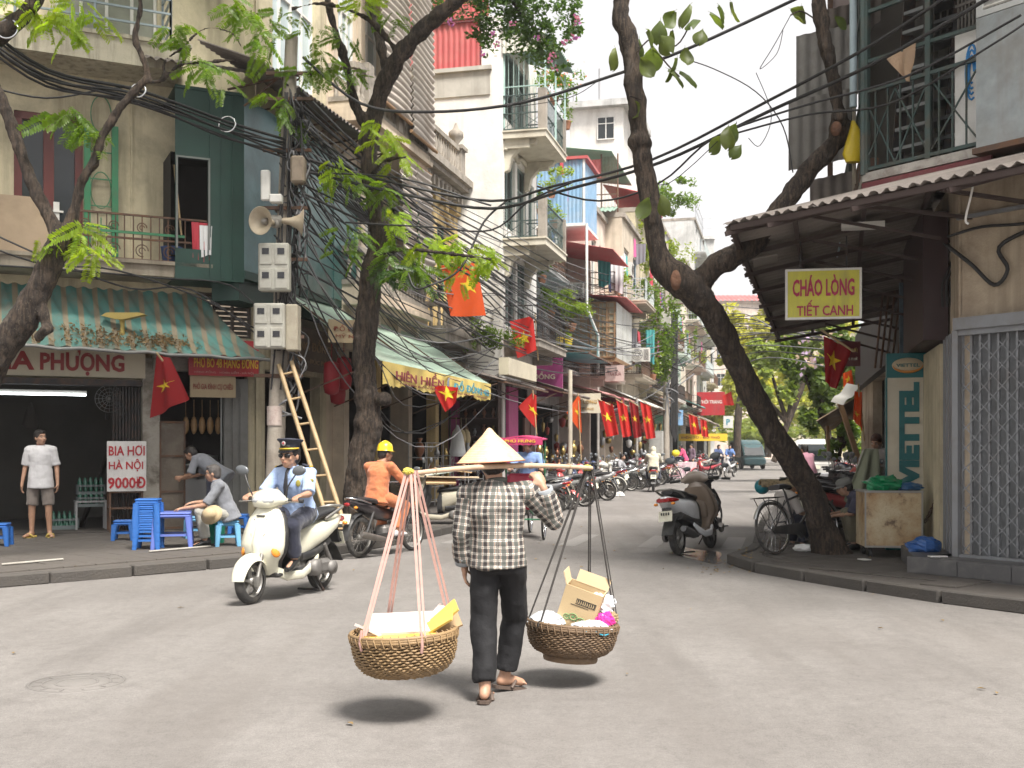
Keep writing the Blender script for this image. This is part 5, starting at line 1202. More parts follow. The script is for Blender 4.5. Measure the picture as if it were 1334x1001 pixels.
for i in range(4):g.tube([UB.P(1.32+.07*math.cos(a)*(1-i*.2),zf+.85+.3*math.sin(a)*(1-i*.2),-.065)for a in[k*PI/8 for k in range(14)]],.012,5)
o=g.build('painted_swirl',mat('bright_blue',(.03,.25,.6),.5),None);o.parent=pn;o.location=-pn.location;CH.setdefault(pn.name,[]).append(o)
CL0=at(1026,413,13.4);CL1=at(1123,352,13.2);Ws=Wall((CL0.x,13.4,0),(.985,-.174,0),(-.174,-.985,0))
wS=(CL1.x-CL0.x)
MAG=mat('letter_magenta',(.42,.02,.08),.5)
sgn=sign_panel('hanging_sign',Ws,0,wS,3.08,3.64,0,mat('sign_lime',(.66,.62,.07),.5,dirt=((.4,.36,.12),.55,3),streak=((.3,.26,.1),.5,6)),'yellow sign CHÁO LÒNG TIẾT CANH with magenta letters under the rusty eave','sign',[('CHÁO LÒNG',.5,.68,.86,.46,MAG,.025),('TIẾT CANH',.52,.2,.78,.34,MAG,.015)],.05,WHT)
g=G();g.rod(Ws.P(.15,3.66),Ws.P(.15,4.0),.01);g.rod(Ws.P(wS-.15,3.66),Ws.P(wS-.15,4.05),.01);g.build('hanger',IRON,sgn)
VT=mat('sign_teal',(.0,.12,.13),.5);VB=Wall(SW(15.75,1.32),N,-D)
vt=sign_panel('telecom_sign',VB,0,.52,.62,2.76,0,mat('sign_ivory',(.56,.51,.4),.5,dirt=((.4,.34,.25),.4,3)),'tall ivory light box sign with teal letters VIETTEL running up it','sign',[],.16)
g=G();VB.bx(g,-.01,.53,2.45,2.78,-.16,.012);VB.bx(g,-.02,.0,.1,2.45,-.17,.01);VB.bx(g,.52,.54,.1,2.45,-.17,.01);VB.bx(g,0,.52,.1,.62,-.15,.005);g.build('teal_cap',VT,vt)
g=G();g.lathe([(0,.02),(1,.018),(1.02,.01)],(0,0,0),28,(0,0,1));
o_=VB.P(.26,2.615,.012);g.v=[tuple(o_+VB.d*x*.2+Vector((0,0,y*.1))+VB.n*z)for x,y,z in g.v];g.build('oval_emblem',mat('emblem_cream',(.55,.45,.3),.5),vt)
g=G();g.tube([o_+VB.d*.19*math.cos(a)+Vector((0,0,.09*math.sin(a)))+VB.n*.025 for a in[PI+PI*k/12 for k in range(13)]],[.004+.014*math.sin(PI*k/12)for k in range(13)],6);g.build('emblem_swoosh',mat('emblem_orange',(.6,.25,.05),.5),vt)
lettering('VIETTEL',o_+VB.n*.02,VB.d,(0,0,1),.3,.045,VT,vt,.02)
lettering('VIETTEL',VB.P(.28,1.68,.004),(0,0,1),-VB.d,1.42,.26,VT,vt,.07)
Wq=Wall(at(1093,470,17),(1,0,0),(0,-1,0));z0,z1=at(0,477,17).z,at(0,445,17).z
sign_panel('shop_sign',Wq,0,.33,z0,z1,0,MAROON,'small dark red sign hanging behind the red flag at the eave','sign',[('BIA HƠI',.5,.65,.7,.2,mat('letter_gold',(.6,.4,.15))),('CƠM PHỞ',.5,.3,.7,.15,SIGNC)])
g=G();p=at(1165,480,16.2);q=at(1190,385,16.2);g.prism([(0,0),(.34,0),(.2,1.15),(.0,1.15)],at(1172,470,16.3),(1,0,0),(0,0,1),(0,.03,0));g.build('picture_board',mat('blue_grey_poster',(.16,.22,.26),.4,var=.6,scale=5),None,'tall glossy picture board leaning above the ivory light box','board',loc=at(1172,470,16.3))
g=G()
for i in range(6):a=at(1140+i*7,480,16.6+i*.1);b=at(1150+i*8,385-i*3,16.6+i*.1);g.rod(a,b,.018)
g.build('bundled_poles',RUST,None,'bundle of rusty poles stored upright under the eave beside the ivory light box','poles',loc=at(1150,480,16.6))
CW=Wall(SW(14.0,1.0),Vector((.97,-.243,0)),Vector((-.243,-.97,0)))
c0_=gp(1128,716,.12);c0_=Vector((4.44,13.9,0));CWd=Vector((.995,-.1,0)).normalized();CW=Wall(c0_,CWd,Vector((CWd.y,-CWd.x,0)))
fz=thing('box_cart','stained cream sheet metal box cart on castors beside the tree','cart',CW.P(.35,.12,-.3))
CT=bpy.data.materials.new('stained_cart');CT.use_nodes=True;t=CT.node_tree;b=t.nodes['Principled BSDF'];co=_n(t,'TexCoord').outputs['Object']
c=mix(t,ramp(t,tnoise(t,co,2.3,7,.62),.36,.62),(.5,.42,.28),(.33,.2,.09));c=mix(t,ramp(t,tnoise(t,co,4.5,6,.7),.56,.66),c,(.12,.08,.05));c=mix(t,ramp(t,tnoise(t,co,40,3,.7),.55,.7,(0,0,0),(.5,.5,.5)),c,(.24,.15,.08));t.links.new(c,b.inputs['Base Color']);b.inputs['Roughness'].default_value=.55;MATS['stained_cart']=CT
g=G();CW.bx(g,0,.7,.26,.94,-.55,0);g.build('box_body',CT,fz);g=G();CW.bx(g,-.012,.712,.94,.965,-.56,.012);CW.bx(g,-.006,.015,.26,.94,-.0,.006);CW.bx(g,.685,.706,.26,.94,-.0,.006);CW.bx(g,-.006,.706,.25,.275,0,.008);g.build('edge_trim',mat('grey_trim',(.3,.29,.27),.6),fz)
for a in(.08,.62):
 for d in(-.08,-.47):
  g=G();p=CW.P(a,.17,d);g.lathe([(.05,-.018),(.055,0),(.05,.018)],p,12,CW.d);g.add([],[]);g.box(p+Vector((0,0,.06)),(.04,.05,.06));g.build('castor',BLACKR,fz)
def crumple(name,p,r,m,label,cat='bag',seed=1):
 g=G();rn=random.Random(seed);g.ell((0,0,0),1,None,22,14);vs=[]
 for x,y,z in g.v:
  v=Vector((x,y,z));k=1+.3*noise.noise(v*2.5+Vector((seed,0,0)))+.18*noise.noise(v*6+Vector((0,seed,0)));vs.append((p[0]+x*r[0]*k,p[1]+y*r[1]*k,p[2]+max(-.8,z)*r[2]*k))
 g.v=vs;g.sm=[False]*len(g.sm);return g.build(name,m,None,label,cat,loc=p)
crumple('plastic_bag',CW.P(.26,1.04,-.2),(.24,.16,.11),mat('green_plastic',(.01,.2,.08),.25,bump=.6,bscale=14),'crumpled dark green plastic bag lying on the stained box cart',seed=4)
crumple('plastic_bag',CW.P(.56,1.0,-.2),(.2,.12,.06),mat('navy_plastic',(.03,.1,.22),.3),'flat dark blue plastic bag beside the green one on the box cart',seed=8)
crumple('plastic_bag',RF.P(-.2,.36,.12)+Vector((.05,.5,0)),(.2,.14,.1),mat('blue_plastic',(.03,.1,.3),.3),'dark blue rubbish bag on the step between the cart and the gate',seed=2)
crumple('plastic_bag',gp(1050,717,.15)+Vector((0,0,.03)),(.16,.08,.05),mat('white_plastic',(.7,.7,.68),.4),'white plastic bag dropped on the pavement below the leaning trunk',seed=6)
g=G();p=gp(1126,730,.13);g.box(p+Vector((0,0,.01)),(.1,.14,.012),RZ(.3));g.build('paper_scrap',WHT,None,'white paper scrap on the pavement in front of the stained cart','paper',loc=p)
g=G();p=RF.P(-.1,.308,.25);g.box(p,(.2,.07,.012),RZ(.1));g.build('paper_scrap',WHT,None,'folded white paper lying on the dark tiled step','paper',loc=p)
ch=thing('chain','rusty hanging chain strung between the cream pillar and the cart','chain',RS.P(-13.6,1.4,.1));pts=cable(at(1238,600,13.4),at(1205,680,14.1),.06,26)
lg=G();lg.tube([Vector((.022*math.cos(a)*1.5,.022*math.sin(a),0))for a in[i*PI/5 for i in range(10)]],.006,5,False,closed=True);lm=lg.mesh('link');lm.materials.append(RUST)
for i,(a,b)in enumerate(zip(pts,pts[1:])):
 o=link('link',lm,ch);q=(b-a).to_track_quat('X','Z').to_euler();o.location=(a+b)/2-Vector(ch.location);o.rotation_euler=(i%2*PI/2,q.y,q.z)
def wire(pts,r,label,m=None,name='cable',cat='cable',n=6,group=None,sm=True):
 pts=smoothpath(pts,5)if sm else pts;g=G();g.tube(pts,r,n);return g.build(name,m or BLACKR,None,label,cat,group,loc=pts[0])
wire([at(1270,224,10.8),at(1266,250,10.8),at(1258,285,10.9),at(1262,292,10.9)],.012,'white cloth strip dangling from the rusty eave',WHT,'strip','strip')
wire([RF.P(-.1,3.75,.06),RF.P(.2,3.5,.08),RF.P(.45,3.25,.06),RF.P(.6,3.4,.06),RF.P(.5,3.65,.05),RF.P(.9,3.8,.05),RF.P(1.6,3.95,.04)],.022,'thick black cable looped on the peach wall above the lattice gate')
wire([RF.P(-.1,3.85,.06),RF.P(.3,3.9,.04),RF.P(.9,3.86,.05),RF.P(1.8,4.0,.04)],.016,'black cable running along the peach wall under the eave')
for i in range(5):wire([at(1252-6*i,400,13.0),at(1248-5*i,370,13.0),at(1256-4*i,330,13.0),at(1235-8*i,300,13.2)],.014,'one of a bundle of black cables climbing the wall corner beside the gate',group='cables climbing the gate corner')
aw2=thing('stall_awning','patched brown stall awning on a slanting post beyond the crouching man','awning',at(1090,580,24));g=G();A,B,C,E_=at(1063,548,22),at(1118,515,22),at(1124,540,27),at(1075,560,27)
g.grid(lambda a,b:A.lerp(B,a).lerp(E_.lerp(C,a),b)+Vector((0,0,.06*math.sin(a*9)*math.sin(b*5))),14,8,thick=.02);g.build('canopy',mat('brown_tarp',(.3,.22,.14),.8,dirt=((.4,.38,.34),.5,2)),aw2)
g=G();g.beam(at(1094,525,22),at(1122,610,22),.09);g.beam(at(1078,555,25),at(1080,600,25),.06);g.build('post',WOODB,aw2)
wt=G();wt.grid(lambda a,b:at(1098,528,21).lerp(at(1120,505,21),a)+Vector((0,b*.8,.03*math.sin(a*8)+.1*b)),8,6,thick=.01);wt.build('tarp',mat('pale_tarp',(.55,.54,.5),.7),None,'pale folded tarp thrown over the top of the stall awning','tarp',loc=at(1098,528,21))
# ================================================================ vehicles
PAINT=mat('vehicle_paint',(.5,.5,.5),.3,.1,var=.05,objcol=True,coat=.6,dirt=((.2,.18,.15),.18,4))
BLKP=mat('black_plastic',(.03,.03,.032),.5,var=.2,dirt=((.12,.11,.09),.3,5));SEATM=mat('seat_vinyl',(.025,.025,.027),.45,bump=.2)
CHR=mat('chrome',(.6,.6,.62),.18,1,var=.05);ALU=mat('cast_alloy',(.34,.33,.31),.45,.7,dirt=((.15,.13,.1),.4,8))
TYRE=mat('tyre',(.035,.034,.033),.85,bump=.3,bscale=90,dirt=((.16,.145,.125),.5,5));REDL=mat('tail_lens',(.28,.008,.012),.15,var=.1,coat=.5);AMB=mat('amber_lens',(.8,.28,.03),.15,coat=.5);LENS=mat('clear_lens',(.55,.57,.58),.08,.3,coat=1)
MIRR=mat('mirror_back',(.13,.14,.15),.3,.3);PLATE=mat('plate_white',(.7,.68,.55),.5,dirt=((.4,.36,.25),.4,10));INK=mat('ink_black',(.03,.03,.03),.6)
def paintobj(o,c):o['paint']=1;o.color=tuple(c)+(1,);return o
def wheel(t,x,Rr,w,kind='cast',y=0,n=28):
 g=G();prof=[]
 for i in range(11):
  a=PI*i/10;prof.append((Rr-w*.55+w*.55*math.sin(a)if 0<i<10 else Rr-w*.75,-w*.5*math.cos(a)))
 g.lathe(prof,(x,y,Rr),n,(0,1,0));wh=g.build('wheel',TYRE,t)
 g=G();ri=Rr-w*.72
 g.lathe([(ri,-w*.35),(ri-.012,-w*.3),(ri-.016,0),(ri-.012,w*.3),(ri,w*.35)],(x,y,Rr),n,(0,1,0));g.lathe([(.001,-w*.4),(.035,-w*.4),(.04,0),(.035,w*.4),(.001,w*.4)],(x,y,Rr),12,(0,1,0))
 if kind=='cast':
  for i in range(5):
   a=2*PI*i/5;g.beam((x+.03*math.cos(a),y,Rr+.03*math.sin(a)),(x+ri*math.cos(a+.2),y,Rr+ri*math.sin(a+.2)),.03,.022)
 else:
  for i in range(24 if kind=='wire' else 32):
   a=2*PI*i/24 if kind=='wire' else 2*PI*i/32;g.rod((x+.03*math.cos(a+.7*(-1)**i),y+(.02 if i%2 else-.02),Rr+.03*math.sin(a+.7*(-1)**i)),(x+ri*math.cos(a),y,Rr+ri*math.sin(a)),.0022,3)
 g.build('rim',ALU if kind!='bike' else CHR,wh);return wh
def arc_sheet(g,x,z,r,w,a0,a1,crown=.02,n=14,th=.006):
 g.grid(lambda u,v:(x+(r-crown*(2*v-1)**2*1.5)*math.cos(a0+(a1-a0)*u),w*(2*v-1)*(1-.25*abs(2*u-1)**3),z+(r-crown*(2*v-1)**2*1.5)*math.sin(a0+(a1-a0)*u)),n,6,thick=th)
def ring(c,a,b,e=2.3):return(Vector(c),Vector(a),Vector(b),e)
def make_scooter(name='scooter',col=(.6,.58,.5),mirrors=True):
 t=thing(name,'x','scooter',world=False)
 fx,rx,Rw=.63,-.6,.222
 wheel(t,fx,Rw,.095);wheel(t,rx,Rw,.1)
 g=G();arc_sheet(g,fx,Rw,Rw+.04,.085,R(5),R(155),.045,18);paintobj(g.build('front_fender',PAINT,t),col)
 g=G()
 for s in(-1,1):g.rod((.47,s*.05,.62),(fx-.01,s*.075,Rw+.02),.019,8);g.box((fx,s*.075,Rw),(.05,.03,.09))
 g.lathe([(.03,-.004),(.085,-.004),(.085,.004),(.03,.004)],(fx,-.055,Rw),18,(0,1,0));g.build('fork',ALU,t)
 sec=[(.37,.25,.12,.05),(.39,.31,.14,.075),(.42,.4,.17,.1),(.435,.48,.235,.115),(.43,.56,.25,.12),(.4,.68,.235,.115),(.37,.8,.2,.1),(.345,.88,.15,.08),(.335,.945,.09,.06)]
 g=G();g.loft([ring((x,0,z),(0,hw,0),(hd,0,hd*.15),1.75)for x,z,hw,hd in sec],28)
 g.loft([ring((.41,0,.3),(0,.09,0),(.03,0,0)),ring((.52,0,.45),(0,.05,0),(.03,0,0)),ring((.545,0,.58),(0,.045,0),(.02,0,0)),ring((.49,0,.75),(0,.03,0),(.02,0,0)),ring((.43,0,.86),(0,.015,0),(.01,0,0))],12)
 ap=paintobj(g.build('front_apron',PAINT,t),col)
 g=G()
 for s in(-1,1):g.loft([ring((.535,s*.035,.56),(0,.003,0),(.012,0,0)),ring((.505,s*.075,.66),(0,.007,0),(.014,0,0)),ring((.465,s*.105,.74),(0,.002,0),(.01,0,0))],8);g.ell((.455,s*.07,.8),(.012,.012,.012))
 g.box((.46,0,.84),(.02,.09,.012));g.build('vent',BLKP,ap)
 for s in(-1,1):g=G();g.ell((.475,s*.185,.5),(.05,.028,.06),RZ(-s*.6)@RX(s*.3),12,8);g.build('turn_signal',AMB,t)
 g=G();g.loft([ring((x-.07,0,z),(0,hw*.95,0),(hd*.6,0,0),3)for x,z,hw,hd in sec[1:8]],20);g.loft([ring((.33,0,.45),(0,.13,0),(.06,0,0),3),ring((.3,0,.6),(0,.14,0),(.07,0,0),3),ring((.32,0,.72),(0,.12,0),(.05,0,0),3)],16);g.build('leg_shield',BLKP,t)
 g=G();g.bbox((.16,0,.265),(.5,.34,.06),.02);g.build('floorboard',BLKP,t)
 g=G()
 for s in(-1,1):g.loft([ring((.4,s*.13,.3),(0,.03,0),(0,0,.05)),ring((.25,s*.165,.24),(0,.022,0),(0,0,.05)),ring((.0,s*.175,.23),(0,.022,0),(0,0,.045)),ring((-.2,s*.165,.3),(0,.02,0),(0,0,.05)),ring((-.32,s*.15,.38),(0,.012,0),(0,0,.03))],10)
 paintobj(g.build('lower_fairing',PAINT,t),col)
 g=G();g.loft([ring((.06,0,.5),(0,.1,0),(0,0,.2),3),ring((-.05,0,.53),(0,.14,0),(0,0,.19),2.6),ring((-.25,0,.58),(0,.17,0),(0,0,.16),2.4),ring((-.5,0,.63),(0,.18,0),(0,0,.12),2.2),ring((-.72,0,.69),(0,.145,0),(0,0,.085),2.2),ring((-.88,0,.745),(0,.09,0),(0,0,.045),2.2),ring((-.93,0,.76),(0,.04,0),(0,0,.02),2.2)],24)
 paintobj(g.build('rear_body',PAINT,t),col)
 g=G();g.loft([ring((.1,0,.45),(0,.11,0),(0,0,.16),3),ring((.07,0,.5),(0,.12,0),(0,0,.2),3),ring((.0,0,.5),(0,.12,0),(0,0,.2),3)],18);g.loft([ring((-.05,0,.4),(0,.15,0),(0,0,.07)),ring((-.3,0,.42),(0,.16,0),(0,0,.08)),ring((-.6,0,.52),(0,.13,0),(0,0,.06))],16);g.build('under_panel',BLKP,t)
 g=G();g.loft([ring((.12,0,.7),(0,.05,0),(0,0,.03)),ring((.06,0,.735),(0,.1,0),(0,0,.045)),ring((-.15,0,.75),(0,.14,0),(0,0,.05)),ring((-.32,0,.765),(0,.145,0),(0,0,.05)),ring((-.42,0,.8),(0,.14,0),(0,0,.05)),ring((-.65,0,.83),(0,.125,0),(0,0,.045)),ring((-.78,0,.84),(0,.08,0),(0,0,.03))],20);g.build('seat',SEATM,t)
 g=G();g.tube(smoothpath([(-.5,.13,.76),(-.7,.14,.83),(-.88,.1,.87),(-.93,0,.875),(-.88,-.1,.87),(-.7,-.14,.83),(-.5,-.13,.76)],4),.016,7);g.build('grab_rail',ALU,t)
 g=G();g.loft([ring((-.92,0,.74),(0,.1,0),(0,0,.03),3),ring((-.94,0,.735),(0,.09,0),(0,0,.022),3)],16);
 for s in(-1,1):g.loft([ring((-.915,s*.06,.74),(.0,.03,0),(0,0,.032)),ring((-.84,s*.125,.735),(0,.012,0),(0,0,.026)),ring((-.76,s*.148,.73),(0,.004,0),(0,0,.012))],8)
 g.build('tail_light',REDL,t)
 for s in(-1,1):g=G();g.ell((-.9,s*.12,.69),(.03,.03,.02));g.build('turn_signal',AMB,t)
 g=G();g.grid(lambda u,v:(-.66-.26*u+.0,.08*(2*v-1),.5-.22*u*u),6,2,thick=.01);g.box((-.87,0,.56),(.03,.12,.16),RY(.35));g.build('rear_mudguard',BLKP,t)
 g=G();g.box((-.915,0,.53),(.006,.19,.14),RY(.3));pl=g.build('number_plate',PLATE,t);g=G()
 for j,n_ in enumerate((4,5)):
  for i in range(n_):g.box((-.922+.02*(j),(i-(n_-1)/2)*.033,.56-.055*j),(.004,.018,.036),RY(.3))
 g.build('plate_digits',INK,pl)
 g=G();g.tube([(-.1,-.13,.24),(-.3,-.17,.22),(-.42,-.18,.24)],.022,8);g.tube([(-.4,-.18,.23),(-.46,-.185,.25),(-.75,-.19,.33),(-.82,-.19,.35)],[.035,.055,.055,.04],12);g.build('exhaust',mat('heat_shield',(.12,.12,.12),.5,.4),t)
 g=G();g.bbox((-.36,.13,.27),(.42,.1,.16),.04);g.lathe([(.09,0),(.085,.05),(.05,.07),(0,.07)],(-.22,.17,.28),16,(0,1,0));g.lathe([(.075,0),(.07,.04),(0,.05)],(-.54,.17,.25),16,(0,1,0));g.ell((-.12,0,.3),(.14,.12,.1));g.rod((-.45,.14,.5),(-.6,.14,.26),.025,8);g.build('engine',mat('engine_grey',(.22,.21,.2),.6,.5,dirt=((.08,.07,.06),.6,8)),t)
 g=G();g.loft([ring((.3,-.2,.985),(.03,0,.01),(0,0,.025)),ring((.33,-.15,.995),(.07,0,.01),(0,0,.055)),ring((.36,-.09,1.005),(.105,0,-.03),(0,0,.08)),ring((.375,0,1.01),(.115,0,-.035),(0,0,.088)),ring((.36,.09,1.005),(.105,0,-.03),(0,0,.08)),ring((.33,.15,.995),(.07,0,.01),(0,0,.055)),ring((.3,.2,.985),(.03,0,.01),(0,0,.025))],18);g.loft([ring((.36,0,.88),(.05,0,0),(0,.05,0)),ring((.36,0,.97),(.06,0,0),(0,.07,0))],14)
 paintobj(g.build('handlebar_cowl',PAINT,t),col)
 g=G();g.ell((.43,0,.99),(.055,.13,.05),RY(.35),16,10);g.build('headlight',LENS,t)
 g=G();g.tube([(.28,-.33,.985),(.3,-.18,.99),(.3,.18,.99),(.28,.33,.985)],.012,8);hb=g.build('handlebar',CHR,t)
 for s in(-1,1):
  g=G();g.tube([(.295,s*.21,.988),(.27,s*.36,.98)],.02,10);g.build('grip',BLACKR,hb);g=G();g.tube([(.33,s*.2,.98),(.36,s*.26,.975),(.335,s*.35,.97)],.006,5);g.build('brake_lever',ALU,hb)
  if mirrors:g=G();g.tube(smoothpath([(.31,s*.19,1.0),(.34,s*.23,1.12),(.31,s*.3,1.24)],3),.008,5);m_=g.build('mirror',BLKP,t);g=G();g.ell((.305,s*.335,1.28),(.022,.08,.05),RX(s*.15),14,8);g.build('mirror_housing',MIRR,m_)
 g=G();g.rod((-.25,.1,.2),(-.3,.2,.03),.01,5);g.rod((-.3,.12,.2),(-.42,.16,.02),.012,5);g.rod((-.42,.16,.02),(-.42,-.16,.02),.012,5);g.build('stand',IRON,t)
 return t
def make_underbone(name='motorbike',col=(.03,.03,.035),basket=False):
 t=thing(name,'x','motorbike',world=False);fx,rx,Rw=.64,-.6,.285
 wheel(t,fx,Rw,.065,'wire');wheel(t,rx,Rw,.075,'wire')
 g=G();arc_sheet(g,fx,Rw,Rw+.03,.045,R(10),R(165),.015);paintobj(g.build('front_fender',PAINT,t),col)
 g=G()
 for s in(-1,1):g.rod((.45,s*.045,.75),(fx,s*.06,Rw),.018,8)
 g.build('fork',CHR,t)
 g=G();g.loft([ring((.3,0,.38),(0,.06,0),(.05,0,0)),ring((.38,0,.5),(0,.15,0),(.045,0,0),3),ring((.42,0,.62),(0,.18,0),(.05,0,0),3),ring((.43,0,.75),(0,.14,0),(.05,0,0)),ring((.41,0,.85),(0,.09,0),(.05,0,0))],20)
 for s in(-1,1):g.loft([ring((.42,s*.14,.62),(0,.012,0),(.04,0,.06)),ring((.3,s*.17,.45),(0,.012,0),(.06,0,.08)),ring((.22,s*.15,.33),(0,.01,0),(.03,0,.04))],10)
 paintobj(g.build('leg_shield',PAINT,t),col)
 g=G();g.loft([ring((.36,0,.7),(0,.04,0),(0,0,.05)),ring((.15,0,.56),(0,.05,0),(0,0,.07)),ring((-.05,0,.56),(0,.09,0),(0,0,.09)),ring((-.35,0,.62),(0,.12,0),(0,0,.1),2.6),ring((-.62,0,.7),(0,.1,0),(0,0,.07)),ring((-.86,0,.77),(0,.05,0),(0,0,.03))],18);paintobj(g.build('frame_fairing',PAINT,t),col)
 g=G();g.loft([ring((.12,0,.68),(0,.04,0),(0,0,.025)),ring((-.02,0,.72),(0,.1,0),(0,0,.04)),ring((-.25,0,.745),(0,.125,0),(0,0,.045)),ring((-.5,0,.785),(0,.125,0),(0,0,.045)),ring((-.72,0,.81),(0,.08,0),(0,0,.03))],18);g.build('seat',SEATM,t)
 g=G();g.tube(smoothpath([(-.5,.12,.74),(-.75,.12,.8),(-.88,0,.83),(-.75,-.12,.8),(-.5,-.12,.74)],4),.012,7);g.build('grab_rail',CHR,t)
 g=G();g.ell((-.88,0,.74),(.025,.05,.028));g.build('tail_light',REDL,t)
 for s in(-1,1):g=G();g.ell((-.84,s*.12,.7),(.025,.03,.02));g.build('turn_signal',AMB,t)
 g=G();arc_sheet(g,rx,Rw,Rw+.05,.06,R(80),R(185),.015);g.build('rear_mudguard',BLKP,t);g=G();g.box((-.93,0,.55),(.006,.19,.14),RY(.35));g.build('number_plate',PLATE,t)
 g=G();g.bbox((.0,0,.33),(.32,.2,.18),.04);g.rod((.12,0,.36),(.3,0,.42),.06,12)
 for i in range(5):g.box((.17+i*.03,0,.375+i*.009),(.008,.15,.14))
 g.lathe([(.09,0),(.08,.05),(0,.06)],(.0,.1,.32),16,(0,1,0));g.lathe([(.09,0),(.08,-.05),(0,-.06)],(.0,-.1,.32),16,(0,1,0));g.build('engine',mat('engine_grey',(.22,.21,.2)),t)
 g=G();g.tube([(.2,-.08,.28),(.05,-.13,.2),(-.2,-.15,.22)],.016,8);g.tube([(-.15,-.15,.22),(-.25,-.155,.23),(-.7,-.17,.32),(-.78,-.17,.34)],[.02,.042,.05,.035],12);g.build('exhaust',mat('exhaust_steel',(.25,.23,.21),.4,.7,dirt=((.12,.1,.08),.5,6)),t)
 g=G();g.beam((-.08,.1,.3),(rx,.1,Rw),.03,.08);g.beam((-.08,-.1,.3),(rx,-.1,Rw),.03,.04)
 for s in(-1,1):g.rod((-.42,s*.1,.62),(rx,s*.1,Rw),.022,8);g.rod((.05,s*.08,.26),(.05,s*.26,.26),.01,6)
 g.build('swingarm',BLKP,t)
 g=G();g.loft([ring((.36,-.1,1.0),(.03,0,0),(0,0,.03)),ring((.4,-.05,1.0),(.07,0,0),(0,0,.06)),ring((.41,0,1.0),(.08,0,0),(0,0,.07)),ring((.4,.05,1.0),(.07,0,0),(0,0,.06)),ring((.36,.1,1.0),(.03,0,0),(0,0,.03))],16);g.loft([ring((.42,0,.83),(.045,0,0),(0,.05,0)),ring((.4,0,.97),(.05,0,0),(0,.06,0))],14);paintobj(g.build('handlebar_cowl',PAINT,t),col)
 g=G();g.ell((.47,0,.99),(.03,.07,.05));g.build('headlight',LENS,t)
 g=G();g.tube([(.26,-.34,.99),(.34,-.15,1.01),(.34,.15,1.01),(.26,.34,.99)],.012,8);hb=g.build('handlebar',CHR,t)
 for s in(-1,1):
  g=G();g.tube([(.3,s*.23,1.0),(.25,s*.36,.985)],.019,8);g.build('grip',BLACKR,hb)
  g=G();g.tube([(.34,s*.18,1.01),(.35,s*.23,1.12),(.33,s*.27,1.18)],.006,5);m_=g.build('mirror',IRON,t);g=G();g.ell((.325,s*.3,1.2),(.018,.06,.038));g.build('mirror_housing',MIRR,m_)
 g=G();g.rod((-.1,.1,.2),(-.12,.22,.02),.01,5);g.build('stand',IRON,t)
 return t
def make_bicycle(name='bicycle',col=(.04,.04,.045),n=1):
 t=thing(name,'x','bicycle',world=False);Rw=.345;wheel(t,.53,Rw,.035,'bike',n=40);wheel(t,-.53,Rw,.035,'bike',n=40)
 bb=Vector((-.06,0,.29));st=Vector((-.2,0,.8));hd=Vector((.35,0,.82));hd2=Vector((.38,0,.64));ax=Vector((-.53,0,Rw));g=G()
 for a,b,r in((bb,st,.016),(bb,hd2,.017),(st-Vector((-.03,0,.1)),hd,.016),(hd,hd2,.02)):g.rod(a,b,r,8)
 for s in(-1,1):g.rod(bb+Vector((0,s*.03,0)),ax+Vector((0,s*.05,0)),.009,6);g.rod(st-Vector((0,s*.02,.1)),ax+Vector((0,s*.05,0)),.008,6);g.tube([hd2+Vector((0,s*.03,0)),Vector((.44,s*.05,.5)),Vector((.53,s*.05,Rw))],.011,6)
 paintobj(g.build('frame',PAINT,t),col)
 g=G();arc_sheet(g,.53,Rw,Rw+.025,.028,R(20),R(170),.008,20,.003);arc_sheet(g,-.53,Rw,Rw+.025,.028,R(0),R(160),.008,20,.003);g.build('mudguard',STEEL,t)
 g=G();g.loft([ring((-.42,0,.87),(0,.1,0),(0,0,.035)),ring((-.3,0,.88),(0,.11,0),(0,0,.04)),ring((-.15,0,.88),(0,.04,0),(0,0,.025)),ring((-.08,0,.88),(0,.02,0),(0,0,.015))],12);g.rod((-.24,0,.86),st,.012,6);g.build('saddle',SEATM,t)
 g=G();g.rod(hd,(.33,0,.98),.013,6);g.tube(smoothpath([(.1,-.28,1.0),(.25,-.26,1.02),(.36,-.1,.98),(.36,.1,.98),(.25,.26,1.02),(.1,.28,1.0)],3),.01,6);hb=g.build('handlebar',CHR,t)
 for s in(-1,1):g=G();g.rod((.08,s*.283,.998),(.19,s*.265,1.012),.016,8);g.build('grip',BLACKR,hb)
 g=G()
 for y in(-.07,0,.07):g.rod((-.32,y,.74),(-.82,y,.74),.006,5)
 for x in(-.35,-.55,-.8):g.rod((x,-.08,.74),(x,.08,.74),.006,5)
 for s in(-1,1):g.rod((-.75,s*.075,.74),(-.53,s*.06,Rw),.006,5);g.rod((-.45,s*.075,.74),(-.53,s*.06,Rw),.006,5)
 g.build('luggage_rack',IRON,t)
 g=G();g.prism([(-.06,-.05),(.02,-.11),(.12,-.06),(.13,.04),(.05,.1),(-.5,.07),(-.54,.02),(-.5,-.02)],(-.06,-.04,.29),(1,0,0),(0,0,1),(0,-.03,0));g.build('chain_guard',BLKP,t)
 g=G();g.beam(bb+Vector((0,-.08,0)),bb+Vector((.1,-.08,-.13)),.015);g.beam(bb+Vector((0,.08,0)),bb+Vector((-.1,.08,.13)),.015);g.box(bb+Vector((.1,-.13,-.13)),(.08,.09,.02));g.box(bb+Vector((-.1,.13,.13)),(.08,.09,.02));g.build('pedals',BLKP,t)
 g=G();g.rod((-.5,.08,.2),(-.62,.14,.02),.009,5);g.rod((-.5,-.08,.2),(-.62,-.14,.02),.009,5);g.rod((-.62,.14,.02),(-.62,-.14,.02),.009,5);g.build('stand',IRON,t)
 return t
def place(o,x,y,z,rz,label,group=None,lean=0):
 o.location=(x,y,z);o.rotation_euler=(lean,0,rz);o['label']=label
 if group:o['group']=group
 return o
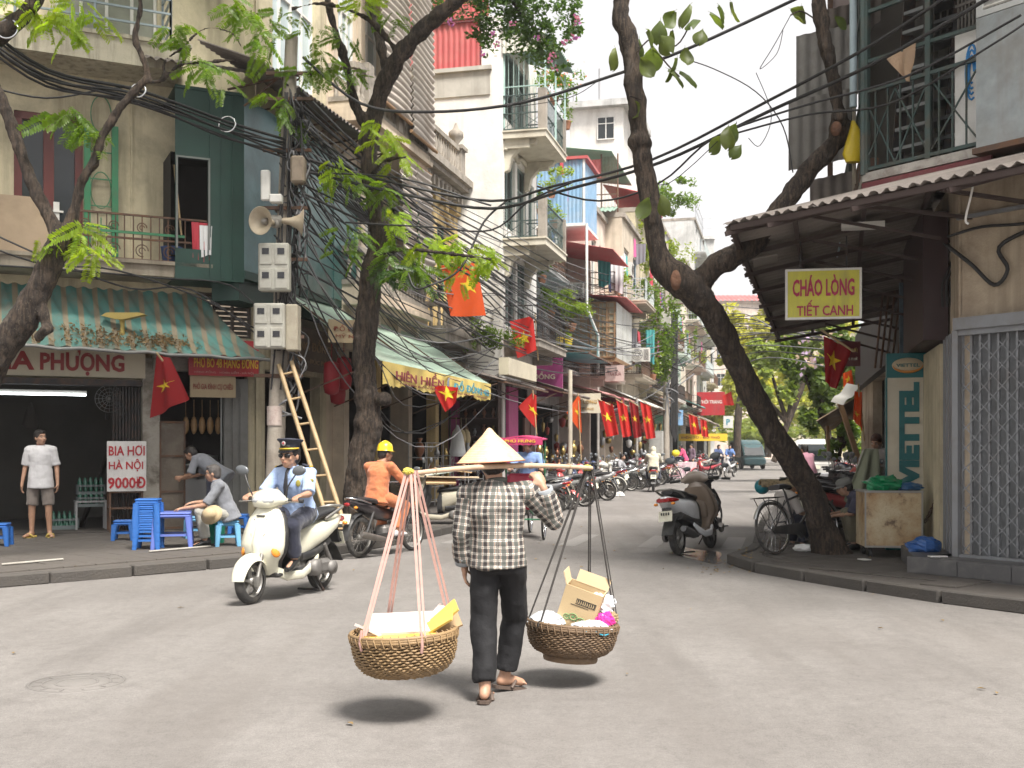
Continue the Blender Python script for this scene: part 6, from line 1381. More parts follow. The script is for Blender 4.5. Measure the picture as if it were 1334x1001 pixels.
H1=math.atan2(-1.1,-.46);SC1=(-2.27,11.2)
sc1=make_scooter('scooter',(.7,.68,.55));place(sc1,SC1[0],SC1[1],0,H1,'cream scooter ridden toward the camera by the guard in a peaked cap')
H2=R(60);MB2=(-1.78,15.62)
mb2=make_underbone('motorbike',(.035,.03,.033));place(mb2,MB2[0],MB2[1],0,H2,'dark muddy motorbike ridden by the man in orange')
sc2=dup(sc1,(2.66,16.05,0),R(75),'pale grey scooter with a brown seat parked rear first at the kerb near the bicycle',color=(.95,.97,1));sc2.rotation_euler=(R(-7),0,R(60));sc2.scale=(1.06,)*3
for c in kids(sc2):
 if c.name.startswith(('leg_shield','floorboard')):
  c.data=c.data.copy();c.data.materials[0]=mat('brown_plastic',(.2,.15,.11),.45)
 if c.name.startswith(('handlebar_cowl','front_apron')):c.color=(.28,.23,.19,1)
mb3=dup(mb2,(3.15,17.3,0),R(80),'black motorbike parked just beyond the pale grey scooter',color=(.02,.02,.022));mb3.rotation_euler=(R(-6),0,R(78))
bi1=make_bicycle();place(bi1,3.83,14.63,.12,R(38),'old black bicycle with a rear rack leaning at the foot of the tree',lean=R(-8))
H4=R(83);p=gp(853,641);sc4=dup(sc1,(p.x,p.y+.4,0),H4,'silver scooter ridden away down the street by the hooded rider',color=(.5,.5,.5))
COLS=[(.45,.43,.38),(.04,.04,.045),(.25,.03,.04),(.55,.56,.56),(.05,.07,.15),(.35,.36,.35),(.5,.08,.08),(.1,.1,.11),(.6,.6,.58)]
NAMES=['beige','black','dark red','silver','navy','grey','bright red','charcoal','white']
WHERE=['before the brassware shop','before the magenta shop','under the faded red awning','below the four flags','near the far cable pole','under the brown canvas awning','near the street end']
rn=random.Random(11)
def wh(u):return WHERE[min(6,[25.5,34,43,52,60,72,999].index(next(x for x in[25.5,34,43,52,60,72,999]if u<x)))]
sb=dup(sc1,tuple(gp(578,690)),R(172),'beige scooter with black seat carrying flattened cardboard, behind the carrying pole',color=(.5,.46,.36));sb.location.z=0
used={}
u=24.0;i=0
while u<84:
 ci=rn.randrange(9);src=[sc1,mb2][rn.random()<.5];v=-5.8+rn.uniform(-.35,.3);kind='scooter' if src is sc1 else 'motorbike'
 key=(NAMES[ci],kind,wh(u));k=used.get(key,0);used[key]=k+1
 lab='parked %s %s %s'%(NAMES[ci],kind,wh(u))+('',', second of that colour there',', third of that colour there',', fourth of that colour there')[min(3,k)]
 p=SW(u,v);hd_=math.atan2(-N.y,-N.x)+rn.uniform(-.55,.35)+(PI if rn.random()<.25 else 0)
 o=dup(src,(p.x,p.y,.0),hd_,lab,'motorbikes parked along the shop side',color=COLS[ci]);o.rotation_euler=(R(-4),0,hd_)
 u+=rn.uniform(.62,.95)*(1 if u<50 else 1.5);i+=1
 if 33.2<u<34.4 or 60.5<u<62:u+=1.2
bp_=make_bicycle('bicycle',(.6,.3,.32));q=SW(47.2,-4.9);place(bp_,q.x,q.y,0,R(200),'pink bicycle standing at the kerb beside the hooded rider')
used={};RW=['just beyond the crouching man','beyond the stall awning','beside the silver people carrier','far along the tree side']
u=17.6
while u<56:
 ci=rn.randrange(9);src=[sc1,mb2][rn.random()<.5];kind='scooter' if src is sc1 else 'motorbike';w_=RW[0]if u<21 else RW[1]if u<32 else RW[2]if u<50 else RW[3]
 key=(NAMES[ci],kind,w_);k=used.get(key,0);used[key]=k+1
 v=.75+rn.uniform(-.1,.2)if u<25 else 3.4
 p=SW(u,v);hd_=math.atan2(N.y,N.x)+rn.uniform(-.1,.35)+.5
 o=dup(src,(p.x,p.y,.1 if v<2 else.02),hd_,'parked %s %s %s'%(NAMES[ci],kind,w_)+('',', second of that colour there',', third of that colour there',', fourth')[min(3,k)],'motorbikes parked on the tree side',color=COLS[ci]);u+=rn.uniform(.6,.9)*(1 if u<30 else 2)
for(px,py,c,lab,hh)in((920,626,(.5,.05,.07),'red motorbike with a rider in blue stopped far down the street',R(-150)),(951,622,(.6,.6,.6),'white motorbike with a rider in a cap stopped far down the street',R(-120)),(978,608,(.05,.07,.15),'dark blue motorbike beside the teal van',R(80))):
 p=gp(px,py);dup(mb2,(p.x,p.y,0),hh,lab,color=c)
def make_car(name,label,cat,loc,rz,col,h=1.75,L=4.4,w=1.75,van=False):
 t=thing(name,label,cat,world=False);hw=w/2;g=G()
 g.loft([ring((-L/2,0,.62),(0,hw*.93,0),(0,0,.3),5),ring((-L/2+.1,0,.62),(0,hw,0),(0,0,.36),5),ring((0,0,.62),(0,hw,0),(0,0,.38),6),ring((L/2-.7,0,.6),(0,hw,0),(0,0,.36),5),ring((L/2-.1,0,.56),(0,hw*.93,0),(0,0,.28),4),ring((L/2,0,.54),(0,hw*.85,0),(0,0,.2),4)],28)
 xe=L/2-(.5 if van else 1.25)
 g.loft([ring((-L/2+.06,0,1.12),(0,hw*.9,0),(0,0,.3),4),ring((-L/2+.3,0,h-.42),(0,hw*.88,0),(0,0,.42),5),ring((xe-1.0,0,h-.42),(0,hw*.88,0),(0,0,.42),5),ring((xe-.2,0,h-.6),(0,hw*.88,0),(0,0,.25),4),ring((xe+.3,0,.92),(0,hw*.88,0),(0,0,.05),4)],28)
 paintobj(g.build('body',PAINT,t),col)
 g=G();g.grid(lambda a,b:(-L/2+.035+max(0,1.02+b*(h-1.22)-1.38)/(h-1.42)*.22,-hw*(.76-.08*b)*(2*a-1),1.02+b*(h-1.22)),6,6,thick=.02);g.build('rear_window',GLASS,t)
 g=G();g.grid(lambda a,b:(xe+.34-.62*b,hw*(.8-.08*b)*(2*a-1),.98+b*(h-1.3)),6,4,thick=-.02);g.build('windscreen',GLASS,t)
 for s in(-1,1):
  for k in range(3):a0=-L/2+.45+k*(xe+L/2-.9)/3;a1=a0+(xe+L/2-.9)/3-.08;g=G();g.prism([(a0,1.08),(a1,1.08),(a1-.05,h-.2),(a0+.04,h-.2)],(0,s*hw*.875,0),(1,0,0),(0,0,1),(0,s*.02,0));g.build('side_window',GLASS,t)
  g=G();g.bbox((-L/2+.02,s*hw*.86,1.0),(.08,.16,.32),.03);g.build('tail_light',REDL,t);g=G();g.ell((L/2-.12,s*hw*.7,.68),(.1,.18,.09));g.build('headlight',LENS,t)
  for x in(-L/2+.8,L/2-.85):
   g=G();g.lathe([(.22,-.1),(.31,-.1),(.33,-.05),(.33,.05),(.31,.1),(.22,.1)],(x,s*(hw-.1),.33),24,(0,1,0));wl=g.build('wheel',TYRE,t);g=G();g.lathe([(0,-.07),(.2,-.08),(.22,0),(.2,.08),(0,.07)],(x,s*(hw-.1),.33),18,(0,1,0));g.build('rim',ALU,wl)
  g=G();g.ell((xe-.1,s*(hw+.1),1.08),(.06,.1,.07));g.build('wing_mirror',BLKP,t)
 g=G();g.bbox((-L/2-.03,0,.48),(.14,w*.94,.18),.04);g.build('bumper',mat('bumper_grey',(.2,.2,.21),.6),t);g=G();g.box((-L/2-.035,0,.78),(.02,.4,.13));g.build('number_plate',PLATE,t)
 t.location=loc;t.rotation_euler.z=rz;return t
STa_=math.atan2(D.y,D.x)
make_car('people_carrier','silver people carrier seen from behind between the leaning trunk and the stall awning','car',(at(1058,600,44).x,44,0),STa_+.02,(.5,.49,.46),h=1.85)
q=at(973,600,80);make_car('parked_van','teal van parked nose out at the street end behind the leaning trunk','van',(q.x,80,0),STa_+PI+.3,(.03,.09,.1),h=2.1,van=True)
cy=thing('cyclo','pedal cyclo with a magenta canopy half hidden behind the walker','cyclo',world=False)
for y in(-.38,.38):wheel(cy,.45,.33,.035,'bike',y,36)
wheel(cy,-1.0,.33,.035,'bike',0,36)
g=G()
for y in(-.36,.36):g.tube([(.45,y,.33),(.0,y,.35),(-.3,y*.8,.6)],.016,6)
g.tube([(-.3,0,.6),(-.7,0,.45),(-1.0,.05,.33)],.018,6);g.rod((-.75,0,.45),(-.85,0,.9),.014,6);g.rod((-.3,-.35,.95),(-.3,.35,.95),.014,6);g.rod((.45,-.4,.33),(.45,.4,.33),.012,6)
for y in(-.33,.33):g.rod((-.25,y,.6),(-.3,y,1.62),.01,6);g.rod((-.25,y,1.0),(.4,y,1.62),.01,6)
g.build('frame',GREENP,cy)
g=G();g.bbox((.05,0,.55),(.55,.62,.14),.05);g.bbox((-.22,0,.82),(.12,.62,.5),.05,RY(-.15));g.build('passenger_seat',mat('red_vinyl',(.4,.02,.06),.5),cy)
g=G();g.bbox((.2,-.34,.6),(.6,.03,.35),.01);g.bbox((.2,.34,.6),(.6,.03,.35),.01);g.build('side_panel',GREENP,cy)
g=G();g.grid(lambda a,b:(-.45+1.0*a,-.36+.72*b,1.66+.06*math.sin(PI*b)-.02*a),10,10,thick=.02);g.build('canopy',mat('magenta_cloth',(.5,.04,.14),.7),cy)
g=G();g.grid(lambda a,b:(.56,-.37+.74*a,1.67-.11*b-.015*abs(math.sin(a*25))*b),40,3,thick=.006);g.build('canopy_valance',mat('magenta_cloth',(.5,.04,.14)),cy)
lettering('PHÚ HƯNG',Vector((.57,0,1.62)),(0,1,0),(0,0,1),.5,.06,SIGNY,cy,.01)
g=G();g.bbox((-.85,0,.93),(.25,.18,.06),.03);g.build('saddle',SEATM,cy)
CYL=(.2,18.6);CYR=R(-97);cy.location=(CYL[0],CYL[1],0);cy.rotation_euler.z=CYR
CB_=mat('cardboard',(.48,.33,.18),.85,var=.15,dirt=((.4,.28,.16),.3,3))
def sheetbox(name,p,d,rot,m,label,cat='cardboard',group=None):g=G();g.box((0,0,0),d,rot);g.v=[(x+p[0],y+p[1],z+p[2])for x,y,z in g.v];return g.build(name,m,None,label,cat,group,loc=p)
q=gp(578,690)
sheetbox('cardboard_sheet',(q.x-.05,q.y-.05,.9),(.55,.3,.03),RZ(.1)@RX(.35),CB_,'flat brown cardboard box end on the seat of the beige scooter');sheetbox('cardboard_sheet',(q.x+.1,q.y,.97),(1.1,.35,.02),RZ(.05)@RY(.02),mat('cardboard_pale',(.6,.47,.32),.85),'long pale cardboard sheet lying across the beige scooter');sheetbox('cardboard_sheet',(q.x-.15,q.y,1.03),(.7,.3,.015),RZ(-.2)@RY(-.15)@RX(.1),mat('pale_green_card',(.5,.58,.5),.8),'pale green printed card sticking up from the cardboard load')
sheetbox('cardboard_sheet',(q.x+.25,q.y,1.08),(.5,.25,.02),RZ(.3)@RY(.12),CB_,'torn cardboard flap on top of the load of the beige scooter')
# ================================================================ people
def V(*a):return Vector(a)
SKIN=bpy.data.materials.new('skin');SKIN.use_nodes=True;t=SKIN.node_tree;b=t.nodes['Principled BSDF'];co=_n(t,'TexCoord').outputs['Object']
t.links.new(mix(t,ramp(t,tnoise(t,co,14,4,.6),.35,.65),(.36,.2,.13),(.46,.27,.18)),b.inputs['Base Color']);b.inputs['Roughness'].default_value=.5;b.inputs['Subsurface Weight'].default_value=.0
HAIR=mat('black_hair',(.018,.014,.012),.45,var=.3,bump=.5,bscale=120);GREYH=mat('greying_hair',(.09,.08,.075),.55,var=.4,scale=30,bump=.5,bscale=120)
EYEW=mat('eye_white',(.6,.58,.55),.3);EYED=mat('eye_dark',(.02,.012,.01),.15)
def fab(name,col,**k):return mat(name,col,.92,var=.14,scale=5,bump=.5,bscale=13,sheen=.2,**k)
def cap(g,a,b,ra,rb,n=12,e0=True,e1=True):
 a,b=Vector(a),Vector(b);d=b-a
 if d.length<1e-5:d=Vector((0,0,1e-4))
 u=d.normalized();pts=[];rr=[]
 if e0:
  for q in(88,60,30):pts.append(a-u*ra*math.sin(R(q)));rr.append(ra*math.cos(R(q)))
 pts.append(a);rr.append(ra);pts.append((a+b)/2);rr.append((ra+rb)/2);pts.append(b);rr.append(rb)
 if e1:
  for q in(30,60,88):pts.append(b+u*rb*math.sin(R(q)));rr.append(rb*math.cos(R(q)))
 g.tube(pts,rr,n)
def hand(g,w,d,pn,s,th,curl=.5,r=.0085):
 """w wrist, d finger direction, pn palm normal, s size, th thumb side vector"""
 d=d.normalized();pn=(pn-d*pn.dot(d)).normalized();sd=d.cross(pn).normalized()
 if sd.dot(th)<0:sd=-sd
 pc=w+d*.045*s
 rot=Matrix((d,sd,pn)).transposed();g.ell(pc,(.052*s,.041*s,.016*s),rot,14,10);cap(g,w-d*.02*s,w+d*.03*s,.024*s,.024*s)
 for i,(o,L)in enumerate(((.030,.068),(.010,.078),(-.011,.072),(-.031,.055))):
  p=w+d*(.083-.004*abs(i-1.2))*s+sd*o*s;q=d.copy();ang=0
  for k,f in enumerate((.45,.32,.25)):
   ang+=curl*(.55,.9,.7)[k]*1.0;q=(d*math.cos(ang)+pn*math.sin(ang)).normalized();p2=p+q*L*f*s
   cap(g,p,p2,r*s*(1.05-.1*k),r*s*(.98-.12*k),8);p=p2
 p=w+d*.025*s+sd*.03*s;q=(d*.6+sd*.75+pn*.25).normalized();p2=p+q*.04*s;cap(g,p,p2,r*1.45*s,r*1.2*s,8);q2=(d*.85+sd*.2+pn*.5*(1+curl)).normalized();cap(g,p2,p2+q2*.032*s,r*1.15*s,r*s,8)
BASE=dict(pel=V(0,0,.93),ch=V(0,0,1.27),nk=V(0,-.01,1.41),hd=V(0,.02,1.53),sR=V(.17,0,1.35),sL=V(-.17,0,1.35),eR=V(.23,-.02,1.08),eL=V(-.23,-.02,1.08),wR=V(.24,.06,.85),wL=V(-.24,.06,.85),hR=V(.09,0,.88),hL=V(-.09,0,.88),kR=V(.1,.03,.48),kL=V(-.1,.03,.48),aR=V(.1,-.02,.09),aL=V(-.1,-.02,.09),tR=V(.12,.14,.03),tL=V(-.12,.14,.03),fd=V(0,1,-.05),dR=V(0,.15,-1),dL=V(0,.15,-1),pR=V(-1,0,0),pL=V(1,0,0),cR=.5,cL=.5,thR=V(0,1,0),thL=V(0,1,0))
def torso(g,J,f=0.0,hem=0.0,fat=1.0,fl=0.0,sh=1.0):
 pel,ch,nk=J['pel'],J['ch'],J['nk'];sd=(J['sR']-J['sL']).normalized();hs_=(J['hR']-J['hL']).normalized()
 ax=(ch-pel).normalized()
 S=[]
 def sec(p,up,hw,hd,s_,e=2.2):
  s_=s_.normalized();fw=up.cross(s_).normalized();S.append((p,s_*(hw*fat+f),fw*(hd*fat+f*1.3),e))
 if hem:sec(pel-ax*(.05+hem),ax,.16+fl,.125+fl,hs_)
 else:sec(pel-ax*.1,ax,.12,.09,hs_)
 for S_ in(J['sR'],J['sL']):cap(g,nk-V(0,0,.05),S_-V(0,0,.005),.05+f,.054+f)
 sec(pel-ax*.04,ax,.16+fl*.6,.12+fl*.6,hs_);sec(pel+ax*.06,ax,.152+fl*.4,.113+fl*.4,hs_);sec(pel.lerp(ch,.45),ax,.135+fl*.5,.1+fl*.5,hs_.lerp(sd,.5));sec(pel.lerp(ch,.75),ax,.15,.108,sd);sec(ch,ax,.165,.108,sd)
 up2=(nk-ch).normalized();sec(ch.lerp(nk,.45),up2,.15*sh,.09,sd);sec(ch.lerp(nk,.8),up2,.09,.066,sd);sec(nk,up2,.055,.055,sd)
 g.loft(S,24);return sd
def limb(g,a,b,c,r,f=0.0,end=1.0,flare=0,ee=True):
 cap(g,a,b,r[0]+f,r[1]+f);d=b+(c-b)*end;cap(g,b,d,r[1]+f,r[2]+f+flare,e1=ee)
def person(label,loc,rz,J=None,h=1.65,top=None,bot=None,hairm=HAIR,sleeve=1.0,hem=.1,vox=.014,shoes='shoe',shoem=None,shorts=False,glasses=False,hat=None,group=None,fat=1.0,skinm=None,hairlen=0,bare=False,topdisp=(.01,7),fl=.015,cuff=0,botflare=.015,extra=None,hs_=1.0,root=None,botname='trousers',topname='shirt'):
 J={**BASE,**(J or{})};k=h/1.65
 for q in('pel','ch','nk','hd','sR','sL','eR','eL','wR','wL','hR','hL','kR','kL','aR','aL','tR','tL'):J[q]=J[q]*k
 t=root or thing('person',label,'person',world=False);skinm=skinm or SKIN
 g=G();sd=torso(g,J,0,0,fat);fd=J['fd'].normalized();up=(J['hd']-J['nk']).normalized();up=(up*.5+V(0,0,1)).normalized();sdh=fd.cross(up).normalized();up=sdh.cross(fd).normalized();Rh=Matrix((sdh,fd,up)).transposed();hd=J['hd']
 HH=lambda x,y,z:hd+Rh@V(x,y,z)*hs_
 g.ell(HH(0,-.012,.025),V(.075,.095,.095)*hs_,Rh,18,14);g.ell(HH(0,.03,-.035),V(.058,.062,.075)*hs_,Rh,16,12);g.ell(HH(0,.055,-.085),V(.028,.026,.024)*hs_,Rh)
 cap(g,HH(0,.085,.02),HH(0,.105,-.022),.009,.015,8);g.ell(HH(0,.088,-.054),V(.024,.012,.011)*hs_,Rh);g.ell(HH(0,.075,.037),V(.055,.02,.012)*hs_,Rh)
 for s in(-1,1):g.ell(HH(s*.078,-.005,-.008),V(.012,.02,.032)*hs_,Rh,10,8);g.ell(HH(s*.04,.062,-.02),V(.025,.025,.02)*hs_,Rh,10,8)
 cap(g,J['nk']-V(0,0,.03),HH(0,-.02,-.06),.055,.052)
 for s in 'RL':
  limb(g,J['s'+s],J['e'+s],J['w'+s],(.05*fat,.038,.024));
  hand(g,J['w'+s],J['d'+s],J['p'+s],1.0*k,J['th'+s],J['c'+s],r=max(.0085,vox*.75))
  limb(g,J['h'+s],J['k'+s],J['a'+s],(.08*fat,.055,.036));cap(g,J['k'+s].lerp(J['a'+s],.3)-fd*.012,J['k'+s].lerp(J['a'+s],.5)-fd*.01,.05,.042)
  a,to=J['a'+s],J['t'+s];td=(to-a);td.z=0;td.normalize();he=a-td*.03+V(0,0,-.035)
  cap(g,a,he,.035,.03);cap(g,a+V(0,0,-.02),to+V(0,0,-.0),.034,.024);cap(g,he+V(0,0,0),to,.028,.022)
  if shoes in('sandal','slipper','bare'):
   q=V(td.y,-td.x,0)
   for i in range(5):cap(g,to+q*(.03-.015*i)*(1 if s=='L' else-1),to+td*(.03-.004*i)+q*(.034-.017*i)*(1 if s=='L' else-1)-V(0,0,.008),.009,.008,8)
 me=skin(g,vox,2,None,'body');me.materials.append(skinm);body=link('body',me,t)
 for s in(-1,1):
  g=G();g.ell(HH(s*.031,.078,.012),V(.014,.008,.007)*hs_,Rh,10,8,0);g.ell(HH(s*.031,.0835,.012),V(.0065,.005,.0065)*hs_,Rh,10,8,1);g.build('eye',[EYEW,EYED],t)
  g=G();g.tube([HH(s*.014,.088,.034),HH(s*.032,.088,.04),HH(s*.05,.078,.034)],.0035,5);g.build('eyebrow',HAIR,t)
 g=G();g.tube([HH(-.022,.0955,-.054),HH(0,.1005,-.053),HH(.022,.0955,-.054)],.0032,5);g.build('mouth',mat('lip_line',(.25,.09,.07),.5),t)
 if glasses:
  g=G()
  for s in(-1,1):g.tube([HH(s*.035+.022*math.cos(a),.098,.01+.018*math.sin(a))for a in[i*PI/7 for i in range(14)]],.003,4,False,closed=True);g.rod(HH(s*.056,.09,.014),HH(s*.082,0,.012),.003,4)
  g.rod(HH(-.013,.1,.014),HH(.013,.1,.014),.003,4);g.build('glasses',INK,t)
 if hairm:
  g=G();g.ell(HH(0,-.022,.04),V(.082,.098,.092)*hs_,Rh,18,14);g.ell(HH(0,-.05,-.01),V(.076,.065,.08+hairlen*.5)*hs_,Rh,16,12);
  for s in(-1,1):g.ell(HH(s*.07,-.01,.03),V(.014,.04,.045)*hs_,Rh)
  g.ell(HH(0,.045,.09),V(.062,.04,.028)*hs_,Rh)
  if hairlen:cap(g,HH(0,-.07,-.03),HH(0,-.085,-.1-hairlen),.05,.035)
  me=skin(g,.012,2,(.004,60),'hair');me.materials.append(hairm);link('hair',me,t)
 if bot:
  g=G();pel=J['pel'];ax=(J['ch']-pel).normalized();hsd=(J['hR']-J['hL']).normalized();fw=ax.cross(hsd)
  g.loft([(pel-ax*.1,hsd*.15,fw*.115,2.2),(pel-ax*.03,hsd*(.17*fat),fw*(.128*fat),2.2),(pel+ax*.07,hsd*.16*fat,fw*.12*fat,2.2),(pel+ax*.1,hsd*.15*fat,fw*.11*fat,2.2)],22)
  for s in 'RL':
   K,A=J['k'+s],J['a'+s];cap(g,J['h'+s],J['h'+s].lerp(K,.5),.098*fat,.088*fat);
   if shorts:cap(g,J['h'+s].lerp(K,.5),J['h'+s].lerp(K,.95),.088*fat,.085,e1=False)
   else:cap(g,J['h'+s].lerp(K,.5),K,.088*fat,.07+botflare*.5);cap(g,K,K.lerp(A,.9),.07+botflare*.5,.055+botflare,e1=False)
  me=skin(g,max(.011,vox),2,(.012,6),'trousers');me.materials.append(bot);link('shorts' if shorts else botname,me,t)
 if top:
  g=G();torso(g,J,.014,hem,fat,fl);sd=(J['sR']-J['sL']).normalized()
  for s in 'RL':
   S_,E_,W_=J['s'+s],J['e'+s],J['w'+s]
   if sleeve>.55:limb(g,S_,E_,W_,(.055*fat,.05,.04),.008,sleeve,.008,ee=False)
   else:cap(g,S_,S_.lerp(E_,sleeve*2),.06*fat,.066,e1=False)
  me=skin(g,max(.011,vox),2,topdisp,topname);me.materials.append(top);link(topname,me,t)
  g=G();g.lathe([(.062,-.012),(.068,.0),(.062,.02),(.056,.012)],J['nk']+V(0,-.0,.005),18,(J['hd']-J['nk']+V(0,0,.1)).normalized());g.build('collar',extra.get('collar',top)if extra else top,t)
 shoem=shoem or mat('black_leather',(.02,.02,.02),.3)
 for s in 'RL':
  a,to=J['a'+s],J['t'+s];td=to-a;zt=td.z+.055;td.z=0;L=td.length;td.normalize();q=V(td.y,-td.x,0);o=V(a.x,a.y,a.z-.06);pit=(to.z-.022-o.z)/max(.05,L)
  def F(x,y,z):return o+td*x+q*y+V(0,0,z+pit*max(0,x))
  if shoes=='shoe':
   g=G();g.loft([(F(-.075,0,.02),q*.02,V(0,0,.025),2.4),(F(-.06,0,.03),q*.036,V(0,0,.045),2.4),(F(0,0,.035),q*.038,V(0,0,.05),2.4),(F(.08,0,.02),q*.044,V(0,0,.036),2.4),(F(.15,0,.008),q*.044,V(0,0,.026),2.4),(F(.195,0,.002),q*.026,V(0,0,.017),2.4)],16);g.build('shoe',shoem,t)
  elif shoes in('sandal','slipper'):
   g=G();g.prism([(-.085,-.02),(-.07,-.036),(.0,-.038),(.1,-.05),(.16,-.04),(.185,0),(.16,.04),(.1,.048),(.0,.036),(-.07,.034),(-.085,.02)],F(0,0,-.03),(td+V(0,0,pit)),q,V(0,0,.02));so_=g.build('sandal',shoem,t)
   g=G();g.tube([F(.02,-.045,-.015),F(.06,-.03,.028),F(.07,0,.04),F(.06,.03,.028),F(.02,.042,-.015)],.008 if shoes=='sandal' else.016,6,flat=1.8);g.rod(F(.07,0,.038),F(.13,0,.0),.006,5)if shoes=='sandal' else None;g.build('strap',shoem,so_)
 t['_J']=1
 t.location=loc;t.rotation_euler.z=rz
 return t,J,HH,Rh
def hat_cone(t,HH,Rh,r,h,m,off=(0,-.02,.05)):
 c=HH(*off);up=Rh@V(0,-.12,1);g=G();g.lathe([(r,0),(r*.8,h*.21),(r*.5,h*.52),(r*.22,h*.8),(.012,h),(.001,h+.005)],c,48,up);g.lathe([(r,0),(r*.78,h*.18),(r*.48,h*.48),(.01,h*.95)],c-up*.004,48,up)
 o=g.build('conical_hat',m,t);g=G();up=up.normalized();x,y,z=frame(up)
 g.tube([c+(x*math.cos(a)+y*math.sin(a))*r for a in[i*PI/24 for i in range(48)]],.004,6,False,closed=True)
 g.build('hat_rim',mat('hat_rim',(.4,.17,.1),.6),o);return o
def straw_mat():
 m=bpy.data.materials.new('palm_leaf_hat');m.use_nodes=True;t=m.node_tree;b=t.nodes['Principled BSDF'];co=_n(t,'TexCoord').outputs['Object']
 c=mix(t,ramp(t,tnoise(t,mapping(t,co,(9,9,2)),3,5,.6),.3,.7),(.56,.39,.22),(.7,.52,.32))
 sx=_n(t,'SeparateXYZ');t.links.new(co,sx.inputs[0]);m1=_n(t,'Math',operation='MULTIPLY');m1.inputs[1].default_value=2*PI/.0145;t.links.new(sx.outputs[2],m1.inputs[0]);s1=_n(t,'Math',operation='SINE');t.links.new(m1.outputs[0],s1.inputs[0])
 c=mix(t,ramp(t,s1.outputs[0],.9,1,(0,0,0),(.3,.3,.3)),c,(.42,.27,.15));t.links.new(c,b.inputs['Base Color']);b.inputs['Roughness'].default_value=.5
 bp=_n(t,'Bump');bp.inputs['Strength'].default_value=.25;bp.inputs['Distance'].default_value=.003;t.links.new(s1.outputs[0],bp.inputs['Height']);t.links.new(bp.outputs[0],b.inputs['Normal']);return m
def plaid():
 m=bpy.data.materials.new('plaid_shirt');m.use_nodes=True;t=m.node_tree;b=t.nodes['Principled BSDF'];co=_n(t,'TexCoord').outputs['Object']
 at_=_n(t,'Attribute');at_.attribute_name='pc';at_.attribute_type='GEOMETRY'
 nz=_n(t,'TexNoise');nz.inputs['Scale'].default_value=7;t.links.new(co,nz.inputs['Vector'])
 vm=_n(t,'VectorMath',operation='MULTIPLY_ADD');t.links.new(nz.outputs['Color'],vm.inputs[0]);vm.inputs[1].default_value=(.02,)*3;t.links.new(at_.outputs['Vector'],vm.inputs[2])
 sx=_n(t,'SeparateXYZ');t.links.new(vm.outputs[0],sx.inputs[0]);P_=.039
 def band(sock,lo,hi,off=0,per=P_):
  a=_n(t,'Math',operation='MULTIPLY_ADD');a.inputs[1].default_value=1/per;a.inputs[2].default_value=40+off;t.links.new(sock,a.inputs[0]);f=_n(t,'Math',operation='FRACT');t.links.new(a.outputs[0],f.inputs[0])
  g1=_n(t,'Math',operation='GREATER_THAN');g1.inputs[1].default_value=lo;g2=_n(t,'Math',operation='LESS_THAN');g2.inputs[1].default_value=hi;t.links.new(f.outputs[0],g1.inputs[0]);t.links.new(f.outputs[0],g2.inputs[0])
  mm=_n(t,'Math',operation='MULTIPLY');t.links.new(g1.outputs[0],mm.inputs[0]);t.links.new(g2.outputs[0],mm.inputs[1]);return mm.outputs[0]
 bx=band(sx.outputs[0],.0,.63);bz=band(sx.outputs[2],.0,.63);w2x=band(sx.outputs[0],0,.5,0,P_*2)
 ad=_n(t,'Math',operation='ADD');t.links.new(bx,ad.inputs[0]);t.links.new(bz,ad.inputs[1]);hf=_n(t,'Math',operation='MULTIPLY');hf.inputs[1].default_value=.5;t.links.new(ad.outputs[0],hf.inputs[0])
 r=_n(t,'ValToRGB');r.color_ramp.interpolation='CONSTANT';e=r.color_ramp.elements;e[0].color=(.68,.64,.57,1);e[1].position=.3;e[1].color=(.2,.195,.18,1);e.new(.8).color=(.04,.034,.034,1);t.links.new(hf.outputs[0],r.inputs[0])
 c=mix(t,band(sx.outputs[0],.76,.84),r.outputs[0],(.32,.19,.13));c=mix(t,band(sx.outputs[2],.76,.84),c,(.12,.11,.1))
 w2=_n(t,'Math',operation='MULTIPLY');t.links.new(w2x,w2.inputs[0]);t.links.new(bx,w2.inputs[1]);w3=_n(t,'Math',operation='MULTIPLY');t.links.new(w2.outputs[0],w3.inputs[0]);t.links.new(bz,w3.inputs[1]);c=mix(t,w3.outputs[0],c,(.09,.095,.085))
 t.links.new(c,b.inputs['Base Color']);b.inputs['Roughness'].default_value=.9
 bp=_n(t,'Bump');bp.inputs['Strength'].default_value=.5;bp.inputs['Distance'].default_value=.02;t.links.new(tnoise(t,co,9,5,.6),bp.inputs['Height']);t.links.new(bp.outputs[0],b.inputs['Normal']);return m
WX,WY=-.085,6.62
wj=dict(pel=V(.0,0,.86),ch=V(-.01,-.02,1.15),nk=V(-.01,.015,1.29),hd=V(-.035,.06,1.415),sR=V(.17,0,1.235),sL=V(-.185,-.01,1.22),eR=V(.33,.06,1.07),eL=V(-.215,-.03,.99),wR=V(.268,-.01,1.27),wL=V(-.2,.04,.80),hR=V(.078,0,.8),hL=V(-.078,0,.8),kR=V(.105,.2,.45),kL=V(-.085,.0,.43),aR=V(.04,.22,.1),aL=V(-.075,-.1,.085),tR=V(.145,.3,.035),tL=V(-.06,.03,.028),fd=V(-.1,1,-.12),dR=V(-.45,.25,.9),pR=V(-.3,.9,-.35),cR=1.35,thR=V(-1,-.3,.2),dL=V(0,.1,-1),pL=V(1,0,0),cL=.5)
BLKT=mat('black_cotton',(.009,.009,.011),.8,var=.25,scale=4,bump=.6,bscale=9);PLD=plaid()
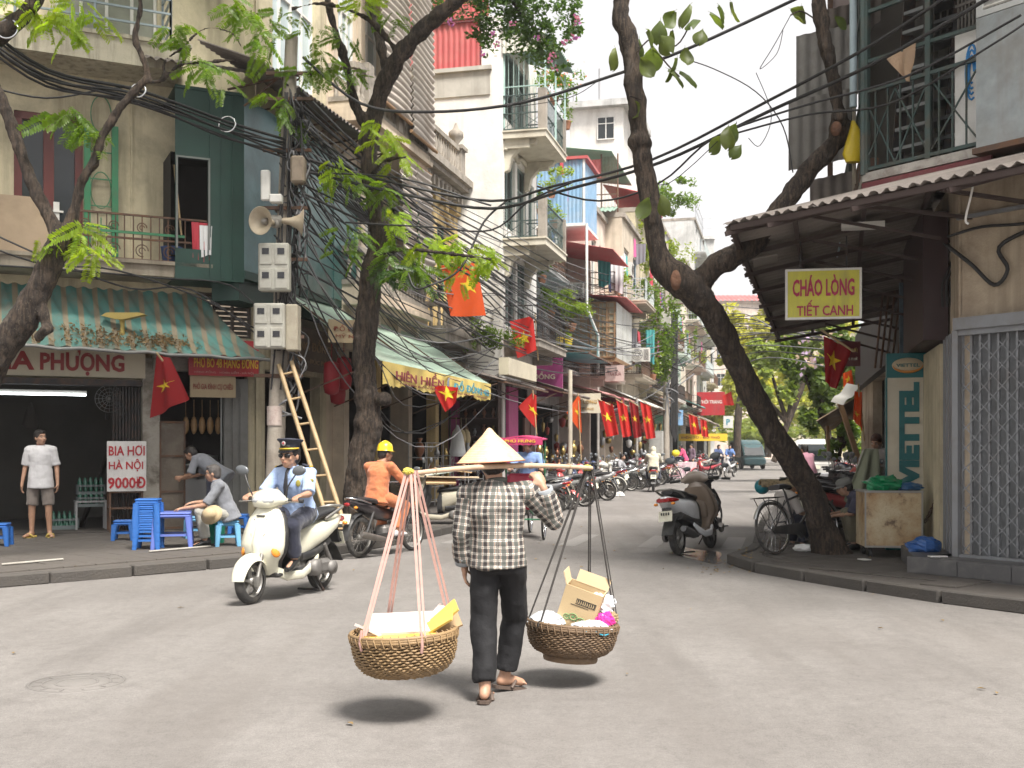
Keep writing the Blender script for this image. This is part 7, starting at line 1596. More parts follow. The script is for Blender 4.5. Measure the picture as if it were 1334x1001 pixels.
wk,WJ,WHH,WRh=person('street vendor in conical hat, plaid shirt and black trousers walking away with a carrying pole',(WX,WY,0),0,wj,1.65,PLD,BLKT,HAIR,sleeve=.86,hem=.01,vox=.008,shoes='sandal',shoem=mat('brown_sandal',(.1,.07,.055),.6),fat=.93,fl=.018,botflare=.012,topdisp=(.018,7))
for c in kids(wk):
 if c.name.startswith('shirt'):
  me=c.data;at_=me.attributes.new('pc','FLOAT_VECTOR','CORNER');buf=np.zeros((len(me.loops),3),'f')
  segs=[(WJ['s'+s],WJ['e'+s])for s in 'RL']+[(WJ['e'+s],WJ['w'+s])for s in 'RL']
  for p in me.polygons:
   ce=p.center;best=None
   for i,(a,b)in enumerate(segs):
    d=b-a;tt=(ce-a).dot(d)/d.length_squared;tc=min(1,max(.12 if i<2 else 0,tt));ds=(a+d*tc-ce).length
    if(best is None or ds<best[0])and not(i<2 and tt<.1):best=(ds,a,b,i)
   sleeve_=best is not None and best[0]<.085 and(abs(ce.x+.0)>.165)
   for li in p.loop_indices:
    v=me.vertices[me.loops[li].vertex_index].co
    if sleeve_:
     a,b=best[1],best[2];u_=(b-a).normalized();x_=u_.cross(V(0,1,0)).normalized();q=v-a;buf[li]=(q.dot(x_)+.004,0,q.dot(u_))
    else:buf[li]=(v.x+.25*v.y*(1 if v.x>0 else-1),v.y,v.z)
  at_.data.foreach_set('vector',buf.ravel())
g=G()
for s,f in(('R',.82),('L',.84)):
 e,w_=WJ['e'+s],WJ['w'+s];p=e.lerp(w_,f);d=(w_-e).normalized();g.lathe([(.046,-.03),(.056,-.02),(.057,.025),(.047,.03),(.04,.02)],p,18,d)
g.build('cuff',mat('grey_lining',(.3,.32,.34),.9),wk)
hc=hat_cone(wk,WHH,WRh,.205,.2,straw_mat(),(-.01,-.03,.0))
g=G();g.tube([WHH(-.075,-.0,.05),WHH(-.07,.03,-.05),WHH(0,.05,-.12),WHH(.07,.03,-.05),WHH(.075,0,.05)],.004,5);g.build('chin_strap',mat('navy_ribbon',(.04,.05,.12),.8),wk)
PL,PR_=at(527,618,6.12),at(771,610,7.06)
g=G();pts=[PL.lerp(PR_,i/14)+V(0,0,.03*math.sin(PI*i/14))+V(.0,-.0,0)for i in range(15)];dd_=(PR_-PL).normalized()
g.loft([(p,V(-dd_.y,dd_.x,0)*(.012+.016*math.sin(PI*i/14)),V(0,0,.012+.004*math.sin(PI*i/14)),2.6)for i,p in enumerate(pts)],12)
pole=g.build('carrying_pole',mat('smooth_bamboo',(.6,.42,.29),.5,var=.25,scale=14,bump=.2,dirt=((.4,.24,.14),.3,6)),None,'pale flat bamboo carrying pole laid across the shoulders of the vendor','pole',loc=PL)
g=G()
for q in(.17,.33,.5,.68,.86):i=int(q*14);g.lathe([(.021,-.004),(.023,0),(.021,.004)],pts[i],14,dd_)
g.v=[(x-PL.x,y-PL.y,z-PL.z)for x,y,z in g.v];o=g.build('pole_node',mat('node_brown',(.4,.27,.17)),pole)
def rag_knot(p,m,label,seed):return crumple('rag_knot',p,(.03,.02,.02),m,label,'rag',seed)
rag_knot(pts[0]+V(.02,0,.015),mat('yellow_cord',(.55,.45,.08),.8),'yellow cord knotted on the near end of the carrying pole',3);rag_knot(pts[-1]+V(-.03,0,.0),mat('yellow_cord',(.55,.45,.08)),'yellow cord knotted on the far end of the carrying pole',5)
WIK=mat('wicker',(.33,.215,.105),.6,var=.35,scale=18,dirt=((.16,.1,.05),.5,5));WIK2=mat('dark_wicker',(.2,.13,.075),.65,var=.35,scale=18,dirt=((.09,.06,.04),.5,5))
def basket(label,c,r,dpt,m,prof=None,tilt=(0,0)):
 t=thing('basket',label,'basket',c);rot=Matrix.Rotation(tilt[0],3,'X')@Matrix.Rotation(tilt[1],3,'Y');g=G();c=Vector(c)
 pr=prof or[(.35,0),(.62,.04),(.8,.14),(.92,.32),(.98,.58),(1.0,.85),(1.0,1.0)]
 def pf(q):
  x=q*(len(pr)-1);i=min(len(pr)-2,int(x));f=x-i;return r*(pr[i][0]*(1-f)+pr[i+1][0]*f),dpt*(pr[i][1]*(1-f)+pr[i+1][1]*f-1)
 NR,NRB=24,44
 for j in range(NR):
  rr,z=pf((j+.5)/NR);n=NRB*2
  g.tube([c+rot@V((rr+.0055*(-1)**(i//1+j))*math.cos(2*PI*i/n),(rr+.0055*(-1)**(i+j))*math.sin(2*PI*i/n),z+.0035*math.sin(i*1.7+j))for i in range(n)],.0062,4,False,closed=True)
 g.build('weave',m,t,kind='stuff');g=G()
 g.lathe([(pf(i/14)[0]-.008,pf(i/14)[1])for i in range(15)],(0,0,0),40);g.lathe([(0,-dpt+.004),(pf(0)[0],-dpt+.002)],(0,0,0),30)
 g.v=[tuple(c+rot@Vector(x))for x in g.v];g.build('gap_shade_shell',mat('dark_weave_gaps',(.1,.065,.035),.8),t)  # dark inner shell stands in for shade between the woven strands
 for k_ in range(3):g=G();g.tube([c+rot@V((r+.004)*math.cos(a),(r+.004)*math.sin(a),.006-.012*k_)for a in[i*PI/30 for i in range(60)]],.0105,8,False,closed=True);g.build('rim',m,t)
 g=G()
 for i in range(40):
  a=2*PI*i/40;b_=a+.05;g.tube([c+rot@V((r-.014)*math.cos(a),(r-.014)*math.sin(a),.02),c+rot@V((r+.017)*math.cos(a+.02),(r+.017)*math.sin(a+.02),.0),c+rot@V((r+.01)*math.cos(b_),(r+.01)*math.sin(b_),-.04)],.004,4)
 g.build('rim_binding',m,t);return t,rot
BL=at(526,823,6.12);BR=at(746,812,7.03)
bk1,r1=basket('round woven basket of yellow and white cardboard on the near end of the pole',BL,.288,.235,WIK,tilt=(0,R(-3)))
bk2,r2=basket('dark woven basket with a foot ring, carrying a cardboard box and a pink bag',BR,.282,.2,WIK2,tilt=(R(-2),R(4)))
g=G();c=BR+r2@V(0,0,-.235);g.lathe([(.17,0),(.175,.015),(.17,.05),(.155,.05),(.155,0)],c,36,r2@V(0,0,1));g.build('foot_ring',WIK2,bk2)
g=G();c=BL+V(0,0,-.238);g.lathe([(.1,0),(.1,.01),(.08,.012)],c,24);g.build('green_patch',mat('green_plastic',(.01,.2,.08)),bk1)
STRP=mat('pink_strap',(.5,.3,.26),.75,var=.15,scale=20);CORD=mat('dark_cord',(.05,.045,.042),.8)
for i,(px,py,yo,lab)in enumerate(((478,832,-.2,'outer left'),(508,808,.23,'far inner'),(547,836,-.27,'near inner'),(579,803,.14,'outer right'))):
 e=at(px,py,BL.y+yo*.9);q=e-BL;q.z=0;q=q.normalized()*.29;e=V(BL.x+q.x,BL.y+q.y,BL.z-.01);tp=pts[0]+V(.01+.012*i,0,0);g=G();d=e-tp;up_=V(0,1,0)
 g.beam(tp+V(0,0,.02),e,.0045,.015,up=V(1,.0,0));g.beam(tp+V(.02,.01,.02),e+V(.02,0,.02),.0045,.012,up=V(1,0,0))
 for s in(0,):g.tube([e+V(0,0,.05),e+q.normalized()*.012+V(0,0,-.02),e+V(0,0,-.06)],.009,5)
 g.build('strap',STRP,None,('pink strap tied at the outermost rim of the near basket','pink strap going behind the load of the near basket','pink strap tied at the front rim of the near basket','pink strap tied beside the yellow card of the near basket')[i],'strap','pink straps of the near basket',loc=e)
for i,(px,py,yo)in enumerate(((690,803,.0),(700,818,-.2),(765,790,.24),(800,808,.05))):
 e=at(px,py,BR.y+yo);q=e-BR;q.z=0;q=q.normalized()*.283;e=BR+r2@V(q.x,q.y,.0);tp=pts[-1]+V(-.04+.012*i,0,.0);g=G();g.rod(tp,e,.0055,6);g.rod(tp+V(.01,0,0),e+V(.012,0,.03),.004,5);g.tube([e+V(0,0,.02),e+q.normalized()*.015,e-V(0,0,.03)],.008,5)
 g.build('cord',CORD,None,('dark cord tied at the rim closest to the black trousers','dark cord tied at the front rim of the far basket','dark cord running behind the cardboard box','dark cord tied beside the pink bag')[i],'cord','dark cords of the far basket',loc=e)
g=G();g.tube([BR+r2@V(.29*math.cos(a),.29*math.sin(a),-.02+.015*math.sin(a*9))for a in[R(-80)+i*.09 for i in range(13)]],.005,5);g.build('twine',mat('blue_twine',(.05,.4,.55),.6),None,'blue twine stitched round the rim of the far basket','twine',loc=BR)
def card(name,p,d,rot,m,label,cat='cardboard'):return sheetbox(name,p,d,rot,m,label,cat)
PW=mat('pinkish_white_card',(.66,.55,.51),.7,var=.08);PK=mat('pink_edge_card',(.6,.36,.33),.7);YC=mat('yellow_card',(.68,.47,.1),.65,var=.12,dirt=((.55,.38,.12),.4,5))
c=BL
card('cardboard_sheet',c+V(-.02,.03,.035),(.36,.3,.028),RZ(.05)@RX(.22)@RY(-.04),PW,'flat pinkish white card box on top of the near basket load');card('cardboard_sheet',c+V(-.02,.01,.015),(.37,.3,.008),RZ(.05)@RX(.22)@RY(-.04),PK,'pink edged card just below the flat white one')
card('cardboard_sheet',c+V(-.08,-.1,-.01),(.3,.2,.02),RZ(-.1)@RX(.3)@RY(.08),YC,'yellow card lying under the white card in the near basket');card('cardboard_sheet',c+V(.02,-.13,-.01),(.34,.18,.02),RZ(.05)@RX(.35)@RY(-.05),YC,'yellow card at the front rim of the near basket')
for i,(a,dx,z_)in enumerate(((-.55,.16,.04),(-.72,.2,.07),(-.4,.21,.02),(-.85,.17,.045))):card('cardboard_strip',c+V(dx,-.06+.05*i,z_),(.28-.03*i,.12,.012),RZ(.2*i-.3)@RY(a)@RX(.5),(YC,YC,mat('brown_card',(.4,.28,.16),.8),PW)[i],('broad yellow card leaning out of the near basket','second yellow card leaning out behind the broad one','brown card strip leaning low out of the near basket','pale card strip standing behind the yellow ones')[i])
card('cardboard_sheet',c+V(-.17,-.03,.0),(.14,.22,.015),RZ(.5)@RY(.5),PW,'small white card slipped at the rim of the near basket')
bx_=thing('cardboard_box','open brown cardboard box with black label panel and green marks in the far basket','box',BR+V(.06,0,.0));Rb=RZ(-.22)@RY(.32)@RX(.12);cb=BR+V(.055,.02,.105)
def bp3(x,y,z):return cb+Rb@V(x,y,z)
g=G();W_,D_,H_=.24,.15,.26
for(ce,d)in(((0,-D_/2,0),(W_,.006,H_)),((0,D_/2,0),(W_,.006,H_)),((-W_/2,0,0),(.006,D_,H_)),((W_/2,0,0),(.006,D_,H_)),((0,0,-H_/2),(W_,D_,.006))):g.box(bp3(*ce),d,Rb)
g.build('carton_wall',mat('kraft_card',(.56,.42,.24),.8,var=.1),bx_)
g=G();g.box(bp3(-W_/2-.02,0,H_/2+.03),(.006,D_,.09),Rb@RY(-.5));g.box(bp3(.02,D_/2+.01,H_/2+.035),(W_*.9,.006,.08),Rb@RX(-.3));g.build('flap',mat('kraft_inside',(.62,.48,.3),.8),bx_)
g=G();INKC=mat('ink_black',(.03,.03,.03))
for(x0,x1,z0,z1)in((-.03,.1,.06,.064),(-.03,.1,.028,.032),(-.03,-.026,.028,.064),(.096,.1,.028,.064)):g.box(bp3((x0+x1)/2,-D_/2-.004,(z0+z1)/2),(x1-x0,.002,z1-z0),Rb)
for i in range(9):g.box(bp3(-.017+i*.0135,-D_/2-.004,.046),(.007,.002,.02+.004*(i%3)),Rb)
g.box(bp3(.0,-D_/2-.004,.018),(.12,.002,.003),Rb);g.build('printed_label',INKC,bx_)
g=G();GP=mat('green_print',(.18,.33,.14),.8)
for(x,z,s_)in((-.06,-.07,.02),(-.02,-.06,.026),(.035,-.075,.03)):
 g.tube([bp3(x+s_*math.cos(a),-D_/2-.004,z+s_*.8*math.sin(a))for a in[i*PI/8 for i in range(16)]],.0035,4,False,closed=True);g.ell(bp3(x,-D_/2-.003,z),(s_*.5,.002,s_*.4),Rb)
g.build('green_print',GP,bx_)
CLP=mat('clear_plastic',(.6,.62,.63));crumple('plastic_bag',BR+V(-.17,-.04,.02),(.11,.12,.06),mat('white_film',(.68,.7,.72),.25),'clear white plastic film stuffed at the trouser side of the far basket',seed=12);crumple('plastic_bag',BR+V(.19,.08,.1),(.09,.08,.09),mat('white_film',(.68,.7,.72)),'white plastic film standing behind the cardboard box',seed=13)
crumple('plastic_bag',BR+V(.2,-.1,.03),(.055,.05,.055),mat('hot_pink_plastic',(.72,.04,.3),.3),'hot pink plastic bag at the rim of the far basket',seed=14);crumple('plastic_bag',BR+V(.1,-.16,.0),(.12,.06,.04),mat('white_film',(.68,.7,.72)),'flat white film under the hot pink bag',seed=15);crumple('leafy_scrap',BR+V(.25,.0,.03),(.04,.06,.04),mat('brown_leafy',(.3,.22,.12),.9),'brown leafy scraps at the outer rim of the far basket','scraps',seed=16)
def ride(k=1.0,lean=0,hx=0):return dict(pel=V(0,-.22,.83),ch=V(0,-.12-lean,1.16),nk=V(0,-.08-lean*.8,1.3),hd=V(0,-.03-lean*.5,1.42),sR=V(.19,-.11-lean,1.245),sL=V(-.19,-.11-lean,1.245),eR=V(.27,.04,1.04),eL=V(-.27,.04,1.04),wR=V(.3,.22,1.03),wL=V(-.3,.22,1.03),hR=V(.1,-.18,.81),hL=V(-.1,-.18,.81),kR=V(.2,.22,.74),kL=V(-.2,.22,.74),aR=V(.17,.14,.39),aL=V(-.17,.14,.39),tR=V(.2,.29,.33),tL=V(-.2,.29,.33),fd=V(0,1,-.05),dR=V(-.1,1,-.15),dL=V(.1,1,-.15),pR=V(0,-.1,-1),pL=V(0,-.1,-1),cR=1.2,cL=1.2,thR=V(-1,0,0),thL=V(1,0,0))
LB=fab('pale_blue_uniform',(.34,.45,.68));NV=fab('navy_trousers',(.022,.025,.045));DKB=mat('cap_navy',(.015,.018,.035),.6)
gd_,GJ,GH,GR=person('security guard in a navy peaked cap, sunglasses and pale blue uniform riding the cream scooter',(SC1[0],SC1[1],0),H1-PI/2,ride(),1.65,LB,NV,HAIR,sleeve=.47,hem=.0,vox=.0095,fat=1.08,hs_=1.12,fl=0,topdisp=(.009,8))
up=GR@V(0,0,1)
g=G();c=GH(0,-.01,.085);ax=(GR@V(0,-.12,1)).normalized();g.lathe([(.098,-.03),(.1,.03),(.12,.05),(.135,.062),(.13,.074),(.0,.088)],c,28,ax);cp=g.build('peaked_cap',DKB,gd_)
g=G();g.grid(lambda a,b:c+GR@V((.1+.0*b)*math.cos(PI*a),(.095+.055*b)*math.sin(PI*a),-.03-.03*b*math.sin(PI*a)),14,4,thick=.006);g.build('peak',mat('patent_black',(.01,.01,.012),.15),cp)
g=G();g.tube([c+GR@V(.103*math.cos(a),.103*math.sin(a),-.018)for a in[PI*i/14 for i in range(15)]],.009,6);g.build('gold_band',mat('gold_braid',(.65,.45,.05),.4,.3),cp)
g=G();g.ell(c+GR@V(0,.112,.038),(.024,.008,.026),GR);g.build('cap_badge',mat('silver_badge',(.65,.6,.58),.3,.6),cp);g=G();g.ell(c+GR@V(0,.119,.038),(.012,.006,.013),GR);g.build('badge_centre',SIGNR,cp)
g=G()
for s in(-1,1):g.ell(GH(s*.035,.088,.008),(.034,.012,.024),GR@RZ(-s*.25),12,8);g.rod(GH(s*.068,.075,.015),GH(s*.085,-.01,.012),.0035,5)
g.build('sunglasses',mat('dark_lens',(.01,.008,.008),.08),gd_)
g=G();n_=GJ['nk'];fw=V(0,1,0);g.loft([(n_+V(0,.075,-.01),V(.018,0,0),V(0,0,.015),3),(n_+V(0,.108,-.05),V(.014,0,0),V(0,.004,.01),3),(n_+V(0,.125,-.2),V(.028,0,0),V(0,.005,.01),3),(n_+V(0,.12,-.27),V(.022,0,0),V(0,.005,.01),3),(n_+V(0,.118,-.3),V(.004,0,0),V(0,.005,.004),3)],12);g.build('tie',mat('black_tie',(.015,.015,.02),.6),gd_)
for s,S_ in((1,GJ['sR']),(-1,GJ['sL'])):g=G();g.bbox(S_+V(-s*.03,0,.075),(.11,.055,.012),.004,RY(s*.35));ep=g.build('epaulette',DKB,gd_);g=G();g.bbox(S_+V(s*.015,0,.068),(.015,.058,.014),.003,RY(s*.35));g.build('gold_bar',mat('gold_braid',(.65,.45,.05)),ep)
g=G();g.ell(GJ['sL']+V(.065,.115,-.1),(.03,.006,.035));g.build('chest_badge',mat('olive_badge',(.35,.3,.06),.5),gd_);g=G();g.bbox(GJ['sL'].lerp(GJ['eL'],.35)+V(-.05,.05,0),(.05,.03,.035),.005);g.build('sleeve_patch',mat('olive_badge',(.35,.3,.06)),gd_)
g=G();g.tube([GJ['pel']+V(-.13,.12,.1),GJ['pel']+V(-.15,.17,.02),GJ['pel']+V(-.14,.19,-.06),GJ['pel']+V(-.1,.2,-.1)],.006,5);g.build('key_chain',CHR,gd_)
ORG=fab('orange_overalls',(.52,.17,.07))
oj=ride(lean=.04);oj.update(pel=V(0,-.22,.8),ch=V(0,-.16,1.15),nk=V(0,-.11,1.29),hd=V(.02,-.04,1.42),fd=V(.5,1,-.1),kR=V(.17,.22,.68),kL=V(-.17,.22,.68),aR=V(.14,.06,.33),aL=V(-.14,.06,.33),tR=V(.16,.22,.3),tL=V(-.16,.22,.3))
om,OJ,OH,OR=person('man in orange overalls and a yellow hard hat astride the dark motorbike',(MB2[0],MB2[1],0),H2-PI/2,oj,1.65,ORG,ORG,HAIR,sleeve=.88,hem=.02,vox=.011,shoem=mat('white_trainer',(.6,.6,.6),.6),fat=1.0,topdisp=(.014,7),topname='overall_top',botname='overall_trousers')
g=G();c=OH(0,-.01,.05);ax=OR@V(0,-.05,1);g.lathe([(.118,-.01),(.112,.0),(.11,.04),(.095,.085),(.06,.115),(.0,.125)],c,24,ax);hh_=g.build('hard_hat',mat('hard_hat_yellow',(.75,.55,.02),.3,coat=.4),om)
g=G();g.grid(lambda a,b:c+OR@V(.118*math.cos(PI*a),(.112+.04*b)*math.sin(PI*a),-.01-.005*b),12,2,thick=.005);g.tube([c+OR@V(0,.1*math.cos(a),.0+.13*math.sin(a))for a in[PI*i/10 for i in range(11)]],.009,6);g.build('hat_brim',mat('hard_hat_yellow',(.75,.55,.02)),hh_)
g=G();g.rod(OJ['wR']-V(.0,.12,-.0),OJ['wR']+V(0,.02,0),.034,10);g.rod(OJ['wL']-V(.0,.12,-.0),OJ['wL']+V(0,.02,0),.034,10);g.build('work_glove',mat('pale_glove',(.6,.55,.48),.9),om)
POLO=fab('white_polo',(.6,.59,.6));SHT=fab('taupe_shorts',(.2,.17,.15))
p=at(53,700,17.05)
mj=dict(wR=V(.26,.05,.82),wL=V(-.26,.05,.82),aR=V(.13,0,.09),aL=V(-.13,0,.09),kR=V(.12,.02,.48),kL=V(-.12,.02,.48),fd=V(-.75,.7,0),tR=V(.2,.14,.03),tL=V(-.2,.14,.03))
person('man in white polo shirt and taupe shorts standing at the beer shop entrance',(p.x,17.05,.12),PI+.15,mj,1.66,POLO,SHT,HAIR,sleeve=.45,hem=.12,vox=.012,shoes='slipper',shoem=mat('yellow_slipper',(.6,.45,.12),.6),shorts=True,extra={'collar':MAROON},fl=.02)
def sit(seat=.36,**kw):
 d=dict(pel=V(0,-.02,seat+.1),ch=V(0,.1,seat+.44),nk=V(0,.15,seat+.57),hd=V(0,.2,seat+.68),sR=V(.17,.1,seat+.52),sL=V(-.17,.1,seat+.52),hR=V(.09,.02,seat+.1),hL=V(-.09,.02,seat+.1),kR=V(.14,.38,.5),kL=V(-.14,.38,.5),aR=V(.13,.3,.09),aL=V(-.13,.3,.09),tR=V(.15,.45,.03),tL=V(-.15,.45,.03),eR=V(.24,.2,seat+.28),eL=V(-.24,.2,seat+.28),wR=V(.16,.42,seat+.22),wL=V(-.16,.42,seat+.22),dR=V(-.2,1,-.2),dL=V(.2,1,-.2),pR=V(0,0,-1),pL=V(0,0,-1),cR=.7,cL=.7);d.update(kw);return d
GRT=fab('grey_tshirt',(.2,.21,.235));GTR=fab('pale_grey_trousers',(.36,.35,.31))
sp=gp(289,712,.12)
person('old man in glasses and grey t-shirt on the pale blue stool, sun helmet on knee',(sp.x+.05,sp.y+.1,.12),R(105),sit(.36,fd=V(.15,1,-.1),tR=V(.16,.5,.03),wR=V(.1,.48,.62),wL=V(-.12,.62,.55),eL=V(-.2,.3,.6)),1.62,GRT,GTR,GREYH,sleeve=.47,hem=.04,vox=.012,glasses=True)
hp_=at(276,671,sp.y-.33);g=G();hx_=V(-.35,-.9,.35).normalized();g.lathe([(.15,0),(.155,.006),(.1,.012),(.098,.05),(.085,.1),(.05,.125),(.0,.13)],hp_,28,hx_,sc=(1.1,.9));g.build('sun_helmet',mat('khaki_felt',(.46,.36,.22),.85,bump=.2),None,'round khaki sun helmet resting on the knee of the old man in grey','hat',loc=hp_)
g=G();
bend=dict(pel=V(0,-.1,.92),ch=V(0,.2,1.13),nk=V(0,.32,1.2),hd=V(0,.42,1.25),sR=V(.17,.26,1.17),sL=V(-.17,.26,1.17),eR=V(.22,.32,.92),eL=V(-.22,.32,.92),wR=V(.12,.52,.86),wL=V(-.12,.52,.86),fd=V(0,1,-.7),dR=V(0,1,0),dL=V(0,1,0),pR=V(-1,0,0),pL=V(1,0,0))
p=FA.P(s2+.95,.14,-.55);person('cook in a grey t-shirt and dark apron bending over the noodle counter',(at(280,600,18.35).x,18.35,.13),R(80),bend,1.68,GRT,NV,HAIR,sleeve=.47,vox=.014)
BLS=fab('blue_workshirt',(.2,.3,.55))
dj=ride();ca,sa=math.cos(CYR-PI/2),math.sin(CYR-PI/2);off=V(-.85*math.cos(CYR),-.85*math.sin(CYR),0)
cd,CJ,CH_,CR_=person('cyclo driver in a blue shirt and green sun helmet behind the magenta canopy',(CYL[0]+off.x-.2*math.cos(CYR)*-1,CYL[1]+off.y+.2,.12),CYR-PI/2,dj,1.65,BLS,NV,HAIR,sleeve=.5,vox=.016)
g=G();g.lathe([(.14,0),(.145,.006),(.1,.012),(.095,.06),(.06,.1),(0,.11)],CH_(0,-.01,.03),20,CR_@V(0,0,1));g.build('green_helmet',mat('army_green',(.06,.1,.05),.7),cd)
HOOD=fab('beige_jacket',(.5,.46,.36));p=gp(853,641)
hr,HJ,HHf,HR_=person('rider in a hooded beige jacket and dark trousers going away on the silver scooter',(p.x,p.y+.4,0),H4-PI/2,ride(lean=.02),1.65,HOOD,NV,None,sleeve=.9,vox=.018,fat=1.15)
g=G();g.ell(HHf(0,-.02,.01),(.105,.125,.14),HR_);cap(g,HHf(0,-.05,-.08),HHf(0,-.09,-.18),.1,.12);me=skin(g,.015,3);me.materials.append(HOOD);link('hood',me,hr)
FARM=[fab('pink_top',(.6,.06,.16)),fab('navy_top',(.06,.09,.2)),fab('plum_top',(.16,.1,.14)),fab('grey_top',(.3,.3,.32)),fab('white_top',(.6,.58,.56)),fab('pink_pale',(.6,.3,.38))]
far=[(892,604,55,'person in a pink top sitting behind a covered stall table by the far cable pole',FARM[0],R(80),True),(901,600,57,'person in a plum top standing behind the one in pink',FARM[2],R(120),False),(934,604,60,'rider in a navy top and pale helmet stopped among the far motorbikes',FARM[1],R(-160),True),(950,603,61,'rider in a blue and yellow top beside the one in navy',mat('blue_yellow_top',(.1,.18,.4),.8),R(180),True),(805,612,41,'person in dark clothes crouching in a shop doorway under the four flags',FARM[3],R(-120),True),(822,612,46,'person in grey squatting near the pink bicycle',FARM[2],R(-90),True)]
for px,py,Y,lab,m,rz,st_ in far:
 q=at(px,600,Y);person(lab,(q.x,Y,.5 if st_ and px>880 else.1),rz,sit(.4)if st_ else None,1.62,m,NV,HAIR,vox=.03,sleeve=.8)
q=at(884,610,54);g=G();ST.bx(g,0,0,0,0,0,0)if 0 else None
tc=thing('stall_table','street stall table under a pink and white flowered cloth by the far cable pole','table',(q.x,54,0));g=G();g.bbox((q.x,54,.8),(1.6,.7,.04),.01);g.build('table_top',WHT,tc);g=G();g.grid(lambda a,b:(q.x-.82+1.64*a,53.63-.04*math.sin(a*40)*b,.82-.78*b),40,4,thick=.01);g.build('tablecloth',mat('flower_cloth',(.6,.5,.52),.9,dirt=((.55,.15,.3),.6,6)),tc)
g=G();g.ell((q.x-.2,53.6,1.25),(.2,.1,.17));g.build('yellow_bag',mat('bright_yellow',(.75,.6,.03),.5),None,'bright yellow bag held up beside the person in pink','bag',loc=(q.x-.2,53.6,1.25))
WT=fab('white_blouse',(.5,.46,.44));q=at(1140,600,17.3)
rw,RJ,RH,RRh=person('woman with reddish hair holding up a pale green cloth beside the ivory light box',(q.x,17.2,.12),R(150),dict(fd=V(.2,1,-.6),eR=V(.24,.12,1.12),eL=V(-.24,.12,1.12),wR=V(.1,.3,1.2),wL=V(-.1,.3,1.18),dR=V(-.5,.6,.3),dL=V(.5,.6,.3),cR=1.2,cL=1.2,hd=V(0,.07,1.52)),1.6,WT,NV,mat('reddish_hair',(.09,.035,.02),.5,bump=.5,bscale=100),vox=.013,sleeve=.9,hairlen=.02)
g=G();a0_,b0_=at(1128,590,16.8),at(1150,585,16.8)
g.grid(lambda a,b:at(1126+18*a,585,16.75).lerp(at(1100+50*a,655,16.6),b)+V(0,.1*math.sin(a*12+b)*b,0),24,14,thick=.01);g.build('cloth',mat('sage_cloth',(.33,.35,.25),.95,bump=.6,bscale=10),None,'long pale green cloth held up by the woman in the white blouse','cloth',loc=a0_)
PC=mat('check_shirt',(.09,.09,.14),.9,var=.5,scale=14);q=gp(1092,700,.12)
cm_,MJ,MH,MR=person('man in grey flat cap and dark checked shirt bent forward behind the leaning trunk',(at(1142,600,14.9).x,14.95,.12),R(80),sit(.34,ch=V(0,.22,.7),nk=V(0,.32,.8),hd=V(0,.42,.87),sR=V(.17,.26,.76),sL=V(-.17,.26,.76),eR=V(.22,.34,.52),eL=V(-.22,.34,.52),wR=V(.1,.55,.5),wL=V(-.1,.55,.48),fd=V(0,1,-.35)),1.6,PC,fab('olive_trousers',(.17,.15,.1)),HAIR,vox=.013,sleeve=.5)
g=G();g.lathe([(.1,-.02),(.112,.01),(.105,.05),(.07,.075),(0,.08)],MH(0,-.015,.05),20,MR@V(0,0,1));g.grid(lambda a,b:MH(.09*math.cos(PI*a),(.09+.06*b)*math.sin(PI*a),.035-.02*b),10,3,thick=.006);g.build('flat_cap',mat('grey_cap',(.2,.2,.19),.9),cm_)
person('person in a white shirt crouching half hidden between the bicycle and the trunk',(at(1018,600,15.8).x,15.9,.02),R(-70),sit(.3),1.6,WT,NV,HAIR,vox=.014,sleeve=.5)
q=at(1055,600,27);person('person in a pink shirt sitting among the parked motorbikes beyond the trunk',(q.x+.0,27,.4),R(30),sit(.42),1.6,FARM[5],NV,HAIR,vox=.022)
q=at(1012,632,15.3);g=G();g.ell((q.x+.02,15.3,1.42),(.2,.11,.11),RY(.2));me=G()
g2=G()
for k_ in range(26):a=k_*.5;g2.tube([V(q.x-.22+k_*.018,15.3+.1*math.cos(b),q.z+.07*math.sin(b))for b in[i*.5 for i in range(8)]],.016,5)
g2.build('leopard_seat_cover',mat('leopard_plush',(.42,.33,.2),.95,var=.4,dirt=((.05,.04,.03),.8,22)),None,'leopard patterned plush bundle above the bicycle saddle','bundle',loc=(q.x,15.3,q.z))
g=G();q=at(993,634,15.5);g.ell(q,(.11,.11,.11));g.build('helmet',mat('teal_helmet',(.02,.2,.25),.3),None,'teal riding helmet beside the leopard plush bundle','helmet',loc=q)
# ================================================================ plastic furniture
PB=mat('blue_plastic_stool',(.03,.14,.45),.4,var=.1,objcol=False);LBP=mat('pale_blue_plastic',(.16,.4,.62),.4,var=.1);PUR=mat('violet_blue_plastic',(.12,.17,.5),.4,var=.1)
def stool(name,label,cat,p,s,h,m,rz=0,group=None):
 t=thing(name,label,cat,world=False,group=group);g=G();g.bbox((0,0,h-.015),(s,s,.03),.02);g.bbox((0,0,h-.05),(s*.99,s*.99,.05),.02);g.build('seat' if cat=='stool' else 'table_top',m,t)
 for i in range(4):
  sx,sy=(-1,1)[i&1],(-1,1)[i>>1];g=G();q=V(sx*s*.42,sy*s*.42,h-.06);e=V(sx*s*.5,sy*s*.5,0)
  g.loft([ring(q,(.045,0,0),(0,.045,0),4),ring(e+V(0,0,.001),(.03,0,0),(0,.03,0),4)],10);g.build('leg',m,t)
 g=G()
 for a,b in(((-1,-1),(1,-1)),((1,-1),(1,1)),((1,1),(-1,1)),((-1,1),(-1,-1))):g.beam(V(a[0]*s*.46,a[1]*s*.46,h*.38),V(b[0]*s*.46,b[1]*s*.46,h*.38),.012,.03)
 g.build('cross_rail',m,t);t.location=p;t.rotation_euler.z=rz;return t
SG='plastic stools by the beer shop'
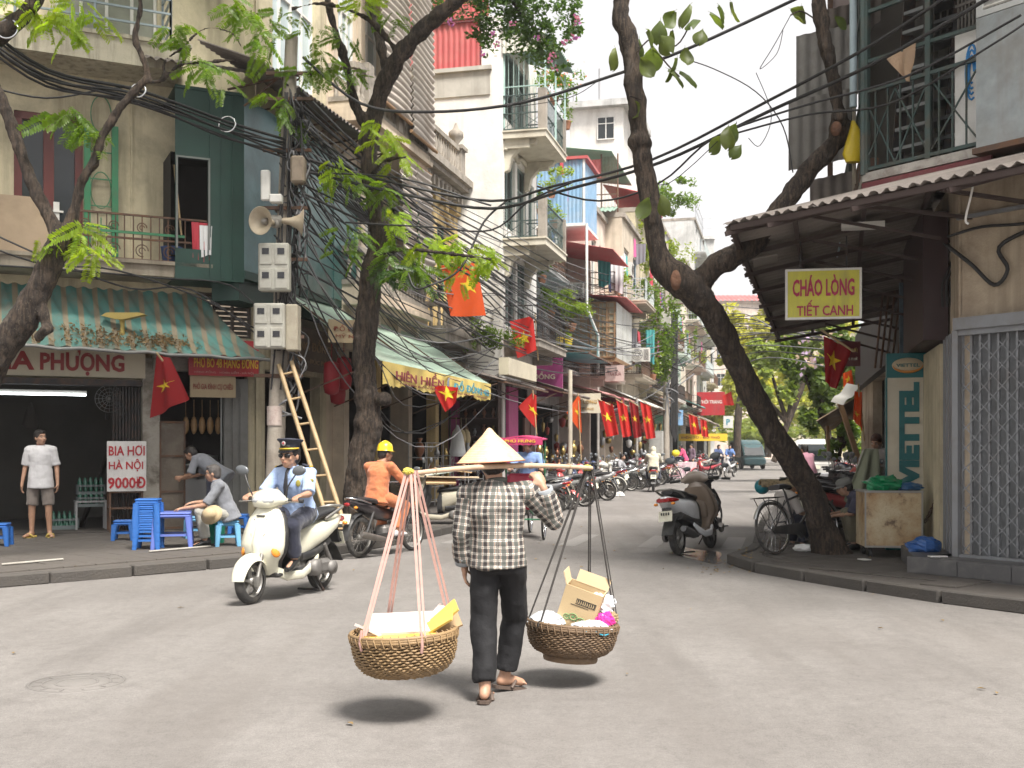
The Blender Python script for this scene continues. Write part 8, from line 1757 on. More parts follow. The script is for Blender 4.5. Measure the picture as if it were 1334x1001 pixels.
stool('plastic_stool','pale blue plastic stool under the old man in grey','stool',(sp.x+.05,sp.y+.12,.12),.3,.36,LBP,.3,SG)
q=gp(308,697,.12);stool('plastic_stool','deep blue plastic stool behind the seated old man','stool',(q.x,q.y+.2,.12),.28,.32,PB,.1,SG)
q=gp(229,716,.12);stool('plastic_table','violet blue low plastic table between the stool stack and the old man','table',(q.x-.12,q.y+.25,.12),.5,.5,PUR,.25)
q=gp(227,706,.12);stool('plastic_stool','pale blue plastic stool pushed under the violet table','stool',(q.x+.1,q.y+.75,.12),.28,.33,LBP,.4,SG);q=gp(160,704,.12);stool('plastic_stool','deep blue plastic stool beside the price board stand','stool',(q.x,q.y+.05,.12),.28,.3,PB,.2,SG);q=gp(-6,712,.12);stool('plastic_stool','deep blue plastic stool cut by the picture edge near the tree','stool',(q.x,q.y+.1,.12),.28,.32,PB,.2,SG)
q=gp(187,717,.12)
for i in range(7):stool('plastic_stool',['lowest','second','third','fourth','fifth','sixth','topmost'][i]+' blue stool of the stack beside the violet table','stool',(q.x,q.y+.2,.12+i*.06),.31,.33,PB,.12+.02*(i%2),'stacked blue stools')
q=gp(251,716,.12);bt=thing('green_bucket','green plastic cool bucket with a pale lid behind the old man','bucket',(q.x,q.y+1.1,.12));g=G();g.lathe([(.14,.12),(.17,.5),(.18,.52)],(q.x,q.y+1.1,0),20);g.lathe([(.14,.12),(0,.12)],(q.x,q.y+1.1,0),20);g.build('bucket_body',mat('green_tub',(.01,.25,.16),.4),bt);g=G();g.lathe([(.19,.52),(.2,.54),(.2,.6),(.17,.62),(0,.625)],(q.x,q.y+1.1,0),24);g.build('lid',mat('cream_lid',(.55,.48,.4),.5),bt)
q=gp(140,702,.12)
for k_,(px,py,lab)in enumerate(((40,733,'thin white stick lying on the pavement at the picture edge'),(232,716,'thin white stick lying beside the violet table'))):
 a=gp(px-38,py+4,.125);b=gp(px+42,py-3,.125);g=G();g.rod(a+V(0,0,.012),b+V(0,0,.012),.014,6);g.build('stick',mat('dull_white_stick',(.42,.4,.36),.8,dirt=((.2,.18,.15),.5,6)),None,lab,'stick',loc=a)
# ================================================================ flags
FLR=mat('flag_red',(.58,.02,.015),.7,var=.08);FLO=mat('flag_orange_red',(.72,.09,.01),.7,var=.08);FLD=mat('flag_deep_red',(.33,.012,.015),.75,var=.1);STAR=mat('flag_star',(.8,.55,.02),.7)
for m_ in(FLR,FLO,FLD):
 t=m_.node_tree;b=t.nodes['Principled BSDF'];tr=_n(t,'BsdfTranslucent');ms=_n(t,'MixShader');ms.inputs[0].default_value=.35;src=b.inputs['Base Color'].links[0].from_socket
 t.links.new(src,tr.inputs['Color']);t.links.new(b.outputs[0],ms.inputs[1]);t.links.new(tr.outputs[0],ms.inputs[2]);t.links.new(ms.outputs[0],t.nodes['Material Output'].inputs['Surface'])
def flag(c4,m,label,pole=None,amp=.05,folds=3,group=None,star=1.0,sc=(.5,.5),extra=0):
 """c4: hoist top, fly top, fly bottom, hoist bottom"""
 A,B,C,E_=map(Vector,c4);nr=(B-A).cross(E_-A).normalized();ph=random.uniform(0,6)
 if nr.y>0:nr=-nr
 def S(a,b):return A.lerp(B,a).lerp(E_.lerp(C,a),b)+nr*amp*math.sin(a*folds*3.14+ph+b*.8)*(.25+a)+V(0,0,-.02*math.sin(a*PI)*(b-.2))
 t=thing('flag',label,'flag',A,group);g=G();g.grid(S,26,16);g.build('cloth',m,t)
 L=(B-A).length;H=(E_-A).length;r0=star*.3*min(L,H)
 for side in(1,-1):
  g=G();vs=[S(*sc)+nr*.006*side]
  def P(rr,ang):return S(sc[0]+rr*math.sin(ang)/L,sc[1]-rr*math.cos(ang)/H)+nr*.006*side
  R_=[]
  for i in range(10):
   rr=r0 if i%2==0 else r0*.39;R_.append((rr,2*PI*i/10))
  vs=[]
  n=4
  pts2=[(rr*math.sin(a),rr*math.cos(a))for rr,a in R_]
  for i in range(10):
   x0,y0=pts2[i];x1,y1=pts2[(i+1)%10]
   for k in range(n):
    f0,f1=k/n,(k+1)/n;q=[(x0*f0,y0*f0),(x1*f0,y1*f0),(x1*f1,y1*f1),(x0*f1,y0*f1)]
    o=len(vs);vs+=[S(sc[0]+x/L,sc[1]-y/H)+nr*.007*side for x,y in q];g.add(vs[o:],[(0,1,2,3)if side<0 else(3,2,1,0)],0,True)
  g.build('star',STAR,t)
 if pole:g=G();g.rod(pole[0],pole[1],.016,6);g.build('flag_pole',BAMB,t)
 return t
def fq(pts,Y):return[at(x,y,yy)for(x,y),yy in zip(pts,Y if isinstance(Y,(list,tuple))else[Y]*4)]
flag(fq([(205,462),(217,466),(243,520),(196,545)],[17.6,17.4,17.3,17.7]),FLD,'deep red flag with a yellow star hanging between the beer shop and the noodle shop',(at(198,452,17.9),at(212,470,17.2)),.05,3,sc=(.5,.55),star=1.3)
flag(fq([(574,346),(621,343),(633,411),(587,412)],24),FLO,'large orange red flag hanging above the yellow valance',(at(568,352,24),at(625,340,24)),.03,2,sc=(.68,.42),star=.9)
flag(fq([(664,419),(694,412),(699,456),(674,467)],30),FLR,'bright red flag held out above the magenta shop',(at(697,409,30),at(701,470,30.5)),.05,2,sc=(.5,.55),star=1.1)
flag(fq([(562,502),(597,505),(594,524),(580,537)],22.5),FLR,'red flag drooping under the yellow valance',(at(556,484,23.8),at(600,497,23.2)),.04,3,sc=(.55,.35),star=1.4)
flag(fq([(693,512),(699,516),(699,560),(675,530)],29),FLR,'red pennant like flag before the magenta shop',(at(694,508,29),at(699,566,29)),.04,2,sc=(.7,.55),star=1.5)
flag(fq([(753,515),(756,519),(758,565),(738,538)],33),FLO,'orange red flag standing alone before the dark shop front',(at(753,512,33),at(757,600,33)),.04,2,sc=(.6,.55),star=1.5)
for i,(x,w,Y,n)in enumerate(((790,20,35,'first'),(811,15,38,'second'),(826,12,41,'third'),(842,15,43,'fourth'))):
 flag(fq([(x-w*.55,521+i),(x+w*.4,527+i),(x+w*.8,566+i*1.5),(x-w*.0,569+i)],Y),FLR if i!=2 else FLD,n+' of the four red flags in a row, counted from the orange one',(at(x-w*.6,520,Y),at(x+w*.5,530,Y)),.06,3,'four flags in a row',star=1.3,sc=(.45,.45))
flag(fq([(897,540),(908,543),(912,566),(900,566)],60),FLR,'red flag beside the pale green sign past the far pole',(at(895,538,60),at(912,545,60)),.08,3,star=1.3);flag(fq([(912,546),(921,549),(923,570),(914,568)],63),FLR,'red flag next in line after the pale green sign',(at(910,543,63),at(924,550,63)),.08,3,star=1.3)
flag(fq([(1073,438),(1109,456),(1090,508),(1075,497)],15.3),FLD,'deep red flag with a yellow star hanging from the rusty eave',(at(1070,430,15.5),at(1112,458,15)),.05,3,sc=(.42,.42),star=1.15)
flag(fq([(1113,510),(1125,512),(1125,562),(1111,545)],19),FLO,'orange red flag hanging low in front of the stall awning',(at(1118,500,19),at(1126,575,19)),.06,3,sc=(.3,.7),star=.9);flag(fq([(1098,487),(1110,482),(1112,502),(1099,505)],24),FLO,'small orange flag above the stall awning',None,.06,3,star=1.2)
flag(fq([(941,516),(953,510),(957,528),(943,528)],72),FLR,'red festive cloth hanging beside the far turquoise awning',None,.1,3,star=.01)
LN=[('red',CL[0]),('white',CL[1]),('navy',CL[2]),('pink',CL[3]),('grey',CL[4]),('teal',CL[5])]
for i,(px,py,Y,w,h,c,lab)in enumerate(((748,248,44.5,.6,1.1,3,'pink shirt hanging in the rooftop cage beside the blue bay'),(765,258,44.8,.7,.9,4,'grey cloth hanging in the rooftop cage'),(787,332,42,.5,1.2,5,'teal towel on the balcony under the red awning'),(794,334,42.4,.5,1.3,2,'navy trousers on the balcony under the red awning'),(803,334,42.8,.6,1.4,1,'white sheet on the balcony under the red awning'),(827,312,50,.6,.8,3,'bright pink cloth on the balcony of the sand coloured house'),(833,318,50.3,.6,.9,4,'dark cloth beside the bright pink one'),(815,425,46,.5,1.3,1,'pale shirt hanging beside the white panelled bay'),(823,428,46.2,.45,1.0,4,'dark shirt hanging beside the white panelled bay'),(832,432,46.8,.8,.55,0,'bright red cloth drying beside the white panelled bay'),(828,448,46.5,.45,.9,1,'long white cloth below the bright red one'),(833,450,46.9,.3,.7,0,'red towel low beside the air conditioner'),(847,430,49,.4,1.5,5,'pale blue cloth on the balcony beyond the red one'))):
 cloth('laundry',at(px,py,Y),w,h,LN[c][1],lab,group='washing hung on the balconies',dirv=D if i%2 else N)
def aircon(px,py,Y,W,label):
 a,z=W.hit(px,py,.5);t=thing('air_conditioner',label,'air conditioner',W.P(a,z,.3),'air conditioners on the facades');g=G();W.bx(g,a-.4,a+.4,z-.28,z+.28,.12,.45);g.build('casing',mat('aircon_white',(.6,.59,.55),.5,dirt=((.35,.32,.27),.4,3)),t);g=G();c=W.P(a-.1,z,.455)
 for r_ in(.08,.15,.22):g.tube([c+W.d*r_*math.cos(q)+V(0,0,r_*math.sin(q))for q in[i*PI/10 for i in range(20)]],.008,4,False,closed=True)
 for k in range(9):W.bx(g,a+.17,a+.37,z-.22+k*.05,z-.2+k*.05,.45,.457)
 g.build('fan_grille',IRON,t);g=G();W.bx(g,a-.3,a-.26,z-.33,z-.28,0,.45);W.bx(g,a+.26,a+.3,z-.33,z-.28,0,.45);g.build('bracket',RUST,t)
aircon(745,378,40,SD(40.5),'white air conditioner beside the stone balcony below the red awning');aircon(731,378,40,SD(40.4),'second white air conditioner beside the stone balcony');aircon(833,462,50,SD(46.0),'white air conditioner below the red towel');aircon(826,352,50,STv(-6.7),'white air conditioner under the bright pink cloth')
# ================================================================ near utility pole with meters, loudspeakers, ladder
pp0=V(-3.72,17.15,.1);pp1=at(380,48,17.3)
up_=thing('utility_pole','stained concrete utility pole with meter boxes and a mass of black cables','utility pole',pp0)
g=G();g.tube([pp0.lerp(pp1,i/10)for i in range(11)],[.15-.05*i/10 for i in range(11)],14)
PCON=mat('pole_concrete',(.36,.32,.27),.9,bump=.5,bscale=25,dirt=((.14,.11,.09),.6,2.5),streak=((.1,.08,.06),.5,4));g.build('pole_shaft',PCON,up_)
def ppz(z):f=(z-pp0.z)/(pp1.z-pp0.z);return pp0.lerp(pp1,f)
for z in(2.6,3.2,4.4,5.2,6.1,6.9,7.3):g=G();c=ppz(z);g.lathe([(.15,-.02),(.16,0),(.15,.02)],c,14);g.beam(c+V(-.35,-.12,.02),c+V(.4,-.12,.02),.05);g.build('bracket',RUST,up_)
MB_=mat('meter_grey',(.44,.43,.38),.5,dirt=((.22,.19,.15),.4,5))
def meter(px0,py0,px1,py1,Y,label,nx=2,ny=2,dark=False):
 A=at(px0,py1,Y);B=at(px1,py0,Y);c=(A+B)/2;w=B.x-A.x;h=B.z-A.z;t=thing('meter_box',label,'meter box',c,'electricity meter boxes on the near pole');g=G();g.bbox(c,(w,.2,h),.02);g.build('box_body',MB_,t)
 for i in range(nx):
  for j in range(ny):
   x=A.x+w*(i+.5)/nx;z=A.z+h*(j+.5)/ny;g=G();g.bbox((x,c.y-.105,z),(w/nx*.8,.02,h/ny*.82),.008);dd=g.build('meter_door',MB_,t);g=G();g.box((x,c.y-.118,z+h/ny*.14),(w/nx*.45,.01,h/ny*.26));g.build('meter_window',mat('meter_window',(.03,.03,.035),.2),dd)
meter(338,318,378,380,16.9,'upper grey four window meter box on the near pole');meter(332,396,372,455,16.8,'lower grey four window meter box on the near pole');g=G();A=at(374,458,16.95);B=at(390,398,16.95);g.bbox((A+B)/2,(B.x-A.x,.3,B.z-A.z),.02);g.build('junction_box',mat('junction_beige',(.4,.36,.28),.6,dirt=((.2,.16,.12),.5,4)),None,'beige junction box fixed on the street side of the lower meter box','junction box',loc=(A+B)/2)
g=G();A=at(340,262,17.0);B=at(352,222,17.0);g.bbox((A+B)/2,(B.x-A.x,.08,B.z-A.z),.02);g.build('lamp_tube',WHT,None,'narrow white lamp housing on the teal cladding beside the pole','lamp',loc=(A+B)/2);g=G();A=at(352,265,16.9);B=at(368,254,16.9);g.bbox((A+B)/2,(B.x-A.x,.15,B.z-A.z),.015);g.build('small_box',WHT,None,'small white cable box above the loudspeaker','box',loc=(A+B)/2)
g=G();A=at(380,240,17.0);B=at(398,205,17.0);g.bbox((A+B)/2,(B.x-A.x,.25,B.z-A.z),.03);g.build('transformer_can',mat('rusty_can',(.25,.2,.15),.7,dirt=((.1,.07,.05),.5,5)),None,'rusty grey equipment box high on the near pole','box',loc=(A+B)/2)
def horn(c,ax,label):
 t=thing('loudspeaker',label,'loudspeaker',c);ax=Vector(ax).normalized();g=G();g.lathe([(.03,-.3),(.045,-.25),(.06,-.15),(.11,-.04),(.2,.03),(.215,.04),(.205,.035),(.11,-.02),(.05,-.12),(.0,-.13)],c,26,ax);g.build('horn',mat('horn_beige',(.45,.38,.28),.5,dirt=((.25,.19,.13),.5,5)),t)
 g=G();g.lathe([(0,-.12),(.06,-.12),(.05,-.06),(.03,-.02),(0,-.01)],c,14,ax);g.lathe([(.07,-.45),(.08,-.4),(.08,-.3),(.05,-.28)],c,16,ax);g.build('driver_unit',mat('horn_grey',(.3,.28,.25),.5),t)
horn(at(341,288,16.7),(-.45,-1,-.1),'beige horn loudspeaker pointing to the crossing from the near pole');horn(at(391,290,17.1),(1,.25,-.05),'second beige horn loudspeaker turned down the street behind the pole')
lt=thing('ladder','pale bamboo ladder leaning against the cables by the near pole','ladder',gp(430,705));A0=at(363,475,17.0);A1=at(377,471,17.0);B0=V(-2.62,16.3,.12);B1=V(-2.38,16.25,.12)
for a,b in((A0,B0),(A1+V(.03,0,0),B1)):g=G();g.tube([a.lerp(b,i/12)for i in range(13)],[.032+.004*(i%2)for i in range(13)],8);g.build('rail',BAMB,lt)
for i in range(7):f=.06+i*.145;g=G();g.rod(A0.lerp(B0,f),(A1+V(.03,0,0)).lerp(B1,f),.018,6);g.build('rung',BAMB,lt)
g=G();c=ppz(2.0);g.grid(lambda a,b:c+V(.153*math.cos(R(200+110*a)),.153*math.sin(R(200+110*a)),.15-.3*b),10,2,thick=.002);pa=g.build('poster',mat('pasted_paper',(.5,.42,.38),.9,dirt=((.3,.2,.18),.6,12)),None,'small pasted notices on the shaft of the near pole','poster',loc=c)
# ================================================================ cables
CBL=mat('cable_black',(.025,.024,.025),.6,var=.3);CBG=mat('cable_grey',(.2,.2,.21),.6)
PT=at(378,150,17.1)
for i in range(7):
 o=V(0,random.uniform(-.08,.08),random.uniform(-.1,.1));wire([at(-40,22+3*i,12.8)+o,at(60,92+2.5*i,13.4)+o,at(180,118+3*i,14.6)+o*.3,at(290,158+3*i,16)+o,at(372,182+4*i,17.05)],.016+.006*(i==0),'black cable of the thick bundle crossing the balconies of the corner building',CBL,group='cable bundle across the corner building')
for(x,y,Y,r_)in((180,118,14.6,.1),(296,162,16.0,.12),(10,38,12.9,.12)):g=G();c=at(x,y,Y);g.tube([c+V(r_*math.cos(a),.03*math.sin(a),r_*math.sin(a))for a in[i*PI/10 for i in range(20)]],.012,6,False,closed=True);g.build('cable_ring',CHR,None,{180:'metal ring clamp round the cable bundle at the tree limb',296:'metal ring clamp round the cable bundle before the dark green room',10:'metal ring clamp round the cables at the upper picture edge'}[x],'clamp',loc=c)
for i,(ys,ye)in enumerate(((115,205),(300,130),(345,230),(352,250))):
 if i==0:pts=[at(-20,112,14),at(60,128,14.4),at(140,116,15),at(190,112,15.3)]
 elif i==1:pts=[at(-20,320,14.5),at(60,345,15),at(150,352,15.4),at(260,388,16.2),at(335,430,16.9)]
 elif i==2:pts=[at(-20,345,14.5),at(90,352,15),at(200,362,15.8),at(300,372,16.6),at(350,420,17)]
 else:pts=[at(-20,300,15),at(70,340,15.2),at(170,376,16),at(250,378,16.6),at(340,440,17)]
 wire(pts,.013,'black cable sagging over the striped awning, number '+['one, high at the limb','two, lowest','three, middle','four, nearest the beam'][i]if 0 else['black cable curving up to the tree limb below the second floor','black cable sagging lowest over the striped awning','black cable running just under the first floor balcony','black cable drooping onto the far end of the striped awning'][i],CBL)
FP0=SW(52.6,-5.55,.1);FPt=at(868,318,53.2)
def fp(z):f=(z-FP0.z)/(FPt.z-FP0.z);return FP0.lerp(FPt,f)
for i in range(15):
 za=3.9+.23*i;zb_=5.2+random.uniform(-.6,1.6)+.1*i;a=ppz(min(7.2,za))+V(.16,-.05,0);b=fp(min(9.5,zb_))+V(random.uniform(-.3,.3),0,0)
 wire(cable(a,b,1.1+random.uniform(-.35,.8),16),random.choice([.012,.016,.02,.014]),'dark cable of the fan strung between the near and far poles',CBL if i%4 else CBG,group='cables between the near and far poles',sm=False)
for i in range(9):
 a=ppz(6.0+.12*i)+V(.1,-.1,0);b=at(640+6*i,400+10*i,30+.6*i);wire(cable(a,b,.25+.08*i,10),.013+.004*(i%3),'dark cable dropping steeply from the near pole past the trunk to the awnings',CBL,group='steep cables behind the trunk',sm=False)
for i in range(6):
 a=ppz(5.2+.2*i)+V(.1,-.1,0);b=at(600+12*i,460+4*i,26+i);wire(cable(a,b,.5+.12*i,10),.012,'thin dark cable drooping from the near pole onto the green canvas awning',CBL,group='thin cables over the green awning',sm=False)
for i in range(34):
 z=random.uniform(2.6,7.2);c=ppz(z);a0=random.uniform(-2.6,.4);pts=[c+V(.17*math.cos(a0),.17*math.sin(a0),0)]
 for k in range(4):pts.append(c+V(.2*math.cos(a0+.4*k)+random.uniform(-.1,.25),-.1+random.uniform(-.15,.1),-.25*(k+1)+random.uniform(-.2,.2)))
 wire(pts,random.choice([.01,.014,.018]),'loose cable end tangled among many round the near pole',random.choice([CBL,CBL,CBG]),group='loose cable ends round the near pole')
for i in range(10):
 x=.17*math.cos(-1.9+i*.25);y=.17*math.sin(-1.9+i*.25);wire([ppz(z)+V(x+random.uniform(-.03,.05),y-.02,0)for z in(7,6,5,4.2,3.6,3.3,2.4 if i%3==0 else 3.0)],.014,'black cable strapped vertically among others to the shaft of the near pole',CBL,group='cables strapped up the near pole')
def sky_wire(pts,r,label,m=None,g_=None):return wire([at(*p)for p in pts],r,label,m or CBL,group=g_)
sky_wire([(395,75,17),(470,135,16.5),(560,146,16),(680,134,15.5),(800,98,15),(900,62,14.5),(1060,-12,14)],.022,'thick cable sweeping from the near pole across the open sky to the upper frame')
sky_wire([(392,205,17.1),(520,240,17.1),(640,262,17),(720,243,16),(850,208,15),(1000,132,13.8),(1130,62,12.5),(1250,-15,11.5)],.021,'upper of the twin thick cables rising to the caged balcony')
sky_wire([(392,222,17.1),(520,252,17.1),(640,272,17),(735,248,16),(860,212,15),(1000,146,13.8),(1140,82,12.5),(1310,-15,11.2)],.024,'lower of the twin thick cables rising to the caged balcony')
sky_wire([(395,225,17.1),(520,232,17),(620,262,17),(640,268,17)],.015,'cable joining the near pole and the twin thick cables')
sky_wire([(700,243,16.4),(780,262,15.6),(860,238,14.8),(930,180,14),(1040,140,13),(1180,100,12),(1330,20,11)],.014,'slack thin cable looping below the twin thick cables past the forked trunk')
sky_wire([(930,182,14.2),(1050,150,13.2),(1160,135,12.3),(1290,60,11.2),(1350,20,11)],.013,'thin cable crossing the brown rag on the caged balcony')
sky_wire([(660,262,17),(630,290,17),(600,350,16.8),(560,372,16.6),(540,375,16.6),(528,350,16.8),(505,330,17.2)],.017,'thick cable looping down beside the large orange flag')
sky_wire([(745,238,15),(690,262,15.6),(640,300,16),(560,296,16.4),(450,290,17)],.014,'cable drooping behind the leaves of the near trunk')
sky_wire([(885,75,13.9),(930,90,13.9),(985,120,13.8),(1020,165,13.7),(1033,225,13.6)],.008,'thin dark twig like cable curving down through the sky');sky_wire([(838,215,13.8),(870,240,13.8),(960,160,13.5)],.006,'hair thin wire at the forked trunk')
for i in range(9):
 sky_wire([(868+i,400+8*i,53),(930,398+9*i+(i%3)*6,44),(1000,402+8*i,36),(1090,385+12*i,26)],.016,'cable among several strung from the far pole to the tree side eave',CBL if i%2 else CBG,'cables from the far pole to the tree side')
for i in range(8):sky_wire([(600+4*i,300+12*i,24),(700,362+12*i,36),(790,388+10*i,46),(866,376+9*i,53)],.018,'cable sagging in front of the lattice bay towards the far pole',CBL if i%2 else CBG,'cables before the lattice bay')
for i in range(12):
 sky_wire([(395,120+12*i,17.1),(500+10*i,215+13*i,19),(640+6*i,290+12*i,26),(760,350+9*i,38),(866,372+10*i,53)],.011+.004*(i%3),'long sagging cable running from the near pole past the orange flag to the far pole',CBL if i%3 else CBG,'long cables past the orange flag')
rn=random.Random(21)
for i in range(22):
 y0=150+14*i;sky_wire([(385,130+11*i,17.1),(470+rn.uniform(-20,20),y0+60+rn.uniform(-15,25),18.5),(560+rn.uniform(-20,20),y0+120+rn.uniform(-10,40),23),(680,330+8*i+rn.uniform(-8,14),33),(790,370+6*i+rn.uniform(-6,10),44),(866,350+8*i,53)],rn.choice([.008,.01,.013]),'fine drooping wire between the near pole, the awnings and the far pole',CBL if i%2 else CBG,'fine drooping wires over the awnings')
for i in range(6):sky_wire([(1010+20*i,430+3*i,22),(960,408+7*i,34),(905,420+12*i,47),(870,440+14*i,53)],.014,'thin cable between the rusty eave corner and the far pole',CBL if i%2 else CBG,'thin cables from the eave corner to the far pole')
for i,p_ in enumerate(([(1020,40,13.6),(1012,70,13.5),(990,90,13.4),(1008,60,13.3),(1030,20,13.3)],[(985,95,13.6),(1005,150,13.6),(990,190,13.5),(975,180,13.5)],[(700,125,15.4),(660,140,15.4),(740,128,15.2),(780,105,15)])):sky_wire(p_,.005,('hair thin curled wire beside the upper broad leaves','hair thin wire curl hanging under the twin thick cables','thin wire slack beneath the long sky cable')[i])
f_=thing('utility_pole','far concrete cable pole wrapped in hanging cables and creepers','utility pole',FP0);g=G();g.tube([fp(z)for z in np.linspace(.1,FPt.z,8)],[.17-.009*i for i in range(8)],12);g.build('pole_shaft',PCON,f_)
g=G();c=fp(7.6);g.bbox(c+V(-.1,-.25,0),(.55,.35,.8),.03);g.build('equipment_box',MB_,f_)
for z in(6.2,7.0,8.4,9.2):G().beam(fp(z)+V(-.8,0,0),fp(z)+V(.8,0,0),.08).build('cross_arm',RUST,f_)
for i in range(16):z=random.uniform(4,8.5);c=fp(z);wire([c+V(random.uniform(-1.6,1.6),0,random.uniform(-.3,.6)),c+V(random.uniform(-.8,.8),-.2,-.5),c+V(0,-.2,-.3),c+V(random.uniform(-.1,.2),-.2,-1.6)],.03,'hanging cable loop among many on the far pole',CBL if i%2 else CBG,group='cable loops on the far pole')
for i in range(5):wire([fp(z)+V(.22+.07*i,-.15,0)for z in(8,6.5,5,3.6,2.4)]+[fp(1.8)+V(.4,-.1,0)],.04,'thick black cable running down the far pole',CBL,group='cables down the far pole')
# ================================================================ trees
BARK=bpy.data.materials.new('bark');BARK.use_nodes=True;t=BARK.node_tree;b=t.nodes['Principled BSDF'];co=_n(t,'NewGeometry').outputs['Position']
c=mix(t,ramp(t,tnoise(t,mapping(t,co,(1,1,.35)),7,8,.7,.5),.35,.65),(.028,.019,.014),(.12,.085,.06));c=mix(t,ramp(t,tnoise(t,co,3.5,7,.7),.56,.7,(0,0,0),(.7,.7,.7)),c,(.14,.115,.095));c=mix(t,ramp(t,tnoise(t,mapping(t,co,(1,1,.16)),26,5,.7,.6),.42,.56,(.85,.85,.85),(0,0,0)),c,(.014,.01,.008));c=mix(t,ramp(t,tnoise(t,co,50,3,.7),.6,.7,(0,0,0),(.5,.5,.5)),c,(.22,.19,.15))
t.links.new(c,b.inputs['Base Color']);b.inputs['Roughness'].default_value=.95;bp=_n(t,'Bump');bp.inputs['Strength'].default_value=1;bp.inputs['Distance'].default_value=.06;t.links.new(tnoise(t,mapping(t,co,(1,1,.3)),22,8,.8,.8),bp.inputs['Height']);t.links.new(bp.outputs[0],b.inputs['Normal']);MATS['bark']=BARK
def limbs(paths,tree,vox=.035,disp=(.035,5),name='trunk',knots=(),m=None):
 g=G()
 for path in paths:
  pts=[at(x,y,Y)for x,y,w,Y in path];rr=[w*Y/F/2 for x,y,w,Y in path];n=len(pts)
  P_=smoothpath(pts,4);R_=[]
  for i in range(len(P_)):f=i/4;a=min(n-1,int(f));b_=min(n-1,a+1);R_.append(rr[a]*(1-(f-a))+rr[b_]*(f-a))
  g.tube(P_,R_,12)
 for(x,y,Y,r_)in knots:g.ell(at(x,y,Y),r_)
 me=skin(g,vox,2,disp,name);w_=Vector(tree['_w']);me.transform(Matrix.Translation(-w_));me.materials.append(m or BARK);return link(name,me,tree)
T3=thing('street_tree','thick dark forked tree leaning out from the pavement beside the stained cart','tree',gp(1085,720,.12))
limbs([[(1084,730,58.1,14.5),(1079,712,42.2,14.5),(1068,678,31.7,14.45),(1058,645,29.9,14.4),(1037,610,31.7,14.3),(1012,572,31.7,14.2),(988,530,29.9,14.1),(964,482,29.9,14),(945,440,29.9,13.9),(922,402,33.4,13.8),(895,372,40.5,13.7),(868,352,35.2,13.7),(856,322,26.4,13.7),(850,280,24.6,13.7),(841,225,25.5,13.7),(834,190,22.9,13.7),(830,150,22.0,13.7),(824,95,22.9,13.7),(817,45,22.0,13.7),(808,20,21.1,13.7),(812,-25,16.7,13.7)],[(900,385,34.0,13.8),(925,352,28.5,13.7),(955,335,27.2,13.6),(985,315,25.9,13.6),(1012,280,24.5,13.5),(1040,240,23.1,13.5),(1070,205,23.1,13.5),(1095,180,23.1,13.5),(1112,165,19.1,13.5)],[(1098,180,17.7,13.5),(1092,140,16.4,13.5),(1084,95,16.4,13.5),(1074,50,15.7,13.5),(1065,0,15.0,13.5),(1062,-30,13.6,13.5)],[(1088,176,16.4,13.5),(1094,155,17.7,13.3),(1092,150,16.4,13.2)]],T3,.024,(.03,4.5),knots=[(972,506,14.05,.12),(978,522,14.05,.11),(833,185,13.7,.15)])
g=G();c=at(880,364,13.52);g.lathe([(0,.03),(.035,.045),(.07,.03),(.09,-.03)],c,14,(-.3,-1,.1),sc=(.8,1.5));g.lathe([(0,.02),(.075,.025),(.08,-.05)],at(1089,168,13.22),14,(-.35,-1,-.4),sc=(.8,1.1));g.build('cut_scar',mat('cut_wood',(.2,.1,.06),.9,var=.5,scale=14,bump=1),T3)
T2=thing('street_tree','tall rough trunk growing between the near pole and the green canvas awning','tree',(-2.45,17.9,.12))
limbs([[(468,705,41.5,17.6),(466,650,35.5,17.6),(470,600,34.3,17.6),(480,555,34.3,17.6),(478,520,30.8,17.6),(474,470,27.3,17.6),(476,430,29.6,17.6),(482,385,28.4,17.6),(484,350,27.3,17.6),(494,315,23.6,17.6),(490,280,20.1,17.6),(482,235,17.7,17.6),(480,195,20.1,17.6),(488,150,21.3,17.5),(500,110,21.3,17.4),(520,75,21.3,17.3),(552,38,20.1,17.2),(590,5,17.7,17),(630,-30,15.4,17)],[(484,170,15.4,17.5),(462,135,10.7,17.4),(455,100,8.9,17.3),(444,62,7.7,17.2),(432,25,7.7,17.1),(425,-15,7.1,17)],[(505,100,11.9,17.4),(495,55,9.5,17.6),(485,20,7.7,17.8),(480,-20,7.1,18)],[(520,75,7.1,17.3),(500,45,5.3,17.2),(470,20,4.1,17),(420,5,3.6,16.8),(380,12,3.5,16.6)],[(496,330,5.9,17.5),(530,325,4.1,17),(580,330,3.5,16.6),(640,338,3.5,16.4)],[(484,230,5.3,17.4),(500,210,3.6,17),(530,205,3.5,16.8)]],T2,.026,(.035,4.5),knots=[(498,520,17.5,.12),(500,310,17.6,.1)])
T1=thing('street_tree','dark tree with bright feathery leaves rising in front of the striped awning','tree',(-6.5,13.2,.12))
